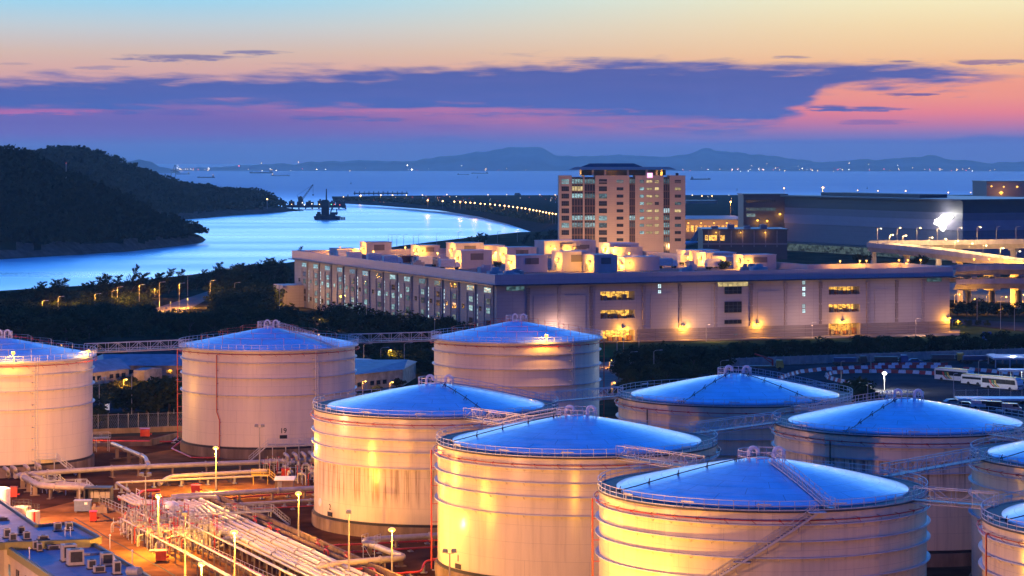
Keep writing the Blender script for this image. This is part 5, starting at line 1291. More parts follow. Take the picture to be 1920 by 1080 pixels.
# street lamps: slim post, curved arm
def street_lamp(label, px, top, base, lit=0.0, arm=1.6, group='street lamps', c=SODIUM, z0=0.0, hood=False, Y=None, thick=.11, name='street_lamp'):
    if Y is None: p = G(px, base, z0)
    else: p = Q(px, base, Y)
    h = (CZ - p.z) - (top - H0) * p.y / F
    t = thing(name, label, 'street lamp', p, 0, group)
    mb = MB(); mb.tube([(0, 0, -.1), (0, 0, h * .6), (0, 0, h - .3), (arm * .3, 0, h), (arm, 0, h + .1)], [thick, thick * .8, thick * .6, thick * .5, thick * .4], 6); mb.build('pole', m_pole, t)
    mb = MB(); mb.add([(arm - .1, -.18, h), (arm + .8, -.18, h + .05), (arm + .8, .18, h + .05), (arm - .1, .18, h), (arm - .05, -.1, h + .18), (arm + .65, -.1, h + .2), (arm + .65, .1, h + .2), (arm - .05, .1, h + .18)],
           [(3, 2, 1, 0), (4, 5, 6, 7), (0, 1, 5, 4), (1, 2, 6, 5), (2, 3, 7, 6), (3, 0, 4, 7)]); hd_ = mb.build('lamp_head', m_grey, t)
    if lit and hood: lamp((arm + .4, 0, h - .5), c, lit, .25, t)
    elif lit:
        mb = MB(); mb.lathe([(.01, -.25), (.26, -.1), (.26, 0), (.01, .02)], 8, c=(arm + .4, 0, h)); mb.build('lens', m_lens_s if c[2] < .5 else m_lens_w, hd_); lamp((arm + .4, 0, h - .5), c, lit, .25, t)
    return t
for i, (px, top, base, lit) in enumerate(((79, 564, 604, 4000), (109, 556, 600, 9000), (178, 551, 594, 5000), (210, 545, 590, 4000), (220, 538, 585, 12000), (261, 534, 586, 12000), (299, 529, 586, 9000), (336, 531, 588, 9000), (394, 526, 575, 8000), (440, 530, 575, 0), (458, 551, 578, 0), (478, 545, 578, 0), (524, 533, 590, 0), (352, 516, 555, 0), (425, 505, 532, 1800))):
    street_lamp('slim street lamp by the left wood, %s from the left' % nth(i + 1), px, top, base, lit, hood=True, group='street lamps by the left wood')
for i, (px, y, w_) in enumerate(((72, 610, 8000), (132, 607, 12000), (160, 603, 12000), (183, 601, 12000), (240, 596, 8000), (320, 586, 30000), (352, 578, 24000), (545, 604, 7000), (600, 622, 2000), (245, 570, 9000), (290, 560, 8000))):
    p = G(px, y, 0); t = thing('path_lamp', 'low lamp lighting the ground under the wood, %s from the left' % nth(i + 1), 'lamp', p, 0, 'low lamps under the wood')
    mb = MB(); mb.bar((0, 0, 0), (0, 0, 3.2), .07, 6); mb.lathe([(.01, 4.3), (.4, 4.1)], 8); mb.bar((0, 0, 3.2), (0, 0, 4.3), .03, 4); mb.build('pole', m_pole, t); lamp((0, 0, 4.0), SODIUM, w_, .25, t)
for i, (px, top, base) in enumerate(((617, 571, 612), (687, 571, 628), (747, 582, 636), (815, 593, 646), (1324, 608, 640), (1523, 604, 634), (1717, 597, 630), (1040, 618, 645), (1226, 657, 716), (1351, 676, 706), (1198, 612, 668), (1156, 663, 690), (1169, 612, 672), (1157, 616, 690), (1180, 660, 700), (714, 652, 706), (758, 643, 708), (682, 645, 700))):  # hooded light added to fill the warehouse front; one added post stands unseen
    street_lamp('slim street lamp in the grounds around the warehouse, %s in reading order' % nth(i + 1), px, top, base, (4600 if px in (1324, 1523, 1717, 1040) else 400 if base < 650 else 0), hood=True, c=(1, .56, .36), group='street lamps around the warehouse')
for i, (px, top, base, w_) in enumerate(((728, 656, 702, 2500), (680, 714, 742, 1500), (731, 716, 745, 2500), (1143, 675, 690, 3000), (1147, 717, 745, 2500), (232, 711, 726, 3500), (243, 738, 748, 4500), (305, 730, 745, 3500), (272, 714, 722, 2500))):
    street_lamp('small lit lamp on the ground between the rear tanks, %s in reading order' % nth(i + 1), px, top, base, w_, .3, group='small lit lamps between the rear tanks', thick=.07)
for i, (px, top, base) in enumerate(((186, 709, 782), (247, 700, 777), (326, 713, 776))):
    street_lamp('thin unlit pole behind the wire fence, %s from the left' % nth(i + 1), px, top, base, 0, .5, group='thin poles behind the wire fence')
# lamp posts on the upper viaduct and ramp
for i, (px, y0) in enumerate(((1645, 452), (1682, 451), (1719, 451), (1757, 452), (1796, 451), (1832, 450), (1868, 449), (1905, 449))):
    street_lamp('lamp post on the upper viaduct, %s from the left' % nth(i + 1), px, y0 - 24, y0 + 6, 3500 if i < 6 else 0, 1.2, 'lamp posts on the upper viaduct', c=(1, .62, .25), Y=1105 - 5 * i)
for i, (px, y0) in enumerate(((1668, 462), (1693, 463), (1742, 467), (1768, 470), (1790, 473), (1817, 478), (1843, 482), (1875, 487), (1906, 493))):
    street_lamp('lamp post on the sloping yellow ramp, %s from the left' % nth(i + 1), px, y0 - 22, y0 + 2, 9000, 1.0, 'lamp posts on the sloping ramp', c=(1, .60, .18), Y=interp([(1640, 1100), (1750, 1060), (1850, 1020), (1960, 985)], px))
for x, y, Y in ((1800, 516, 980), (1850, 515, 985), (1905, 515, 985), (1800, 542, 980), (1850, 542, 985), (1905, 542, 985)):
    p = Q(x, y, Y); t = thing('deck_lamp', 'yellow lamp hung under the stacked ramps', 'lamp', p, 0, 'lamps under the stacked ramps')
    mb = MB(); mb.b2((-.8, -.2, -.05), (.8, .2, .12)); mb.bar((0, 0, .1), (0, 0, 2.0), .06); mb.build('housing', m_grey, t); mb = MB(); mb.b2((-.7, -.15, -.15), (.7, .15, -.055)); mb.build('lens', m_lens_s, t); lamp((0, 0, -.6), SODIUM, 26000, .4, t)
for i, (px, top, base, w_) in enumerate(((1818, 560, 590, 3500), (1832, 556, 606, 0), (1876, 556, 618, 5000), (1902, 578, 620, 0), (1790, 552, 570, 6000), (1850, 552, 566, 6000), (1910, 552, 566, 6000), (1786, 600, 612, 4000))):
    street_lamp('lamp post by the road right of the warehouse, %s in reading order' % nth(i + 1), px, top, base, w_, group='lamp posts by the road right of the warehouse')

# ------------------------------------------------------------------ old sheds and fence between the left tanks
m_shedr = mat('corrugated_roof', (.26, .24, .27), .6, .1, var=.3, scale=.4); m_shedw = mat('old_plaster', (.34, .29, .22), .85, var=.4, scale=.5)
def shed(label, pts, zr, zw, base_pts=None, over=.5):
    c = sum((Vector(p) for p in pts), Vector((0, 0, 0))) / len(pts); c.z = 0
    t = thing('old_shed', label, 'shed', c); P = [Vector(p) - c for p in pts]
    mb = MB(); W2 = [p * .96 for p in P]; mb.prism([(p.x, p.y) for p in W2], 0, zw); mb.build('wall', m_shedw, t)
    mb = MB(); n_ = len(P); rid = [(P[0] + P[-1]) / 2, (P[1] + P[2]) / 2] if n_ == 4 else [sum(P, Vector()) / n_] * 2
    a, b_ = rid[0] * .9 , rid[1] * .9
    vs = [(p.x, p.y, zw) for p in P] + [(a.x, a.y, zr), (b_.x, b_.y, zr)]
    mb.add(vs, [(0, 1, 5, 4), (1, 2, 5), (2, 3, 4, 5), (3, 0, 4), (3, 2, 1, 0)]); mb.build('roof', m_shedr, t)
    # doors and windows on the near long wall
    p, q = W2[0], W2[1]; L_ = (q - p).length; a = atan2(q.y - p.y, q.x - p.x); nn = Vector(((q - p).y, -(q - p).x, 0)).normalized()
    k = 0; x = 1.6
    while x < L_ - 1.5:
        c2 = p + (q - p) * (x / L_) + nn * .05; hgt = 2.0 if k % 4 == 1 else 1.1; w_ = .95 if k % 4 == 1 else 1.5
        mb = MB(); mb.box((c2.x, c2.y, 1.0 if k % 4 == 1 else 1.7), (w_, .1, hgt), a); mb.build('door' if k % 4 == 1 else 'window', m_grey if k % 4 == 1 else m_glass, t); x += 2.6; k += 1
    return t
def gz(px, py): p = G(px, py, 0); return p
pp = G(172, 731); qq = G(246, 713); bk = Vector((-14, 34, 0)); shed('old shed with yellow lit wall and windows beside the left edge tank', [pp + Vector((-12, -4, 0)), qq, qq + bk * .5, pp + Vector((-12, -4, 0)) + bk * .5], 5.6, 3.2)
pp = G(196, 709); qq = G(420, 709); shed('long old shed with pale ribbed roof at the back of the lit grass', [pp, qq, qq + Vector((0, 20, 0)), pp + Vector((-8, 20, 0))], 5.8, 3.4)
pp = G(249, 716); qq = G(270, 716); shed('small dark hut between the two old sheds', [pp, qq, qq + Vector((4, 7, 0)), pp + Vector((4, 7, 0))], 3.6, 3.1)
pp = G(664, 735); qq = G(757, 724); r2 = G(780, 714); shed('low hall with broad grey roof between the tank numbered 19 and the next', [pp, qq, r2 + Vector((0, 10, 0)), G(655, 700)], 6.0, 4.4)
def mesh_fence(name, label, p, q, h, step, m_p, m_m, solid=False):
    p, q = Vector(p), Vector(q); L_ = (q - p).length; a = atan2(q.y - p.y, q.x - p.x); t = thing(name, label, 'fence', p, a)
    n_ = max(2, int(L_ / step))
    mb = MB()
    for k in range(n_ + 1): mb.bar((L_ * k / n_, 0, 0), (L_ * k / n_, 0, h + .25), .07 if not solid else .10, 5)
    mb.bar((0, 0, h), (L_, 0, h), .04); mb.build('post', m_p, t)
    mb = MB()
    if solid:
        for k in range(n_): mb.b2((L_ * k / n_ + .1, -.05, .08), (L_ * (k + 1) / n_ - .1, .05, h))
    else:
        x = 0
        while x < L_: 
            mb.bar((x, 0, .05), (min(L_, x + h * .5), 0, h), .012, 3); mb.bar((x + h * .5, 0, .05), (x, 0, h), .012, 3); x += .42
    mb.build('panel' if solid else 'wire_mesh', m_m, t); return t
def merged_fence(*a, **k):
    return mesh_fence(*a, **k)
merged_fence('wire_fence', 'rusty wire mesh fence on posts between the two left tanks', G(165, 806), G(352, 800), 3.2, 2.2, m_pole, m_grey)
mb = MB(); p, q = G(165, 815), G(352, 808); a = atan2(q.y - p.y, q.x - p.x); mb.box(((p.x + q.x) / 2, (p.y + q.y) / 2, .6), ((q - p).length, .4, 1.2), a); tag(mb.build('bund_wall', m_conc), 'low stained concrete wall under the wire fence', 'wall')
mb = MB(); p, q = G(283, 836), G(352, 818); a = atan2(q.y - p.y, q.x - p.x); mb.box(((p.x + q.x) / 2, (p.y + q.y) / 2, .7), ((q - p).length, .4, 1.4), a); tag(mb.build('bund_wall', m_conc), 'grey concrete bund wall stub left of the tank numbered 19', 'wall')
mb = MB(); p, q = G(172, 838), G(283, 836); a = atan2(q.y - p.y, q.x - p.x); mb.box(((p.x + q.x) / 2, (p.y + q.y) / 2, .45), ((q - p).length, .4, .9), a); tag(mb.build('bund_wall', m_conc), 'low bund wall behind the red hydrant pipe at the left', 'wall')
# white notice board
p = G(201, 775); t = thing('notice_board', 'small white notice board on the dark road', 'sign', p)
mb = MB(); mb.bar((-.5, 0, 0), (-.5, 0, 2.2), .06); mb.bar((.5, 0, 0), (.5, 0, 2.2), .06); mb.build('post', m_grey, t)
mb = MB(); mb.b2((-.55, -.09, .8), (.55, -.065, 2.3)); mb.build('board', glow('notice_white_glow', (1, .95, .95), .25, (.8, .8, .8)), t)  # the board gives off a faint glow though it is no lamp
mb = MB(); mb.b2((-.2, -.11, 1.1), (.2, -.095, 1.45)); mb.b2((-.25, -.11, 1.75), (.25, -.095, 1.85)); mb.build('marking', m_black, t)
# blue road sign
p = G(1850, 648); t = thing('road_sign', 'tall blue direction sign with white junction arrows by the road', 'sign', p, 0)
hs = CZ - (622 - H0) * p.y / F
mb = MB(); mb.bar((-.8, 0, 0), (-.8, 0, hs), .08); mb.bar((.9, 0, 0), (.9, 0, hs), .08); mb.build('post', m_grey, t)
m_blue = mat('sign_blue', (.03, .09, .36), .4, var=.1); mb = MB(); mb.b2((-1.4, -.16, hs - 3.2), (1.5, -.1, hs)); mb.build('board', m_blue, t)
mb = MB()
for lo, hi in (((-.05, -2.9), (.15, -.4)), ((-.8, -1.7), (.9, -1.5)), ((-.9, -1.85), (-.8, -1.35)), ((.9, -1.85), (1.0, -1.35)), ((-.7, -.9), (-.2, -.75)), ((.4, -.9), (1.1, -.75)), ((-1.1, -2.5), (-.4, -2.35)), ((.5, -2.5), (1.2, -2.35))): mb.b2((lo[0], -.19, hs + lo[1]), (hi[0], -.165, hs + hi[1]))
mb.build('marking', m_white, t)

# ------------------------------------------------------------------ bus yard
m_hoard = mat('hoarding_panel', (.34, .32, .28), .7, var=.3, scale=.6)
merged_fence('hoarding', 'pale panelled hoarding along the far side of the bus yard', G(1372, 688), G(2040, 664), 2.5, 2.4, m_grey, m_hoard, solid=True)
merged_fence('wire_fence', 'thin wire fence at the near side of the bus yard', G(1790, 752), G(2040, 745), 2.6, 3, m_pole, m_grey)
m_bred = mat('barrier_red', (.42, .02, .025), .45, var=.2); m_bwht = mat('barrier_white', (.68, .68, .68), .45, var=.15)
def barrier(m_):
    mb = MB(); L2 = .98
    prof = [(-.32, 0), (.32, 0), (.30, .28), (.14, .42), (.11, .86), (-.11, .86), (-.14, .42), (-.30, .28)]
    n_ = len(prof); mb.add([(-L2, y, z) for y, z in prof] + [(L2, y, z) for y, z in prof], [tuple(range(n_)), tuple(range(n_, 2 * n_))[::-1]] + [(i, n_ + i, n_ + (i + 1) % n_, (i + 1) % n_) for i in range(n_)])
    for k in range(4): mb.b2((-.8 + k * .45, -.09, .861), (-.55 + k * .45, .09, .98))
    return mb.mesh('barrier_block', m_)
BM = [barrier(m_bred), barrier(m_bwht)]
def arc(pts, name):
    P = [G(x, y, 0) for x, y in pts]; d_ = 0.0; k = 0; seg = [(P[i], P[i + 1]) for i in range(len(P) - 1)]; carry = 0.0
    for a, b_ in seg:
        L_ = (b_ - a).length; x = carry
        while x < L_:
            p = a.lerp(b_, x / L_); o = bpy.data.objects.new('barrier_block', BM[k % 2]); COL.objects.link(o); o.location = (p.x, p.y, .035); o.rotation_euler = (0, 0, atan2(b_.y - a.y, b_.x - a.x) + R_.uniform(-.04, .04))
            tag(o, ('red', 'white')[k % 2] + ' plastic barrier block in the ' + name, 'barrier', ('red', 'white')[k % 2] + ' blocks of the ' + name); k += 1; x += 2.06
        carry = x - L_
arc([(1462, 712), (1478, 706), (1500, 700), (1540, 695.5), (1600, 692), (1680, 690.5), (1745, 690.5), (1785, 692)], 'long outer arc behind the bright lamp')
arc([(1600, 722), (1574, 717), (1553, 711), (1549, 706), (1562, 701.5), (1600, 699.5), (1660, 699.2), (1710, 700.5), (1762, 704)], 'inner loop around the bright lamp')
arc([(1812, 695), (1850, 698), (1900, 703), (1960, 708)], 'short row behind the parked coaches')
arc([(1640, 687), (1700, 686), (1780, 686.5)], 'short straight row behind the outer arc')
t = mast('yard_lamp', 'bright white lamp standing in the bus yard', 1658, 700, 733, 1, 22000, (1, .98, .92), .55, thick=.1, lens=glow('white_hot_lens', (1, .97, .9), 18))
for i, (px, top, base) in enumerate(((1577, 678, 719), (1633, 663, 700), (1835, 676, 712), (1788, 701, 752), (1627, 720, 775), (1803, 749, 790))):
    street_lamp('thin pole around the bus yard, %s in reading order' % nth(i + 1), px, top, base, 0, .3, group='thin poles around the bus yard')
m_wbody = mat('coach_white', (.66, .64, .64), .3, var=.08); m_yel = mat('coach_yellow', (.62, .42, .04), .4); m_green = mat('stripe_green', (.03, .20, .06), .4); m_cred = mat('stripe_red', (.45, .03, .02), .4)
def coach(label, loc, rz, L_=12.0, H_=3.4, group='parked coaches', small=False):
    t = thing('coach', label, 'bus', loc, rz, group); h = L_ / 2; w_ = 1.22
    mb = MB(); pr = [(-h, .45), (h - .1, .45), (h, 1.2), (h - .15, 2.2), (h - .55, H_ - .35), (h - .9, H_), (-h + .25, H_), (-h, H_ - .4)]
    n_ = len(pr); mb.add([(x, -w_, z) for x, z in pr] + [(x, w_, z) for x, z in pr], [tuple(range(n_)), tuple(range(n_, 2 * n_))[::-1]] + [(i, n_ + i, n_ + (i + 1) % n_, (i + 1) % n_) for i in range(n_)]); mb.build('body', m_wbody, t)
    for s_ in (-1, 1):
        mb = MB(); y = s_ * (w_ + .012); nw = int(L_ / 1.6)
        q = [(-h + .4, y, 1.65), (h - .75, y, 1.65), (h - .95, y, H_ - .55), (-h + .4, y, H_ - .55)]; mb.add(q, [(0, 1, 2, 3) if s_ < 0 else (3, 2, 1, 0)])
        for k in range(1, nw): mb.b2((-h + .4 + (L_ - 1.2) * k / nw - .04, y - .01, 1.65), (-h + .4 + (L_ - 1.2) * k / nw + .04, y + .01, H_ - .55), 1)
        mb.build('side_windows', [m_glass, m_black], t)
        if not small:
            for k, m_ in enumerate((m_cred, m_green, m_yel)):
                x = -h + 2.6 + k * .8; y2 = s_ * (w_ + .022); mb = MB()
                mb.add([(x, y2, 2.5), (x + .6, y2, 2.5), (x + 1.0, y2, 1.5), (x + 2.2, y2, .75), (x + 1.5, y2, .75), (x + .45, y2, 1.5)], [(0, 5, 2, 1) if s_ < 0 else (1, 2, 5, 0), (5, 4, 3, 2) if s_ < 0 else (2, 3, 4, 5)]); mb.build('stripe', m_, t)
    mb = MB(); mb.add([(h - .06, -w_ + .1, 1.25), (h - .06, w_ - .1, 1.25), (h - .62, w_ - .1, H_ - .4), (h - .62, -w_ + .1, H_ - .4)], [(0, 1, 2, 3)]); mb.v = [(x + .11, y, z) for x, y, z in mb.v]; mb.build('windscreen', m_glass, t)
    mb = MB(); mb.b2((-h + .5, -w_ + .15, H_ + .002), (h - 1.0, w_ - .15, H_ + .14)); mb.build('roof_trim', m_yel, t)
    for x in (-h + 2.4, h - 2.5):
        for y in (-w_ + .12, w_ - .12):
            mb = MB(); mb.bar((x, y - .16, .5), (x, y + .16, .5), .5, 14); mb.build('wheel', m_tyre, t)
    for y in (-.9, .9):
        mb = MB(); mb.b2((h - .06, y - .2, .75), (h + .03, y + .2, 1.0)); mb.build('headlight', m_lens_off, t)
    return t
coach('white coach with coloured swoosh, furthest left of the parked buses', G(1790, 715.5), radians(-50))
coach('small white bus parked between the two coaches', G(1830, 722.5), radians(-48), 8, 2.8, small=True)
coach('white coach with coloured swoosh, nearest to the camera', G(1879, 731), radians(-50))
coach('small white bus with yellow roof at the right edge', G(1924, 731), radians(-46), 7, 2.7, small=True)
m_tblue = mat('truck_blue', (.03, .08, .24), .4); m_tyel = mat('truck_yellow', (.42, .30, .05), .5); m_tdark = mat('truck_dark', (.04, .04, .045), .5)
def flatbed(label, loc, rz, cabm, load=None, crane=False):
    t = thing('flatbed_truck', label, 'truck', loc, rz, 'trucks along the hoarding')
    mb = MB(); mb.b2((-5.4, -1.2, .95), (2.4, 1.2, 1.25)); mb.b2((-5.4, -.5, .6), (4.0, .5, .94)); mb.b2((2.2, -1.2, 1.25), (2.4, 1.2, 2.3)); mb.build('flat_bed', m_tdark, t)
    mb = MB(); pr = [(2.6, .7), (4.7, .7), (4.75, 1.7), (4.4, 2.9), (2.6, 2.9)]; n_ = 5
    mb.add([(x, -1.15, z) for x, z in pr] + [(x, 1.15, z) for x, z in pr], [tuple(range(n_)), tuple(range(n_, 2 * n_))[::-1]] + [(i, n_ + i, n_ + (i + 1) % n_, (i + 1) % n_) for i in range(n_)]); mb.build('cab', cabm, t)
    mb = MB(); mb.add([(4.77, -1.0, 1.75), (4.77, 1.0, 1.75), (4.45, 1.0, 2.75), (4.45, -1.0, 2.75)], [(0, 1, 2, 3)]); mb.build('windscreen', m_glass, t)
    for x in (-4.2, -3.0, 3.6):
        for y in (-1.05, 1.05):
            mb = MB(); mb.bar((x, y - .16, .5), (x, y + .16, .5), .5, 12); mb.build('wheel', m_tyre, t)
    if crane:
        mb = MB(); mb.bar((1.6, 0, 1.2), (1.6, 0, 3.0), .28, 8); mb.bar((1.6, 0, 3.0), (-3.5, .2, 4.6), .20, 6); mb.bar((1.4, 0, 2.0), (-.8, .1, 3.5), .12, 6); mb.build('crane_arm', m_red, t)
    if load:
        mb = MB(); mb.b2((-5.0, -1.1, 1.26), (1.6, 1.1, 2.4)); mb.build('load', load, t)
    return t
flatbed('dark flatbed truck with red loading crane at the left of the bus yard', G(1438, 694), radians(-4), m_tyel, None, True)
flatbed('blue flatbed truck parked along the hoarding', G(1672, 684), radians(-2), m_tblue, m_tdark)
flatbed('dark loaded truck parked right behind the blue truck', G(1595, 686), radians(0), m_tdark, mat('blue_tarp', (.03, .06, .16), .6))
flatbed('yellow cab truck parked near the canopy', G(1778, 680), radians(0), m_tyel, mat('grey_tarp', (.08, .08, .09), .7))
flatbed('flatbed with blue load beside the canopy', G(1838, 682), radians(2), m_tblue, mat('blue_tarp', (.03, .06, .16), .6))
def car(label, loc, rz, m_, van=False, group='cars by the bus yard'):
    t = thing('parked_car' if not van else 'parked_van', label, 'car' if not van else 'van', loc, rz, group); h = 2.15
    pr = [(-h, .35), (h, .35), (h, .75), (1.2, .95), (.55, 1.42), (-1.3, 1.42), (-1.9, .98), (-h, .92)] if not van else [(-h - .3, .4), (h, .4), (h, .95), (1.7, 1.15), (1.2, 2.0), (-h - .2, 2.05), (-h - .3, 1.9)]
    n_ = len(pr); mb = MB(); mb.add([(x, -.85, z) for x, z in pr] + [(x, .85, z) for x, z in pr], [tuple(range(n_)), tuple(range(n_, 2 * n_))[::-1]] + [(i, n_ + i, n_ + (i + 1) % n_, (i + 1) % n_) for i in range(n_)]); mb.build('body', m_, t)
    mb = MB()
    for s_ in (-1, 1):
        y = s_ * .862; q = [(-1.5, y, .98), (1.0, y, .98), (.5, y, 1.36), (-1.2, y, 1.36)] if not van else [(.1, y, 1.25), (1.5, y, 1.25), (1.15, y, 1.85), (.1, y, 1.85)]; mb.add(q, [(0, 1, 2, 3) if s_ < 0 else (3, 2, 1, 0)])
    mb.add([(1.16, -.7, 1.0), (1.16, .7, 1.0), (.64, .7, 1.38), (.64, -.7, 1.38)] if not van else [(1.72, -.7, 1.2), (1.72, .7, 1.2), (1.27, .7, 1.92), (1.27, -.7, 1.92)], [(0, 1, 2, 3)]); mb.build('windows', m_glass, t)
    for x in (-1.35, 1.35):
        for y in (-.78, .78):
            mb = MB(); mb.bar((x, y - .1, .32), (x, y + .1, .32), .32, 12); mb.build('wheel', m_tyre, t)
    return t
m_c1 = mat('car_silver', (.35, .36, .38), .3, .5); m_c2 = mat('car_black', (.02, .02, .025), .25); m_c3 = mat('car_white', (.6, .6, .6), .3)
for px, py, rz, m_, v, lb in ((1786, 759, .3, m_c1, False, 'silver car by the near fence of the bus yard'), (1690, 681, 0, m_c2, False, 'dark car between blue truck and yellow cab truck'), (1716, 681.5, 0.05, m_tblue, False, 'blue car parked along the hoarding'), (1840, 766, -.2, m_c3, True, 'white van below the wire fence at the right'), (1868, 768, -.2, m_c2, True, 'black van below the wire fence at the right'), (1812, 764, -.3, m_c2, False, 'black car below the wire fence, left of the white van'), (1898, 772, -.2, m_c1, True, 'silver van below the wire fence at the right edge'), (1622, 731, .9, m_c1, True, 'pale van half hidden by shrubs left of the bright lamp')):
    car(lb, G(px, py), rz, m_, v)
def canopy(label, px0, px1, yb, yt, dep, m_, n_=5):
    p, q = G(px0, yb), G(px1, yb); w_ = q.x - p.x; h = CZ - (yt - H0) * p.y / F; t = thing('canopy_shelter', label, 'canopy', p, -.04)
    mb = MB(); mb.b2((-.5, -.5, h - .5), (w_, dep, h)); mb.build('roof', m_, t)
    for k in range(n_):
        for y in (0, dep - .5):
            mb = MB(); x = w_ * k / n_; mb.b2((x, y, 0), (x + .25, y + .25, h - .5)); mb.build('post', m_white, t)
    return t
t = canopy('open canopy with pale flat roof at the right edge behind the coaches', 1866, 2000, 690, 671, 14, mat('canopy_roof', (.45, .43, .46), .5))
lamp((6, 6, 3.2), (.85, .95, 1), 1500, .5, t)
t = canopy('white walkway shelter beside the nearest coach', 1878, 2000, 713, 693, 4, m_white, 6)
lamp((6, 2, 2.4), (.85, .95, 1), 500, .4, t)
t = canopy('long pale carport roof below the wire fence at the right', 1800, 2000, 757, 747, 6, m_white, 5)
# ------------------------------------------------------------------ pipework in the yard
m_pipe = mat('pipe_white_paint', (.44, .39, .32), .4, var=.22, scale=.8, rvar=.12); m_valve = mat('valve_grey', (.40, .38, .36), .45, .3, var=.2)
def pipe(label, pts, r, z, m=None, sup=6.0, bend=1.2, name='pipeline', group=None, n=10, cat='pipeline'):
    """A run of pipe on sleepers; pts are photo pixels on the level z, or with their own z."""
    P = [G(p[0], p[1], p[2] if len(p) > 2 else z) for p in pts]; base = Vector((P[0].x, P[0].y, 0)); t = thing(name, label, cat, base, 0, group)
    mb = MB(); mb.tube([p - base for p in P], r, n, bend=bend)
    for i in range(len(P) - 1):       # flanges
        a, b_ = P[i] - base, P[i + 1] - base; L_ = (b_ - a).length; d_ = (b_ - a).normalized(); x = 3.0
        while x < L_ - 1.5:
            c = a + d_ * x; mb.bar(c - d_ * .10, c + d_ * .10, r * 1.35, n); x += 12.5
    mb.build('pipe', m or m_pipe, t)
    if sup:
        for i in range(len(P) - 1):
            a, b_ = P[i] - base, P[i + 1] - base; L_ = (b_ - a).length; x = sup * .4; ang = atan2(b_.y - a.y, b_.x - a.x)
            while x < L_:
                c = a.lerp(b_, x / L_)
                if c.z - r > .15:
                    mb = MB(); mb.box((c.x, c.y, (c.z - r * .9) / 2), (.28, r * 1.2 + .15, c.z - r * .9), ang); mb.box((c.x, c.y, .08), (.7, r * 2 + .6, .16), ang); mb.build('pipe_support', m_conc if r > .3 else m_grey, t)
                x += sup
    return t
pipe('long thick white pipeline running past the two left tanks', [(28, 893), (60, 888), (233, 876.5), (600, 862)], .48, 1.7, sup=6.5)
pipe('white pipe branching back toward the platform of the left edge tank', [(279, 876, 1.7), (273, 858, 2.6), (211, 832, 2.6)], .42, 1.7, sup=9, bend=1.6)
pipe('white pipe with a bent end in front of the long thick pipeline', [(298, 908, .5), (318, 893, 1.6), (350, 891.5, 1.6), (500, 883, 1.6)], .40, 1.6, bend=2.5)
pipe('thin white pipe bent toward the camera at its left end', [(243, 921), (217, 905), (473, 893)], .22, 1.2, sup=5, bend=1)
pipe('thick pink white pipe crossing to the rust stained tank', [(322, 932), (362, 929), (600, 915)], .46, 1.5, sup=6)
pipe('white pipe with a bent drop beside the dark trench', [(297, 938), (383, 932), (408, 932), (411, 944, .4)], .34, 1.5, sup=5, bend=1.2)
pipe('thin pink pipe in front of the rust stained tank foundation', [(419, 947), (600, 937)], .26, .9, sup=4.5)
def shifted(pts, z, dx, dy):      # photo pixels of a run moved sideways by whole metres
    out = []
    for p in pts:
        q = G(p[0], p[1], z) + Vector((dx, dy, 0)); out.append((960 + q.x * F / q.y, H0 + (CZ - z) * F / q.y))
    return out
for k in range(4):
    pipe('%s of four parallel pipes that bend beside the unlit twin mast, counted from the front' % nth(k + 1), shifted([(222, 931), (252, 946), (360, 950), (384, 972)], 1.6, .55 * k, 1.15 * k), .26, 1.6, sup=7, bend=2.0, group='four bent parallel pipes', n=8)
pipe('red fire main behind the bent parallel pipes', [(222, 936), (250, 934), (266, 921), (300, 919)], .24, 1.1, m_red, sup=4, bend=.8)
# main bundle to the lower right
A_, B_ = G(322, 955), G(640, 1112); dm = (B_ - A_).normalized(); nm = Vector((dm.y, -dm.x, 0))
def rel(s_, o_, z): return A_ + dm * s_ + nm * o_ + Vector((0, 0, z))
LB = (B_ - A_).length
def runpipe(label, o_, r, z, s0=0, s1=None, m=None, name='pipeline', group='main pipe bundle', sup=7.0, extra=None):
    a, b_ = rel(s0, o_, z), rel(s1 or LB, o_, z); base = Vector((a.x, a.y, 0)); t = thing(name, label, 'pipeline', base, atan2(dm.y, dm.x), group); L_ = (b_ - a).length
    mb = MB(); pts = [(0, 0, z), (L_, 0, z)]
    if extra: pts = extra(L_, z)
    mb.tube(pts, r, 10, bend=.9); x = 4
    while x < L_ - 2: mb.bar((x - .12, 0, z), (x + .12, 0, z), r * 1.35, 10); x += 9 + r * 6
    mb.build('pipe', m or m_pipe, t); x = 2.0
    while x < L_:
        mb = MB(); mb.box((x, 0, (z - r) / 2 + .02), (.25, r * 1.6, z - r), 0); mb.build('pipe_support', m_conc, t); x += sup
    return t
for k, (o_, r) in enumerate(((-5.0, .40), (-3.7, .30), (-2.4, .40), (-1.2, .22), (-.1, .32), (1.1, .40), (2.3, .20))):
    runpipe('long white pipe of the main bundle running lower right, %s counted from the tanks' % nth(k + 1), o_, r, 1.3)
for k, o_ in enumerate((-6.9, -7.6, -8.2)):
    runpipe('red fire pipe running along the dark trench, %s from the trench' % nth(3 - k), o_, .17, .55, -8, m=m_red, group='red pipes along the trench', sup=5)
a, b_ = rel(-12, -9.3, 0), rel(LB, -9.3, 0); mb = MB(); mb.b2((0, -.25, 0), ((b_ - a).length, .25, 1.5)); mb.b2((0, -1.9, 0), ((b_ - a).length, -1.6, 1.3)); mb.b2((0, -1.6, 0), ((b_ - a).length, -.25, .25)); o = mb.build('trench_wall', m_conc, None, (a.x, a.y, 0), atan2(dm.y, dm.x)); tag(o, 'dark stained concrete trench wall along the red pipes', 'wall')
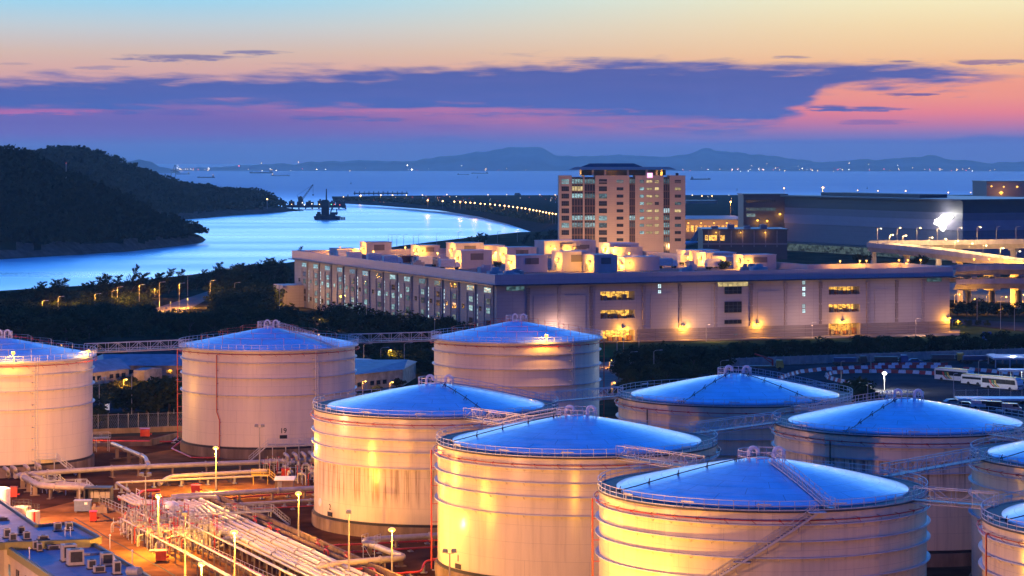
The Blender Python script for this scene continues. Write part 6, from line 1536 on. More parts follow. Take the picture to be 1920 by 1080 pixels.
for k, (x, y) in enumerate(((440, 968), (478, 992), (520, 1017), (596, 1037), (650, 1062), (505, 1005), (612, 1050))):
    p = G(x, y); t = thing('hydrant_valve', 'red hydrant valve on the fire pipes, %s along the trench' % nth(k + 1), 'valve', p, atan2(dm.y, dm.x), 'hydrant valves along the trench')
    mb = MB(); mb.tube([(-.9, 0, .5), (-.9, 0, 1.5), (.9, 0, 1.5), (.9, 0, .5)], .14, 8, bend=.4); mb.bar((0, 0, 1.3), (0, 0, 2.0), .09, 6); mb.build('pipe', m_red, t)
    mb = MB(); mb.lathe([(.42, -.04), (.50, 0), (.42, .04)], 14, c=(0, 0, 2.05), closed=True); mb.bar((-.45, 0, 2.05), (.45, 0, 2.05), .03); mb.bar((0, -.45, 2.05), (0, .45, 2.05), .03); mb.build('handwheel', m_red, t)
# valve manifold between bundle and kerb
def manifold_riser(label, kind, loc, rz, h):
    t = thing('valve_riser', label, 'valve riser', loc, rz, 'valve risers of the manifold')
    m_ = m_pipe if kind < 2 else m_red
    mb = MB()
    if kind == 0: mb.tube([(-1.3, 0, .0), (-1.3, 0, h), (1.3, 0, h), (1.3, 0, .0)], .17, 8, bend=.7)
    elif kind == 1: mb.tube([(-1.6, 0, .5), (-.5, 0, .5), (-.5, 0, h * .8), (.8, 0, h * .8), (.8, 0, .5), (1.8, 0, .5)], .20, 8, bend=.5)
    else: mb.tube([(-.6, 0, 0), (-.6, 0, h), (.9, 0, h)], .10, 6, bend=.4)
    mb.build('pipe', m_, t)
    mb = MB(); zz = h if kind == 0 else (h * .8 if kind == 1 else h)
    mb.bar((-.3, 0, zz), (.5, 0, zz), .32 if kind < 2 else .18, 8); mb.bar((.1, 0, zz), (.1, 0, zz + .8), .10, 6); mb.bar((-.34, 0, zz), (-.28, 0, zz), .40 if kind < 2 else .24, 10); mb.bar((.48, 0, zz), (.54, 0, zz), .40 if kind < 2 else .24, 10); mb.build('valve_body', m_valve, t)
    mb = MB(); mb.lathe([(.30, -.03), (.38, 0), (.30, .03)], 12, c=(.1, 0, zz + .85), closed=True); mb.bar((-.22, 0, zz + .85), (.42, 0, zz + .85), .03); mb.bar((.1, -.33, zz + .85), (.1, .33, zz + .85), .03); mb.build('handwheel', m_red if kind != 1 else m_valve, t)
    mb = MB(); mb.bar((-.9, .5, 0), (-.9, .5, h + .8), .05); mb.bar((.9, -.5, 0), (.9, -.5, h + .6), .05); mb.bar((-.9, .5, h * .5), (.9, -.5, h * .5), .04); mb.build('stand', m_rail, t)
    return t
protoR = [manifold_riser('curved white valve riser, first of the manifold nearest to the parallel pipes', 0, rel(9, 4.6, 0), atan2(dm.y, dm.x) + pi / 2, 1.9),
          manifold_riser('stepped white valve riser, second of the manifold nearest to the parallel pipes', 1, rel(11.5, 4.4, 0), atan2(dm.y, dm.x), 2.2),
          manifold_riser('small red valve riser, first of the red ones in the manifold', 2, rel(13, 5.6, 0), atan2(dm.y, dm.x), 2.3)]
rr = random.Random(3); cnt = 3
KN = ['curved white valve riser packed in the manifold', 'stepped white valve riser packed in the manifold', 'small red valve riser packed in the manifold']
for row in range(6):
    for k in range(15):
        s_ = 9 + k * 2.6 + rr.uniform(-.5, .5) + row * .5; o_ = 4.0 + row * 2.1 + rr.uniform(-.4, .4)
        if s_ > LB - 2 or o_ > 3.4 + (s_ - 4) * .62 or (row == 0 and k < 2): continue
        kd = 0 if rr.random() < .45 else (1 if rr.random() < .65 else 2)
        dup(protoR[kd], rel(s_, o_, 0), atan2(dm.y, dm.x) + rr.choice([0, pi / 2, pi / 2, pi]) + rr.uniform(-.05, .05), KN[kd], ['curved', 'stepped', 'small red'][kd] + ' risers packed in the manifold', (1, 1, rr.uniform(.8, 1.25)))
for k in range(9):
    runpipe('thin pipe crossing over the manifold, %s from the main bundle' % nth(k + 1), 3.4 + k * 1.4, .11 + .05 * (k % 3 == 0), 1.0 + .7 * (k % 3), 8 + k * 2.0, m=m_red if k % 4 == 3 else m_pipe, group='thin pipes over the manifold', sup=6)
# thin red and galvanised frames rising from the manifold
for k in range(14):
    s_ = 6 + (k % 7) * 5.2; o_ = 3.6 + (k // 7) * 4.5 + rr.uniform(-.5, .5); p = rel(s_, o_, 0); hh = rr.uniform(3.2, 5.0)
    t = thing('pipe_frame', 'slim upright pipe frame in the manifold, %s counted along its two lines' % nth(k + 1), 'pipe frame', p, atan2(dm.y, dm.x), 'pipe frames in the manifold')
    mb = MB()
    for x in (0, 2.2): mb.bar((x, 0, 0), (x, 0, hh), .06, 6)
    for z in (hh * .5, hh * .75, hh - .1): mb.bar((0, 0, z), (2.2, 0, z), .045)
    mb.bar((0, 0, hh * .5), (0, 1.6, hh * .5), .045); mb.bar((0, 1.6, 0), (0, 1.6, hh * .7), .05); mb.build('frame', m_red if k % 3 == 0 else m_rail, t)
p = rel(14, 3.9, 0); t = thing('dome_vessel', 'white upright vessel with domed top in the manifold', 'vessel', p)
mb = MB(); mb.lathe([(.01, 0), (1.35, 0), (1.35, 2.6), (1.2, 3.0), (.75, 3.3), (.01, 3.42)], 20); mb.build('shell', m_white, t)
mb = MB(); mb.bar((0, 0, 3.3), (0, 0, 3.8), .16, 8); mb.lathe([(.01, 3.8), (.3, 3.8), (.3, 3.9), (.01, 3.9)], 10); mb.build('nozzle', m_valve, t)
def platform(label, loc, rz, L_, w_, h, stair='end', name='access_platform', m_=None):
    m_ = m_ or m_rail; t = thing(name, label, 'platform', loc, rz)
    mb = MB(); mb.b2((0, -w_ / 2, h - .1), (L_, w_ / 2, h)); mb.build('deck', m_grey, t)
    for sg in (-1, 1):
        mb = MB(); n_ = max(2, int(L_ / 1.5)); railing(mb, [(L_ * i / n_, sg * w_ / 2, h) for i in range(n_ + 1)], 1.1, .035, closed=False); mb.build('handrail', m_, t)
    k = 0.3
    while k < L_:
        mb = MB()
        for y in (-w_ / 2 + .1, w_ / 2 - .1): mb.bar((k, y, 0), (k, y, h - .1), .07, 5)
        mb.bar((k, -w_ / 2 + .1, .3), (k, w_ / 2 - .1, h - .3), .04); mb.build('leg', m_, t); k += 2.6
    if stair:
        st = h / .85; mb = MB(); ns = max(3, int(h / .22))
        for i in range(ns): mb.b2((L_ + st * i / ns, -.4, h - h * (i + 1) / ns), (L_ + st * (i + 1) / ns, .4, h - h * (i + 1) / ns + .05))
        for y in (-.45, .45):
            railing(mb, [(L_ + st * i / 4, y, h - h * i / 4) for i in range(5)], 1.0, .035, closed=False, kick=False); mb.bar((L_, y, h), (L_ + st, y, 0), .07)
        mb.build('stair', m_, t)
    return t
platform('railed platform with stair at the foot of the left edge tank', G(-6, 893), .12, 11, 2.4, 3.2)
platform('railed platform with stair right of the left edge tank, by the wire fence', G(206, 846), radians(200), 5.5, 2.0, 2.8)
platform('railed platform with stair at the foot of the tank numbered 19', G(588, 864), radians(186), 9.0, 2.4, 3.2)
platform('yellow lit railed catwalk crossing over the main pipe bundle', rel(24.5, 3.6, 0), atan2(-nm.y, -nm.x), 13.8, 1.6, 2.4)
platform('small yellow railed crossover by the white roofed kiosk', G(472, 908), .1, 3.2, 1.3, 1.6, m_=m_yel)
platform('railed crossover left of the bent thick pipes', G(60, 928), .9, 6, 1.4, 2.0)
platform('railed crossover over the yellow lit pipes near the panel shelter', G(120, 928), .1, 4, 1.3, 1.6)
platform('slim scaffold platform by the bent pipe left of the yellow lit tank', G(690, 1062), 1.2, 2.2, 2.0, 3.4, stair=None)
for k, (px, py) in enumerate(((14, 893), (28, 891), (52, 889), (74, 886))):
    pipe('outlet pipe arching from the left edge tank, %s from the left' % nth(k + 1), [(px - 6, py - 16, 3.0), (px + 1, py - 12, 3.0), (px + 2, py + 1, 1.2)], .34, 2, sup=0, bend=1.2, group='outlets of the left edge tank')
for k, (px, py) in enumerate(((537, 869), (553, 868), (569, 867), (583, 866))):
    pipe('outlet pipe arching from the tank numbered 19, %s from the left' % nth(k + 1), [(px - 3, py - 18, 3.0), (px + 3, py - 14, 3.0), (px + 5, py + 1, 1.2)], .34, 2, sup=0, bend=1.2, group='outlets of the tank numbered 19')
for k, (px, py) in enumerate(((510, 874), (522, 880), (536, 884), (548, 878), (560, 886), (572, 880), (584, 888), (500, 884), (545, 895), (566, 900), (584, 903), (592, 895))):
    dup(protoR[(0, 2, 1, 0, 2, 1)[k % 6]], G(px, py + 8), k * 1.3, 'valve riser in the cluster left of the rust stained tank, %s in reading order' % nth(k + 1), 'valve cluster left of the rust stained tank')
pipe('thick yellow lit pipe bending down from the left edge platform', [(38, 891, 2.2), (75, 911, 2.2), (130, 913, 2.2), (168, 915, 1.6), (190, 921, .6)], .55, 2.0, sup=5, bend=3.0)
pipe('second yellow lit pipe behind the thick bent one', [(52, 886, 1.6), (92, 905, 1.6), (150, 908, 1.6), (196, 919, .6)], .38, 1.6, sup=5, bend=2.5)
pipe('red hydrant main from the wire fence to the tank numbered 19', [(172, 826), (322, 828), (330, 824), (336, 815), (343, 812)], .17, .5, m_red, sup=4, bend=.8)
pipe('red drain line at the foot of the tank numbered 19', [(341, 826, 1.4), (322, 841, .4), (360, 858, .4), (410, 858, .4)], .16, .4, m_red, sup=0, bend=.6)
pipe('thick white pipe folded twice left of the yellow lit tank', [(840, 1003), (690, 1012), (682, 1016), (757, 1044), (748, 1047), (640, 1056), (598, 1064), (585, 1075, .3)], .48, 1.6, sup=6, bend=1.6)
pipe('red fire pipe behind the folded white pipe', [(600, 1024), (840, 1012)], .16, .5, m_red, sup=5)
pipe('red fire pipe in front of the folded white pipe', [(628, 1037), (840, 1024)], .16, .5, m_red, sup=5)
pipe('red fire pipe stepping up to the foot of the yellow lit tank', [(620, 1085), (790, 1072), (797, 1052, 1.6), (826, 1048, 1.6)], .16, .5, m_red, sup=5, bend=.7)
pipe('thin red pipe at the bottom between two lit lamps', [(600, 1068), (700, 1066), (708, 1082)], .16, 1.0, m_red, sup=4, bend=.5)
pipe('thin red pipe along the foundation of the rust stained tank', [(420, 957), (590, 948)], .10, .5, m_red, sup=5)
pipe('red pipe under the thick pink white pipe', [(370, 938), (600, 922)], .14, .6, m_red, sup=5)
# kerb with handrail along the yard road
p, q = G(186, 944), G(520, 1102); L_ = (q - p).length; t = thing('kerb_railing', 'pale kerb with thin handrail along the yard road', 'railing', p, atan2((q - p).y, (q - p).x))
mb = MB(); mb.b2((0, -.25, 0), (L_, .25, .35)); mb.build('kerb', m_conc, t)
mb = MB(); n_ = int(L_ / 2); railing(mb, [(L_ * i / n_, 0, .35) for i in range(n_ + 1)], 1.1, .03, closed=False, kick=False); mb.build('handrail', m_rail, t)
# panel shelter, blue container, cabinets, kiosk, small vessels
p = G(158, 946); t = thing('panel_shelter', 'dark open shelter holding a row of electrical panels', 'shelter', p, -.02); w_ = (207 - 158) * p.y / F
mb = MB(); mb.b2((0, 2.2, .1), (w_, 2.4, 2.7)); mb.b2((-.1, -.2, 2.7), (w_ + .1, 2.5, 2.95)); mb.b2((-.1, -.1, 0), (.1, 2.4, 2.7)); mb.b2((w_ - .1, -.1, 0), (w_ + .1, 2.4, 2.7)); mb.build('frame', m_tdark, t)
for k in range(4):
    mb = MB(); x = .35 + k * (w_ - .5) / 4; mb.b2((x, 1.7, .9), (x + (w_ - .9) / 4, 2.19, 2.3)); mb.build('panel', m_pole, t)
p = G(139, 962); t = thing('equipment_cabin', 'small blue cabin with equipment beside the yard road', 'cabin', p, .05)
mb = MB(); mb.b2((0, 0, .3), (2.7, 1.8, 2.0)); mb.build('body', mat('cabin_blue', (.10, .14, .24), .6, var=.2), t)
mb = MB(); mb.b2((-.1, -.1, 2.0), (2.8, 1.9, 2.1)); mb.build('roof', mat('cabin_roof', (.30, .34, .40), .6), t); mb = MB(); mb.b2((1.7, -.04, 1.4), (2.2, -.005, 1.8)); mb.build('notice', m_white, t)
mb = MB(); 
for x in (.2, 2.4): mb.b2((x, .1, 0), (x + .2, 1.7, .3))
mb.b2((3.0, -.8, .0), (5.6, .6, 1.1)); mb.b2((3.2, -.6, 1.1), (3.6, .4, 1.5)); mb.b2((4.4, -.5, 1.1), (5.2, .3, 1.4)); mb.build('skid', m_conc, t)
def cabinet(label, px, py, w_=1.5, d_=1.2, h=1.5):
    t = thing('fire_cabinet', label, 'cabinet', G(px, py), .1, 'red fire cabinets')
    mb = MB(); mb.b2((-w_ / 2, -d_ / 2, .25), (w_ / 2, d_ / 2, h)); mb.build('body', m_red, t)
    mb = MB(); mb.add([(-w_ / 2 - .08, -d_ / 2 - .08, h), (w_ / 2 + .08, -d_ / 2 - .08, h), (w_ / 2 + .08, d_ / 2 + .08, h + .12), (-w_ / 2 - .08, d_ / 2 + .08, h + .12), (-w_ / 2 - .08, -d_ / 2 - .08, h + .06), (w_ / 2 + .08, -d_ / 2 - .08, h + .06), (w_ / 2 + .08, d_ / 2 + .08, h + .18), (-w_ / 2 - .08, d_ / 2 + .08, h + .18)], [(3, 2, 1, 0), (4, 5, 6, 7), (0, 1, 5, 4), (1, 2, 6, 5), (2, 3, 7, 6), (3, 0, 4, 7)]); mb.build('lid', m_red, t)
    for x in (-w_ / 2 + .12, w_ / 2 - .12):
        mb = MB(); mb.b2((x - .07, -d_ / 2 + .05, 0), (x + .07, d_ / 2 - .05, .25)); mb.build('leg', m_dark, t)
    mb = MB(); mb.lathe([(.32, -.12), (.32, .12)], 12, c=(w_ / 2 + .15, 0, .7)); mb.build('hose_reel', m_red, t)
cabinet('red cabinet beside the blue cabin', 175, 979, 1.1, 1.1, 1.7); cabinet('large red cabinet in front of a lit yard lamp', 302, 1053, 1.5, 1.3, 1.6); cabinet('red cabinet behind the lit lamp and parallel pipes', 367, 926); cabinet('red cabinet on the bund behind the hydrant main', 272, 820, 2.0, 1.2, 1.8); cabinet('red cabinet beside the white storage vessel at the left edge', 26, 934, 1.2, 1.0, 1.9); cabinet('red cabinet above the white roofed kiosk', 535, 894, 1.5, 1.0, 1.5)
p = G(516, 919); t = thing('kiosk', 'grey kiosk with pale sloping roof before the rust stained tank', 'kiosk', p); w_ = 34 * p.y / F
mb = MB(); mb.b2((0, 0, 0), (w_, 2.2, 1.7)); mb.build('wall', m_conc, t); mb = MB(); mb.add([(-.2, -.3, 1.72), (w_ + .2, -.3, 1.72), (w_ + .2, 2.4, 2.1), (-.2, 2.4, 2.1), (-.2, -.3, 1.86), (w_ + .2, -.3, 1.86), (w_ + .2, 2.4, 2.24), (-.2, 2.4, 2.24)], [(3, 2, 1, 0), (4, 5, 6, 7), (0, 1, 5, 4), (1, 2, 6, 5), (2, 3, 7, 6), (3, 0, 4, 7)]); mb.build('roof', m_white, t)
mb = MB(); mb.b2((.4, -.05, .1), (1.2, -.004, 1.6)); mb.build('door', m_grey, t)
for k, (px, yb, yt, rp, lb) in enumerate(((0, 985, 915, 19, 'tall white storage vessel cut by the left edge'), (41, 975, 950, 19, 'squat blue topped vessel beside the flat roof'), (62, 990, 958, 13, 'squat vessel with railing and a red stripe beside the flat roof'))):
    p = G(px, yb); r = rp * p.y / F; h = CZ - (yt - H0) * p.y / F
    t = thing('storage_vessel', lb, 'vessel', p, 0)
    mb = MB(); mb.lathe([(.01, 0), (r, 0), (r, h), (.01, h + .25)], 32); mb.build('shell', m_white if k == 0 else m_shell, t)
    if k: 
        mb = MB(); railing(mb, circ(r - .1, h, 12), 1.0, .035, kick=False); mb.build('railing', m_dark, t)
    if k == 2:
        mb = MB(); mb.b2((r * .3, -r - .05, .1), (r * .5, -r * .85, h)); mb.build('stripe', m_red, t)
# flat roofed building in the near corner
m_flat = mat('bitumen_roof_sheet', (.30, .31, .34), .75, var=.25, scale=.35, bump=.15); m_flat2 = mat('bitumen_roof_sheet', (.20, .24, .32), .7, var=.25, scale=.35, bump=.15)
m_ywall = mat('cream_render', (.52, .45, .30), .75, var=.12, scale=.5); m_fascia = mat('yellow_green_fascia', (.26, .24, .06), .55, var=.15); m_para = mat('dark_parapet', (.06, .09, .10), .6, var=.2)
ZR = 7.6
nb = thing('service_building', 'cream service building with two flat roofs in the near left corner', 'building', (0, 0, 0))
def slab(px_pts, z, wallm, roofm, name, inset=.35):
    P = [G(x, y, z).xy for x, y in px_pts]; c = sum(P, Vector((0, 0))) / len(P)
    area = sum(P[i].x * P[(i + 1) % len(P)].y - P[(i + 1) % len(P)].x * P[i].y for i in range(len(P)))
    if area < 0: P = P[::-1]
    mb = MB(); mb.prism([tuple(p) for p in P], 0, z - .45); mb.build('wall', wallm, nb)
    mb = MB(); mb.prism([tuple(p) for p in P], z - .449, z); mb.build('roof', roofm, nb)
    for i in range(len(P)):
        a, b_ = P[i], P[(i + 1) % len(P)]; d_ = (b_ - a); L_ = d_.length; an = atan2(d_.y, d_.x); m2 = (a + b_) / 2; n_ = Vector((d_.y, -d_.x)).normalized() * .12
        mb = MB(); mb.box((m2.x + n_.x, m2.y + n_.y, z - .1), (L_ + .3, .3, .95), an); mb.build('fascia', m_fascia, nb)
        mb = MB(); n2 = -n_ * 1.2; mb.box((m2.x + n2.x, m2.y + n2.y, z + .22), (L_ - .4, .22, .44), an); mb.build('parapet', m_para, nb)
slab([(-60, 940), (-10, 934), (68, 989), (135, 983), (187, 1011), (167, 1016.5), (8, 1022), (-60, 1030)], ZR + .3, m_ywall, m_flat, 'upper')
slab([(6, 1024), (167, 1018), (268, 1078), (400, 1170), (230, 1190), (120, 1100)], ZR - .4, m_ywall, m_flat2, 'lower')
pA, pB = G(6, 1024, ZR - .4), G(120, 1100, ZR - .4); d_ = (pB - pA); an = atan2(d_.y, d_.x)
for k in range(6):
    c = pA + d_ * ((k + .7) / 6.5); n_ = Vector((d_.y, -d_.x, 0)).normalized(); n_ = n_ if n_.x < 0 else -n_
    mb = MB(); c2 = c + n_ * .06; mb.box((c2.x, c2.y, ZR - 3.0), (1.5, .12, 1.5), an); mb.build('window', m_glass if k % 3 else m_wdim, nb)
def ac_unit(label, px, py, w_, d_, h, z, rz=.38, kind=0):
    t = thing('air_conditioner', label, 'air conditioner', G(px, py, z), rz, 'air conditioners on the flat roofs')
    mb = MB(); mb.b2((-w_ / 2, -d_ / 2, .14), (w_ / 2, d_ / 2, h)); mb.build('casing', m_pole, t)
    mb = MB(); mb.b2((-w_ / 2 - .15, -d_ / 2 - .15, 0), (w_ / 2 + .15, d_ / 2 + .15, .14)); mb.build('base_pad', m_dark, t)
    mb = MB(); mb.b2((-w_ * .38, -d_ / 2 - .03, h * .25), (w_ * .38, -d_ / 2 - .004, h * .88)); mb.build('grille', m_dark, t)
    mb = MB(); mb.lathe([(.01, h + .02), (min(w_, d_) * .36, h + .05), (min(w_, d_) * .40, h + .004)], 14); mb.build('fan_cowl', m_dark, t)
    return t
zu, zl = ZR + .3, ZR - .4
for k, (px, py, w_, d_, h, z, lb) in enumerate(((13, 1009, .9, .9, 1.3, zu, 'dark air conditioner, leftmost on the upper roof'), (24, 1015, .9, .7, 1.1, zu, 'pale air conditioner in front of the dark leftmost one'), (40, 1003, .9, .7, 1.2, zu, 'dark air conditioner at the back of the left four'), (50, 1012, .9, .7, 1.1, zu, 'pale air conditioner, rightmost of the left four'), (108, 996, 1.0, .8, 1.2, zu, 'pale air conditioner, left of the pair at the upper roof edge'), (129, 995, 1.0, .8, 1.2, zu, 'pale air conditioner, right of the pair at the upper roof edge'), (81, 1012, 1.4, .8, .6, zu, 'low roof vent box in the middle of the upper roof'), (4, 976, 1.6, 1.0, .5, zu, 'low white skylight box at the left edge of the upper roof'),
                                       (66, 1031, .6, .8, 1.2, zl, 'slim pale air conditioner at the back of the lower roof'), (74, 1034, .6, .8, 1.1, zl, 'second slim pale air conditioner at the back of the lower roof'), (100, 1030, 1.6, .9, .6, zl, 'low dark duct box at the back of the lower roof'), (129, 1052, 1.9, 1.5, 2.2, zl, 'large boxy air handler, rear of the big pair'), (141, 1060, 2.0, 1.6, 2.1, zl, 'large boxy air handler, front of the big pair'), (200, 1061, 1.5, 1.3, 1.7, zl, 'boxy air conditioner at the right of the lower roof'), (172, 1067, 1.0, .7, 1.2, zl, 'slim air conditioner right of the big pair'), (186, 1074, 1.4, .8, .9, zl, 'low dark air conditioner behind the pipes of the lower roof'), (219, 1077, .9, .9, 1.7, zl, 'tall slim air conditioner at the lower right of the roof'))):
    ac_unit(lb, px, py, w_, d_, h, z)
mb = MB(); P = [G(x, y, zl) + Vector((0, 0, .7)) for x, y in ((152, 1050), (175, 1049), (205, 1046), (215, 1060), (225, 1070))]; mb.tube([tuple(p) for p in P], .22, 8, bend=.4); tag(mb.build('duct', m_grey), 'dark grey duct winding between the lower roof machines', 'duct')
for px, py in ((122, 1016), (132, 1015), (55, 1055), (248, 1060), (206, 1030)):
    p = G(px, py, zl); mb = MB(); mb.bar((0, 0, 0), (0, 0, 1.9), .05, 6); mb.lathe([(.12, 1.8), (.16, 1.9), (.02, 2.05)], 8); tag(mb.build('vent_pipe', m_white, None, p), 'thin white vent pipe standing on the flat roof', 'vent pipe', 'vent pipes on the flat roof')
p = G(262, 1082, zl); mb = MB(); mb.tube([(-1.6, 1.0, .6), (0, 0, .7)], .55, 12); tag(mb.build('duct_mouth', m_grey, None, p), 'round duct mouth at the bottom corner of the flat roof', 'duct')
# ------------------------------------------------------------------ flood masts out of view that light the tanks and yard, and lamps on the rims
def outside_mast(x, y, h, watts, c, lb):
    t = thing('flood_mast', lb, 'lamp post', (x, y, 0), 0, 'flood masts in front of the yard')
    mb = MB(); mb.tube([(0, 0, 0), (0, 0, h)], [.25, .12], 8); mb.bar((-.9, 0, h), (.9, 0, h), .08); mb.build('pole', m_pole, t)
    for s_ in (-.7, .7):
        mb = MB(); mb.b2((s_ - .4, -.2, h + .05), (s_ + .4, .2, h + .5)); hd_ = mb.build('lamp_head', m_grey, t)
        mb = MB(); mb.b2((s_ - .35, .21, h + .1), (s_ + .35, .24, h + .45)); mb.build('lens', m_lens_s, hd_)
    lamp((0, .8, h + .3), c, watts, .5, t)
    return t
outside_mast(-52, 536, 9, 26000, SODIUM, 'added flood mast hidden behind the tank numbered 19')  # unseen lamp added to brighten the ground between the rear tanks
outside_mast(-97, 508, 9, 30000, SODIUM, 'added flood mast hidden behind the left edge tank')  # another added for that ground, out of sight
outside_mast(-86, 392, 15, 140000, PINKW, 'added tall flood mast left of the left edge tank, outside the picture')  # added out of view to brighten the rear row of tanks
outside_mast(-95, 252, 14, 300000, PINKW, 'tall flood mast left of the near buildings, outside the picture')
outside_mast(6, 283, 7.5, 28000, SODIUM, 'flood mast at the foot of the nearest tanks, below the picture')
outside_mast(-34, 236, 15, 50000, WARM, 'tall flood mast between buildings and tanks, below the picture')
outside_mast(24, 185, 14, 22000, PINKW, 'flood mast on the near side of the nearest tank, below the picture')
outside_mast(95, 200, 15, 30000, PINKW, 'flood mast at the right of the yard, outside the picture')
for k, px, py, zz, w_, r_, lb in (('w', 25, 661, 1.9, 2600, .42, 'lit lamp on the rim of the left edge tank, facing the camera'), ('w', 166, 654, 1.2, 1800, .25, 'small lit lamp at the right end of the left edge tank rim'), ('e', 1025, 633, 1.6, 3200, .42, 'lit lamp on the rim of the tank before the warehouse'), ('w', 116, 641, 1.0, 0, .22, 'small glowing lamp at the back rim of the left edge tank'), ('m', 598, 627, 1.0, 0, .22, 'small glowing lamp at the back rim of the tank numbered 19')):
    cx, cy = TC[k]; R = 18.35; kx = (px - 960) / F
    # point on the rim circle along this sight line (front side unless it is a back lamp)
    best = min(((abs((cx + R * cos(a)) / (cy + R * sin(a)) - kx), a) for a in [radians(q * .5) for q in range(720)] if (sin(a) < 0.25 if w_ else sin(a) > 0)), key=lambda q: q[0])[1]
    p = Vector((cx + R * cos(best), cy + R * sin(best), 21.6)); t = thing('rim_lamp', lb, 'lamp', p, 0, 'lamps on tank rims')
    mb = MB(); mb.bar((0, 0, -.2), (0, 0, zz), .06, 6); mb.b2((-.3, -.5, zz), (.3, .1, zz + .2)); mb.build('bracket', m_grey, t)
    mb = MB(); mb.lathe([(.01, -r_), (r_ * .8, -r_ * .5), (r_, 0), (.01, r_ * .5)], 10, c=(0, -.4, zz - .05)); mb.build('lens', m_lens_s, t)
    if w_: lamp((0, -1.6, zz - .3), SODIUM, w_, .3, t)
# ------------------------------------------------------------------ far water and airport
m_hull = mat('ship_hull', (.05, .05, .06), .6, var=.2); m_sup = mat('ship_superstructure', (.20, .20, .22), .6, var=.2); m_steel = mat('barge_steel', (.03, .03, .035), .7, var=.3)
m_spk_w = glow('far_light_white', (1, .85, .65), 9); m_spk_r = glow('far_light_red', (1, .12, .08), 5)
m_spk_o = glow('far_light_orange', (1, .55, .18), 9)
def ship(label, px0, px1, ywl, hdir=1, lights=True, low=False):
    Y = F * (CZ + 4) / (ywl - H0); L_ = (px1 - px0) * Y / F; p = Vector(((px0 + px1 - 1920) / 2 * Y / F, Y, -4)); t = thing('cargo_ship', label, 'ship', p, 0 if hdir > 0 else pi, 'ships on the far water')
    b_ = L_ * .075; hh = L_ * (.045 if not low else .03); mb = MB()
    mb.prism([(-L_ / 2 * .97, -b_ * .8), (L_ / 2 * .86, -b_ * .8), (L_ / 2 * .97, 0), (L_ / 2 * .86, b_ * .8), (-L_ / 2 * .97, b_ * .8)], -1, hh, top=[(-L_ / 2, -b_), (L_ / 2 * .84, -b_), (L_ / 2 * 1.03, 0), (L_ / 2 * .84, b_), (-L_ / 2, b_)])
    mb.prism([(L_ / 2 * .78, -b_ * .8), (L_ / 2 * 1.0, 0), (L_ / 2 * .78, b_ * .8)], hh, hh * 1.5); mb.build('hull', m_hull, t)
    mb = MB(); x = -L_ / 2 * .80
    for k, (w_, z0, z1) in enumerate(((.13, 1, 1.9), (.10, 1.9, 2.7), (.07, 2.7, 3.3))): mb.b2((x - L_ * w_ / 2, -b_ * .8, hh * z0), (x + L_ * w_ / 2, b_ * .8, hh * z1))
    mb.bar((x - L_ * .02, 0, hh * 3.3), (x - L_ * .02, 0, hh * 4.6), L_ * .012, 6); mb.build('superstructure', m_sup, t)
    mb = MB(); mb.bar((L_ * .38, 0, hh), (L_ * .38, 0, hh * 3.0), L_ * .006, 6); mb.b2((-L_ * .3, -b_ * .6, hh), (L_ * .36, b_ * .6, hh * 1.25)); mb.build('hatches', m_hull, t)
    if lights:
        mb = MB(); r = Y / F * .55; mb.lathe([(.01, -r), (r, 0), (.01, r)], 6, c=(x, -b_, hh * 3.4)); mb.build('deck_light', m_spk_o, t)
    return t
for a in (('dark freighter on the far water above the second hill, lower of the two', 370, 403, 333.5, -1), ('smaller freighter behind the dark freighter near the port crane', 330, 356, 327, -1), ('long lit ship in the haze right of the freighters', 468, 512, 325, -1), ('low barge in the haze beside the long lit ship', 508, 543, 330, 1, True, True), ('low barge in the haze left of the office tower', 857, 880, 327.5, 1, False, True), ('faint barge in the haze left of the tower, further right', 884, 916, 325.5, -1, False, True), ('freighter in the haze right of the office tower', 1294, 1332, 337, 1, False)): ship(*a)
for px, y, lb in ((658, 345, 'tiny dark buoy right of the dredger'), (1382, 357, 'tiny dark buoy right of the tower'), (1626, 354, 'tiny dark buoy above the hangar'), (895, 334, 'tiny dark buoy left of the tower')):
    Y = F * 63 / (y - H0); p = Vector(((px - 960) * Y / F, Y, -4)); mb = MB(); s_ = Y / F; mb.lathe([(.01, 0), (s_ * 1.1, 0), (s_ * .9, s_ * 1.0), (s_ * .3, s_ * 1.4), (s_ * .25, s_ * 4), (.01, s_ * 4.2)], 8); tag(mb.build('buoy', m_steel, None, p), lb, 'buoy', 'buoys')
def lattice(mb, a, b_, w0, w1, n_=8, r=.2):
    a, b_ = Vector(a), Vector(b_); d_ = (b_ - a).normalized(); e = d_.cross(Vector((0, 1, 0))).normalized(); f_ = Vector((0, 1, 0)); R4 = []
    for k in range(n_ + 1):
        c = a.lerp(b_, k / n_); w_ = w0 + (w1 - w0) * k / n_; R4.append([c + e * w_ + f_ * w_, c + e * w_ - f_ * w_, c - e * w_ - f_ * w_, c - e * w_ + f_ * w_])
    for k in range(n_):
        for j in range(4):
            mb.bar(R4[k][j], R4[k + 1][j], r); mb.bar(R4[k][j], R4[k + 1][(j + 1) % 4], r * .6)
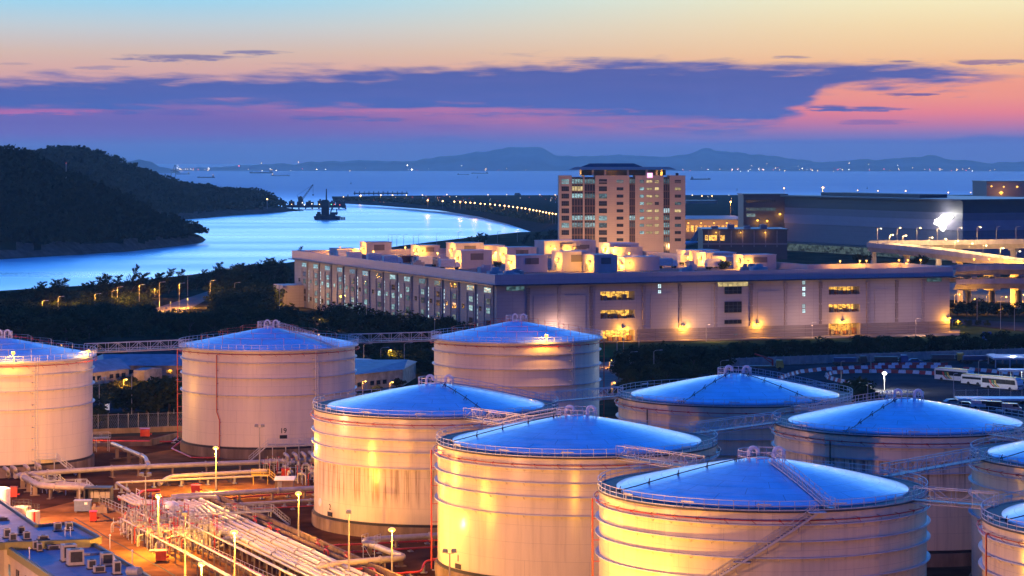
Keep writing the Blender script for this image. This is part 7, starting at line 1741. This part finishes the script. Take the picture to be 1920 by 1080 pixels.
# pile driving barge in the bay
Yb = F * 63 / (412 - H0); kb = Yb / F; bg_ = thing('piling_barge', 'black piling barge with tall mast in the bright bay', 'barge', ((613 - 960) * kb, Yb, -4))
mb = MB(); mb.prism([(-22 * kb, -7), (24 * kb, -7), (24 * kb, 7), (-22 * kb, 7)], -.5, 4.0, top=[(-24 * kb, -8), (25 * kb, -8), (25 * kb, 8), (-24 * kb, 8)]); mb.build('hull', m_steel, bg_)
mb = MB(); mb.b2((-10 * kb, -4, 4), (4 * kb, 4, 36 * kb)); mb.b2((-9 * kb, -3, 36 * kb), (2 * kb, 3, 37.5 * kb)); mb.build('tower_block', m_steel, bg_)
mb = MB(); mb.bar((-1 * kb, 0, 36 * kb), (-1 * kb, 0, 58 * kb), .9, 6, r2=.5); mb.build('mast', m_steel, bg_)
mb = MB(); mb.b2((-20 * kb, -5, 4), (-11 * kb, 5, 11 * kb)); mb.b2((-18 * kb, -4, 11 * kb), (-12 * kb, 4, 15 * kb)); mb.b2((5 * kb, -5, 4), (16 * kb, 5, 10 * kb)); mb.b2((8 * kb, -4, 10 * kb), (20 * kb, 4, 14 * kb)); mb.bar((6 * kb, 0, 10 * kb), (10 * kb, 0, 24 * kb), .7, 6); mb.bar((18 * kb, 3, 8 * kb), (18 * kb, 3, 20 * kb), .5, 6); mb.build('deckhouse', m_steel, bg_)
for k in range(3):
    mb = MB(); mb.bar(((27 + k * 3) * kb, 0, -2), ((27 + k * 3) * kb, 0, 5 * kb), .8, 8); tag(mb.build('mooring_pile', m_steel, None, (bg_.location.x, Yb, -4)), 'short black pile beside the piling barge', 'pile', 'piles beside the barge')
# work pier with cranes behind it
Yp = F * 63 / (392 - H0); kp = Yp / F; p0 = Vector(((530 - 960) * kp, Yp, -4)); pr = thing('work_pier', 'dark work pier with huts behind the piling barge', 'pier', p0)
mb = MB(); mb.b2((0, -8, 2.0), (118 * kp, 8, 5.5)); mb.build('deck', m_steel, pr)
for k in range(10):
    mb = MB(); mb.bar((k * 12.5 * kp + 4, 0, -3), (k * 12.5 * kp + 4, 0, 2), 1.1, 8); mb.build('pile', m_steel, pr)
for x, w_, h in ((12, 10, 7), (30, 8, 12), (44, 14, 6), (66, 10, 8), (88, 10, 6), (100, 14, 7)):
    mb = MB(); mb.b2((x * kp, -5, 5.5), ((x + w_) * kp, 5, 5.5 + h * kp)); mb.b2(((x + w_ * .3) * kp, -3, 5.5 + h * kp), ((x + w_ * .6) * kp, 3, 5.5 + h * 1.4 * kp)); mb.build('hut', m_steel, pr)
for k, (x, z, m_) in enumerate(((18, 9, m_spk_o), (38, 12, m_spk_w), (42, 8, m_spk_w), (56, 10, m_spk_w), (82, 11, m_spk_w), (92, 9, glow('far_light_green', (.2, 1, .5), 5)), (98, 9, m_spk_r), (108, 8, m_spk_r), (70, 9, m_spk_o))):
    mb = MB(); r = kp * .75; mb.lathe([(.01, -r), (r, 0), (.01, r)], 6, c=(x * kp, -9, z * kp)); mb.build('pier_lamp', m_, pr)
def crane(label, px, yb, h_px, jib, base_w, Y, m_=m_steel):
    k_ = Y / F; p = Q(px, yb, Y); t = thing('crane', label, 'crane', p, 0, 'dark cranes by the second hill'); 
    mb = MB(); mb.b2((-base_w * k_, -4, -1), (base_w * k_, 4, h_px * .22 * k_)); mb.b2((-base_w * .6 * k_, -3, h_px * .22 * k_), (base_w * .6 * k_, 3, h_px * .45 * k_)); mb.build('cab', m_, t)
    mb = MB(); tip = Vector((jib * k_, 0, h_px * k_)); lattice(mb, (0, 0, h_px * .2 * k_), tip, .9, .5, 9, .28); mb.bar((-base_w * k_, 0, h_px * .5 * k_), tip, .16); mb.bar((-base_w * .6 * k_, 0, h_px * .3 * k_), (-base_w * k_, 0, h_px * .5 * k_), .3); mb.build('jib', m_, t)
    if abs(jib) > 12:
        mb = MB(); mb.bar(tip, tip - Vector((0, 0, h_px * .45 * k_)), .16); mb.b2((tip.x - 1, -.8, tip.z - h_px * .5 * k_), (tip.x + 1, .8, tip.z - h_px * .45 * k_)); mb.build('hook_block', m_, t)
    return t
crane('tall lattice crane on the work pier', 563, 387, 41, 24, 6, Yp); crane('small leaning crane at the left end of the pier', 533, 386, 16, -8, 3, Yp); crane('short crane leaning right at the end of the pier', 645, 389, 24, 8, 3, Yp)
crane('small dark derrick on the ridge of the second hill, right one', 447, 362, 10, 3, 2.5, F * 94 / (405 - H0)); crane('small dark derrick on the ridge of the second hill, left one', 411, 362, 7, -1, 2.5, F * 94 / (405 - H0)); crane('dark derrick at the tip of the second hill', 503, 380, 20, 3, 3, F * 85 / (400 - H0))
# far container crane
Yc = 11000.0; kc = Yc / F; p = Q(325, 320, Yc); p.z = -4; t = thing('port_crane', 'hazy container crane with raised boom on the far shore', 'crane', p)
mb = MB(); hz_c = 22 * kc
for x in (-4, 4): mb.bar((x * kc, 0, 0), (x * kc, 0, hz_c * .55), 1.6, 4)
mb.bar((-6 * kc, 0, hz_c * .55), (6 * kc, 0, hz_c * .55), 2.0, 4); mb.bar((-1 * kc, 0, hz_c * .5), (3 * kc, 0, hz_c), 1.8, 4); mb.bar((4 * kc, 0, hz_c * .55), (4.5 * kc, 0, hz_c * 1.0), 1.6, 4); mb.bar((3 * kc, 0, hz_c), (4.5 * kc, 0, hz_c), 1.5, 4); mb.build('frame', m_hull, t)
# lights strung along the far shore (too many and too small to count)
rr = random.Random(17); mb = MB()
for k in range(150):
    px = rr.choice([rr.uniform(250, 400), rr.uniform(250, 340), rr.uniform(400, 1060), rr.uniform(1280, 1900), rr.uniform(1330, 1560), rr.uniform(1560, 1820)]); Y = 15800.0
    q = Q(px, 318 + rr.gauss(0, 1.6) - (rr.random() < .12) * rr.uniform(2, 12), Y); r = Y / F * rr.choice([.35, .45, .6, .8]); q.z = max(q.z, 2)
    mb.lathe([(.01, -r), (r, 0), (.01, r)], 5, c=tuple(q), mi=rr.choice([0, 0, 1, 2, 2]))
for px, y, s_, mi in ((278, 321, 1.6, 0), (283, 320.5, 1.8, 0), (288, 321, 1.4, 0), (318, 319, 1.3, 2), (448, 311, 1.2, 1), (764, 310, 1.3, 0), (772, 318, 1.5, 0)):
    q = Q(px, y, 15700.0); r = 15700 / F * s_; mb.lathe([(.01, -r), (r, 0), (.01, r)], 6, c=tuple(q), mi=mi)
struct('far_shore_lights', mb, [m_spk_w, m_spk_r, m_spk_o], kind='stuff')
def far_lamp(label, px, py, base_z, h, w_=0, r_px=1.0, m_=None, group='lamps on the airport bank', name='airfield_lamp', Y=None):
    z = base_z + h; Y = Y or F * (CZ - z) / (py - H0); x = (px - 960) * Y / F; t = thing(name, label, 'lamp', (x, Y, base_z), 0, group); r = Y / F * r_px
    mb = MB(); mb.bar((0, 0, 0), (0, 0, h), max(.12, Y / F * .16), 5); mb.build('pole', m_pole, t)
    mb = MB(); mb.lathe([(.01, -r), (r, 0), (.01, r)], 8, c=(0, 0, h)); mb.build('lens', m_ or m_spk_o, t)
    if w_: lamp((0, -2, h + 1), SODIUM, w_, .5, t)
xs = [(802, 375.5), (830, 377), (852, 378), (863, 378.5), (873, 379.5), (882, 380), (890, 380.5), (901, 382), (909, 382.5), (919, 383), (928, 384), (937, 385), (946, 386), (954, 387), (962, 388), (970, 389), (978, 390), (985, 391), (993, 392.5), (1000, 394), (1006, 395), (1012, 396), (1018, 397.5), (1024, 398.5), (1030, 399.5), (1036, 400.5), (1042, 401.5)]
for i, (x, y) in enumerate(xs): far_lamp('orange lamp in the curved row above the airport bank, %s from the left' % nth(i + 1), x, y, 4, 9, 7000 if i % 3 == 0 else 0, 1.6)
for i, (x, y, s_) in enumerate(((676, 367, 1.8), (644, 369, .9), (714, 366, 1.2), (736, 366, 1.2), (762, 365.5, 1.1), (792, 365.5, .9), (838, 365, .9), (915, 365, .9), (950, 365, .8), (1012, 365, .8), (1041, 365.5, .9), (1298, 366, 1.0), (1316, 367.5, 1.2), (1335, 367.5, 1.2))):
    far_lamp('orange lamp on the far edge of the airport, %s from the left' % nth(i + 1), x, y, 4, 4, 6000 if i in (0, 2, 3, 4) else 0, s_ * .9, group='lamps on the far airport edge')
mb = MB(); rr = random.Random(5)
for k in range(90):
    px = rr.uniform(700, 1050) if k < 50 else rr.uniform(1285, 1900); y = rr.uniform(366.5, 380) if px < 1050 else rr.uniform(366, 376); q = G(px, y, 6); r = q.y / F * rr.uniform(.25, .45)
    mb.lathe([(.01, -r), (r, 0), (.01, r)], 5, c=tuple(q), mi=rr.choice([0, 1, 1, 2, 3]))
struct('runway_lights', mb, [m_spk_w, m_spk_r, m_spk_o, glow('far_light_blue', (.3, .45, 1), 4)], kind='stuff')
mb = MB(); Yh = 4200.0; p = Q(970, 371, Yh); mb.b2((-5, -4, -6), (6, 8, 7)); mb.b2((-4, -3, 7), (4, 5, 8.5)); tag(mb.build('airfield_hut', m_hull, None, p), 'small dark hut on the airport plain left of the tower', 'hut')
p = Q(663, 366, 4150); t = thing('approach_light_pier', 'dark low trestle of approach lights at the airport tip', 'trestle', (p.x, p.y, 4))
mb = MB(); mb.b2((0, -2, 2.2), (92, 2, 4.2)); mb.build('deck', m_steel, t)
for k in range(12):
    mb = MB(); mb.bar((k * 8 + 2, 0, 0), (k * 8 + 2, 0, 6.5), .7, 5); mb.build('post', m_steel, t)
# tall lamps behind and above the hangar roofs
for i, (x, y, s_, w_, Y) in enumerate(((1470, 353, 1.3, 0, 2300), (1543, 352, 2.0, 60000, 2300), (1608, 357, 1.0, 0, 2300), (1646, 358, 1.0, 0, 2300), (1698, 358, 1.3, 0, 2300), (1778, 361, 1.1, 0, 2300), (1370, 378.5, 1.9, 50000, 2200), (1391, 384.5, 1.7, 30000, 2100), (1820, 361, .8, 0, 2300), (1560, 366, .8, 0, 2300))):
    z = CZ - (y - H0) * Y / F; far_lamp('tall apron lamp above the hangar roofs, %s from the left row' % nth(i + 1), x, y, 0, z, w_, s_, group='apron lamps behind the hangar', name='apron_lamp', Y=Y)
# slim lamp poles along the water behind the warehouse
for i, (px, yb, yt) in enumerate(((728, 456, 440), (735, 456, 440), (744, 457, 440), (757, 456, 440), (775, 455, 441), (785, 455, 439), (819, 453, 437), (859, 450, 435), (897, 448, 434), (911, 452, 444), (933, 450, 434), (970, 448, 433))):
    street_lamp('slim pole by the water behind the warehouse, %s from the left' % nth(i + 1), px, yt, yb + 6, 0, 2.0, group='poles by the water behind the warehouse', thick=.16)
for i, (px, yb, yt) in enumerate(((872, 470, 444), (886, 470, 438), (896, 468, 440), (850, 468, 448), (980, 462, 440), (1000, 462, 436), (1020, 462, 432), (1035, 462, 430), (1090, 464, 452), (1008, 455, 441), (560, 478, 462))):
    p = G(px, yb, 0); h = CZ - (yt - H0) * p.y / F; k = max(4, h) / 11
    plant('feathery_tree', PF[i % 5], p, (k * 1.4, k * 1.4, k), 0, 'dark feathery tree behind the plant rooms by the water, %s from the left' % nth(i + 1), 'tree', 'trees behind the warehouse')
# red beacon on the second hill and lamp at its crest
for px, py, mm, s_, lb in ((124, 306, m_spk_r, .8, 'tiny red beacon on the flank of the left hill'), (261, 322, m_spk_o, 1.8, 'orange lamp on the crest of the second hill'), (501, 373.5, m_spk_o, 1.5, 'orange lamp at the tip of the second hill')):
    Y = 3000.0 if px > 200 else 1850.0; p = Q(px, py, Y); r = Y / F * s_
    mb = MB(); mb.bar((0, 0, -12), (0, 0, 0), .4, 5); mb.lathe([(.01, -r), (r, 0), (.01, r)], 8, mi=1); tag(mb.build('beacon', [m_pole, mm], None, p), lb, 'beacon')
# ------------------------------------------------------------------ air
HAZE = 3.7e-5
m_haze = bpy.data.materials.new('haze_air'); m_haze.use_nodes = True
gh = NG(m_haze.node_tree); m_haze.node_tree.nodes.remove(m_haze.node_tree.nodes['Principled BSDF'])
pv = gh.new('ShaderNodeVolumePrincipled'); pv.inputs['Color'].default_value = (.88, .95, 1.0, 1); pv.inputs['Density'].default_value = HAZE; pv.inputs['Anisotropy'].default_value = .5
gh.l.new(pv.outputs[0], m_haze.node_tree.nodes['Material Output'].inputs['Volume'])
mb = MB(); mb.b2((-7500, -400, -7.5), (7500, 21000, 212))
hz = struct('haze', mb, m_haze, kind='stuff');
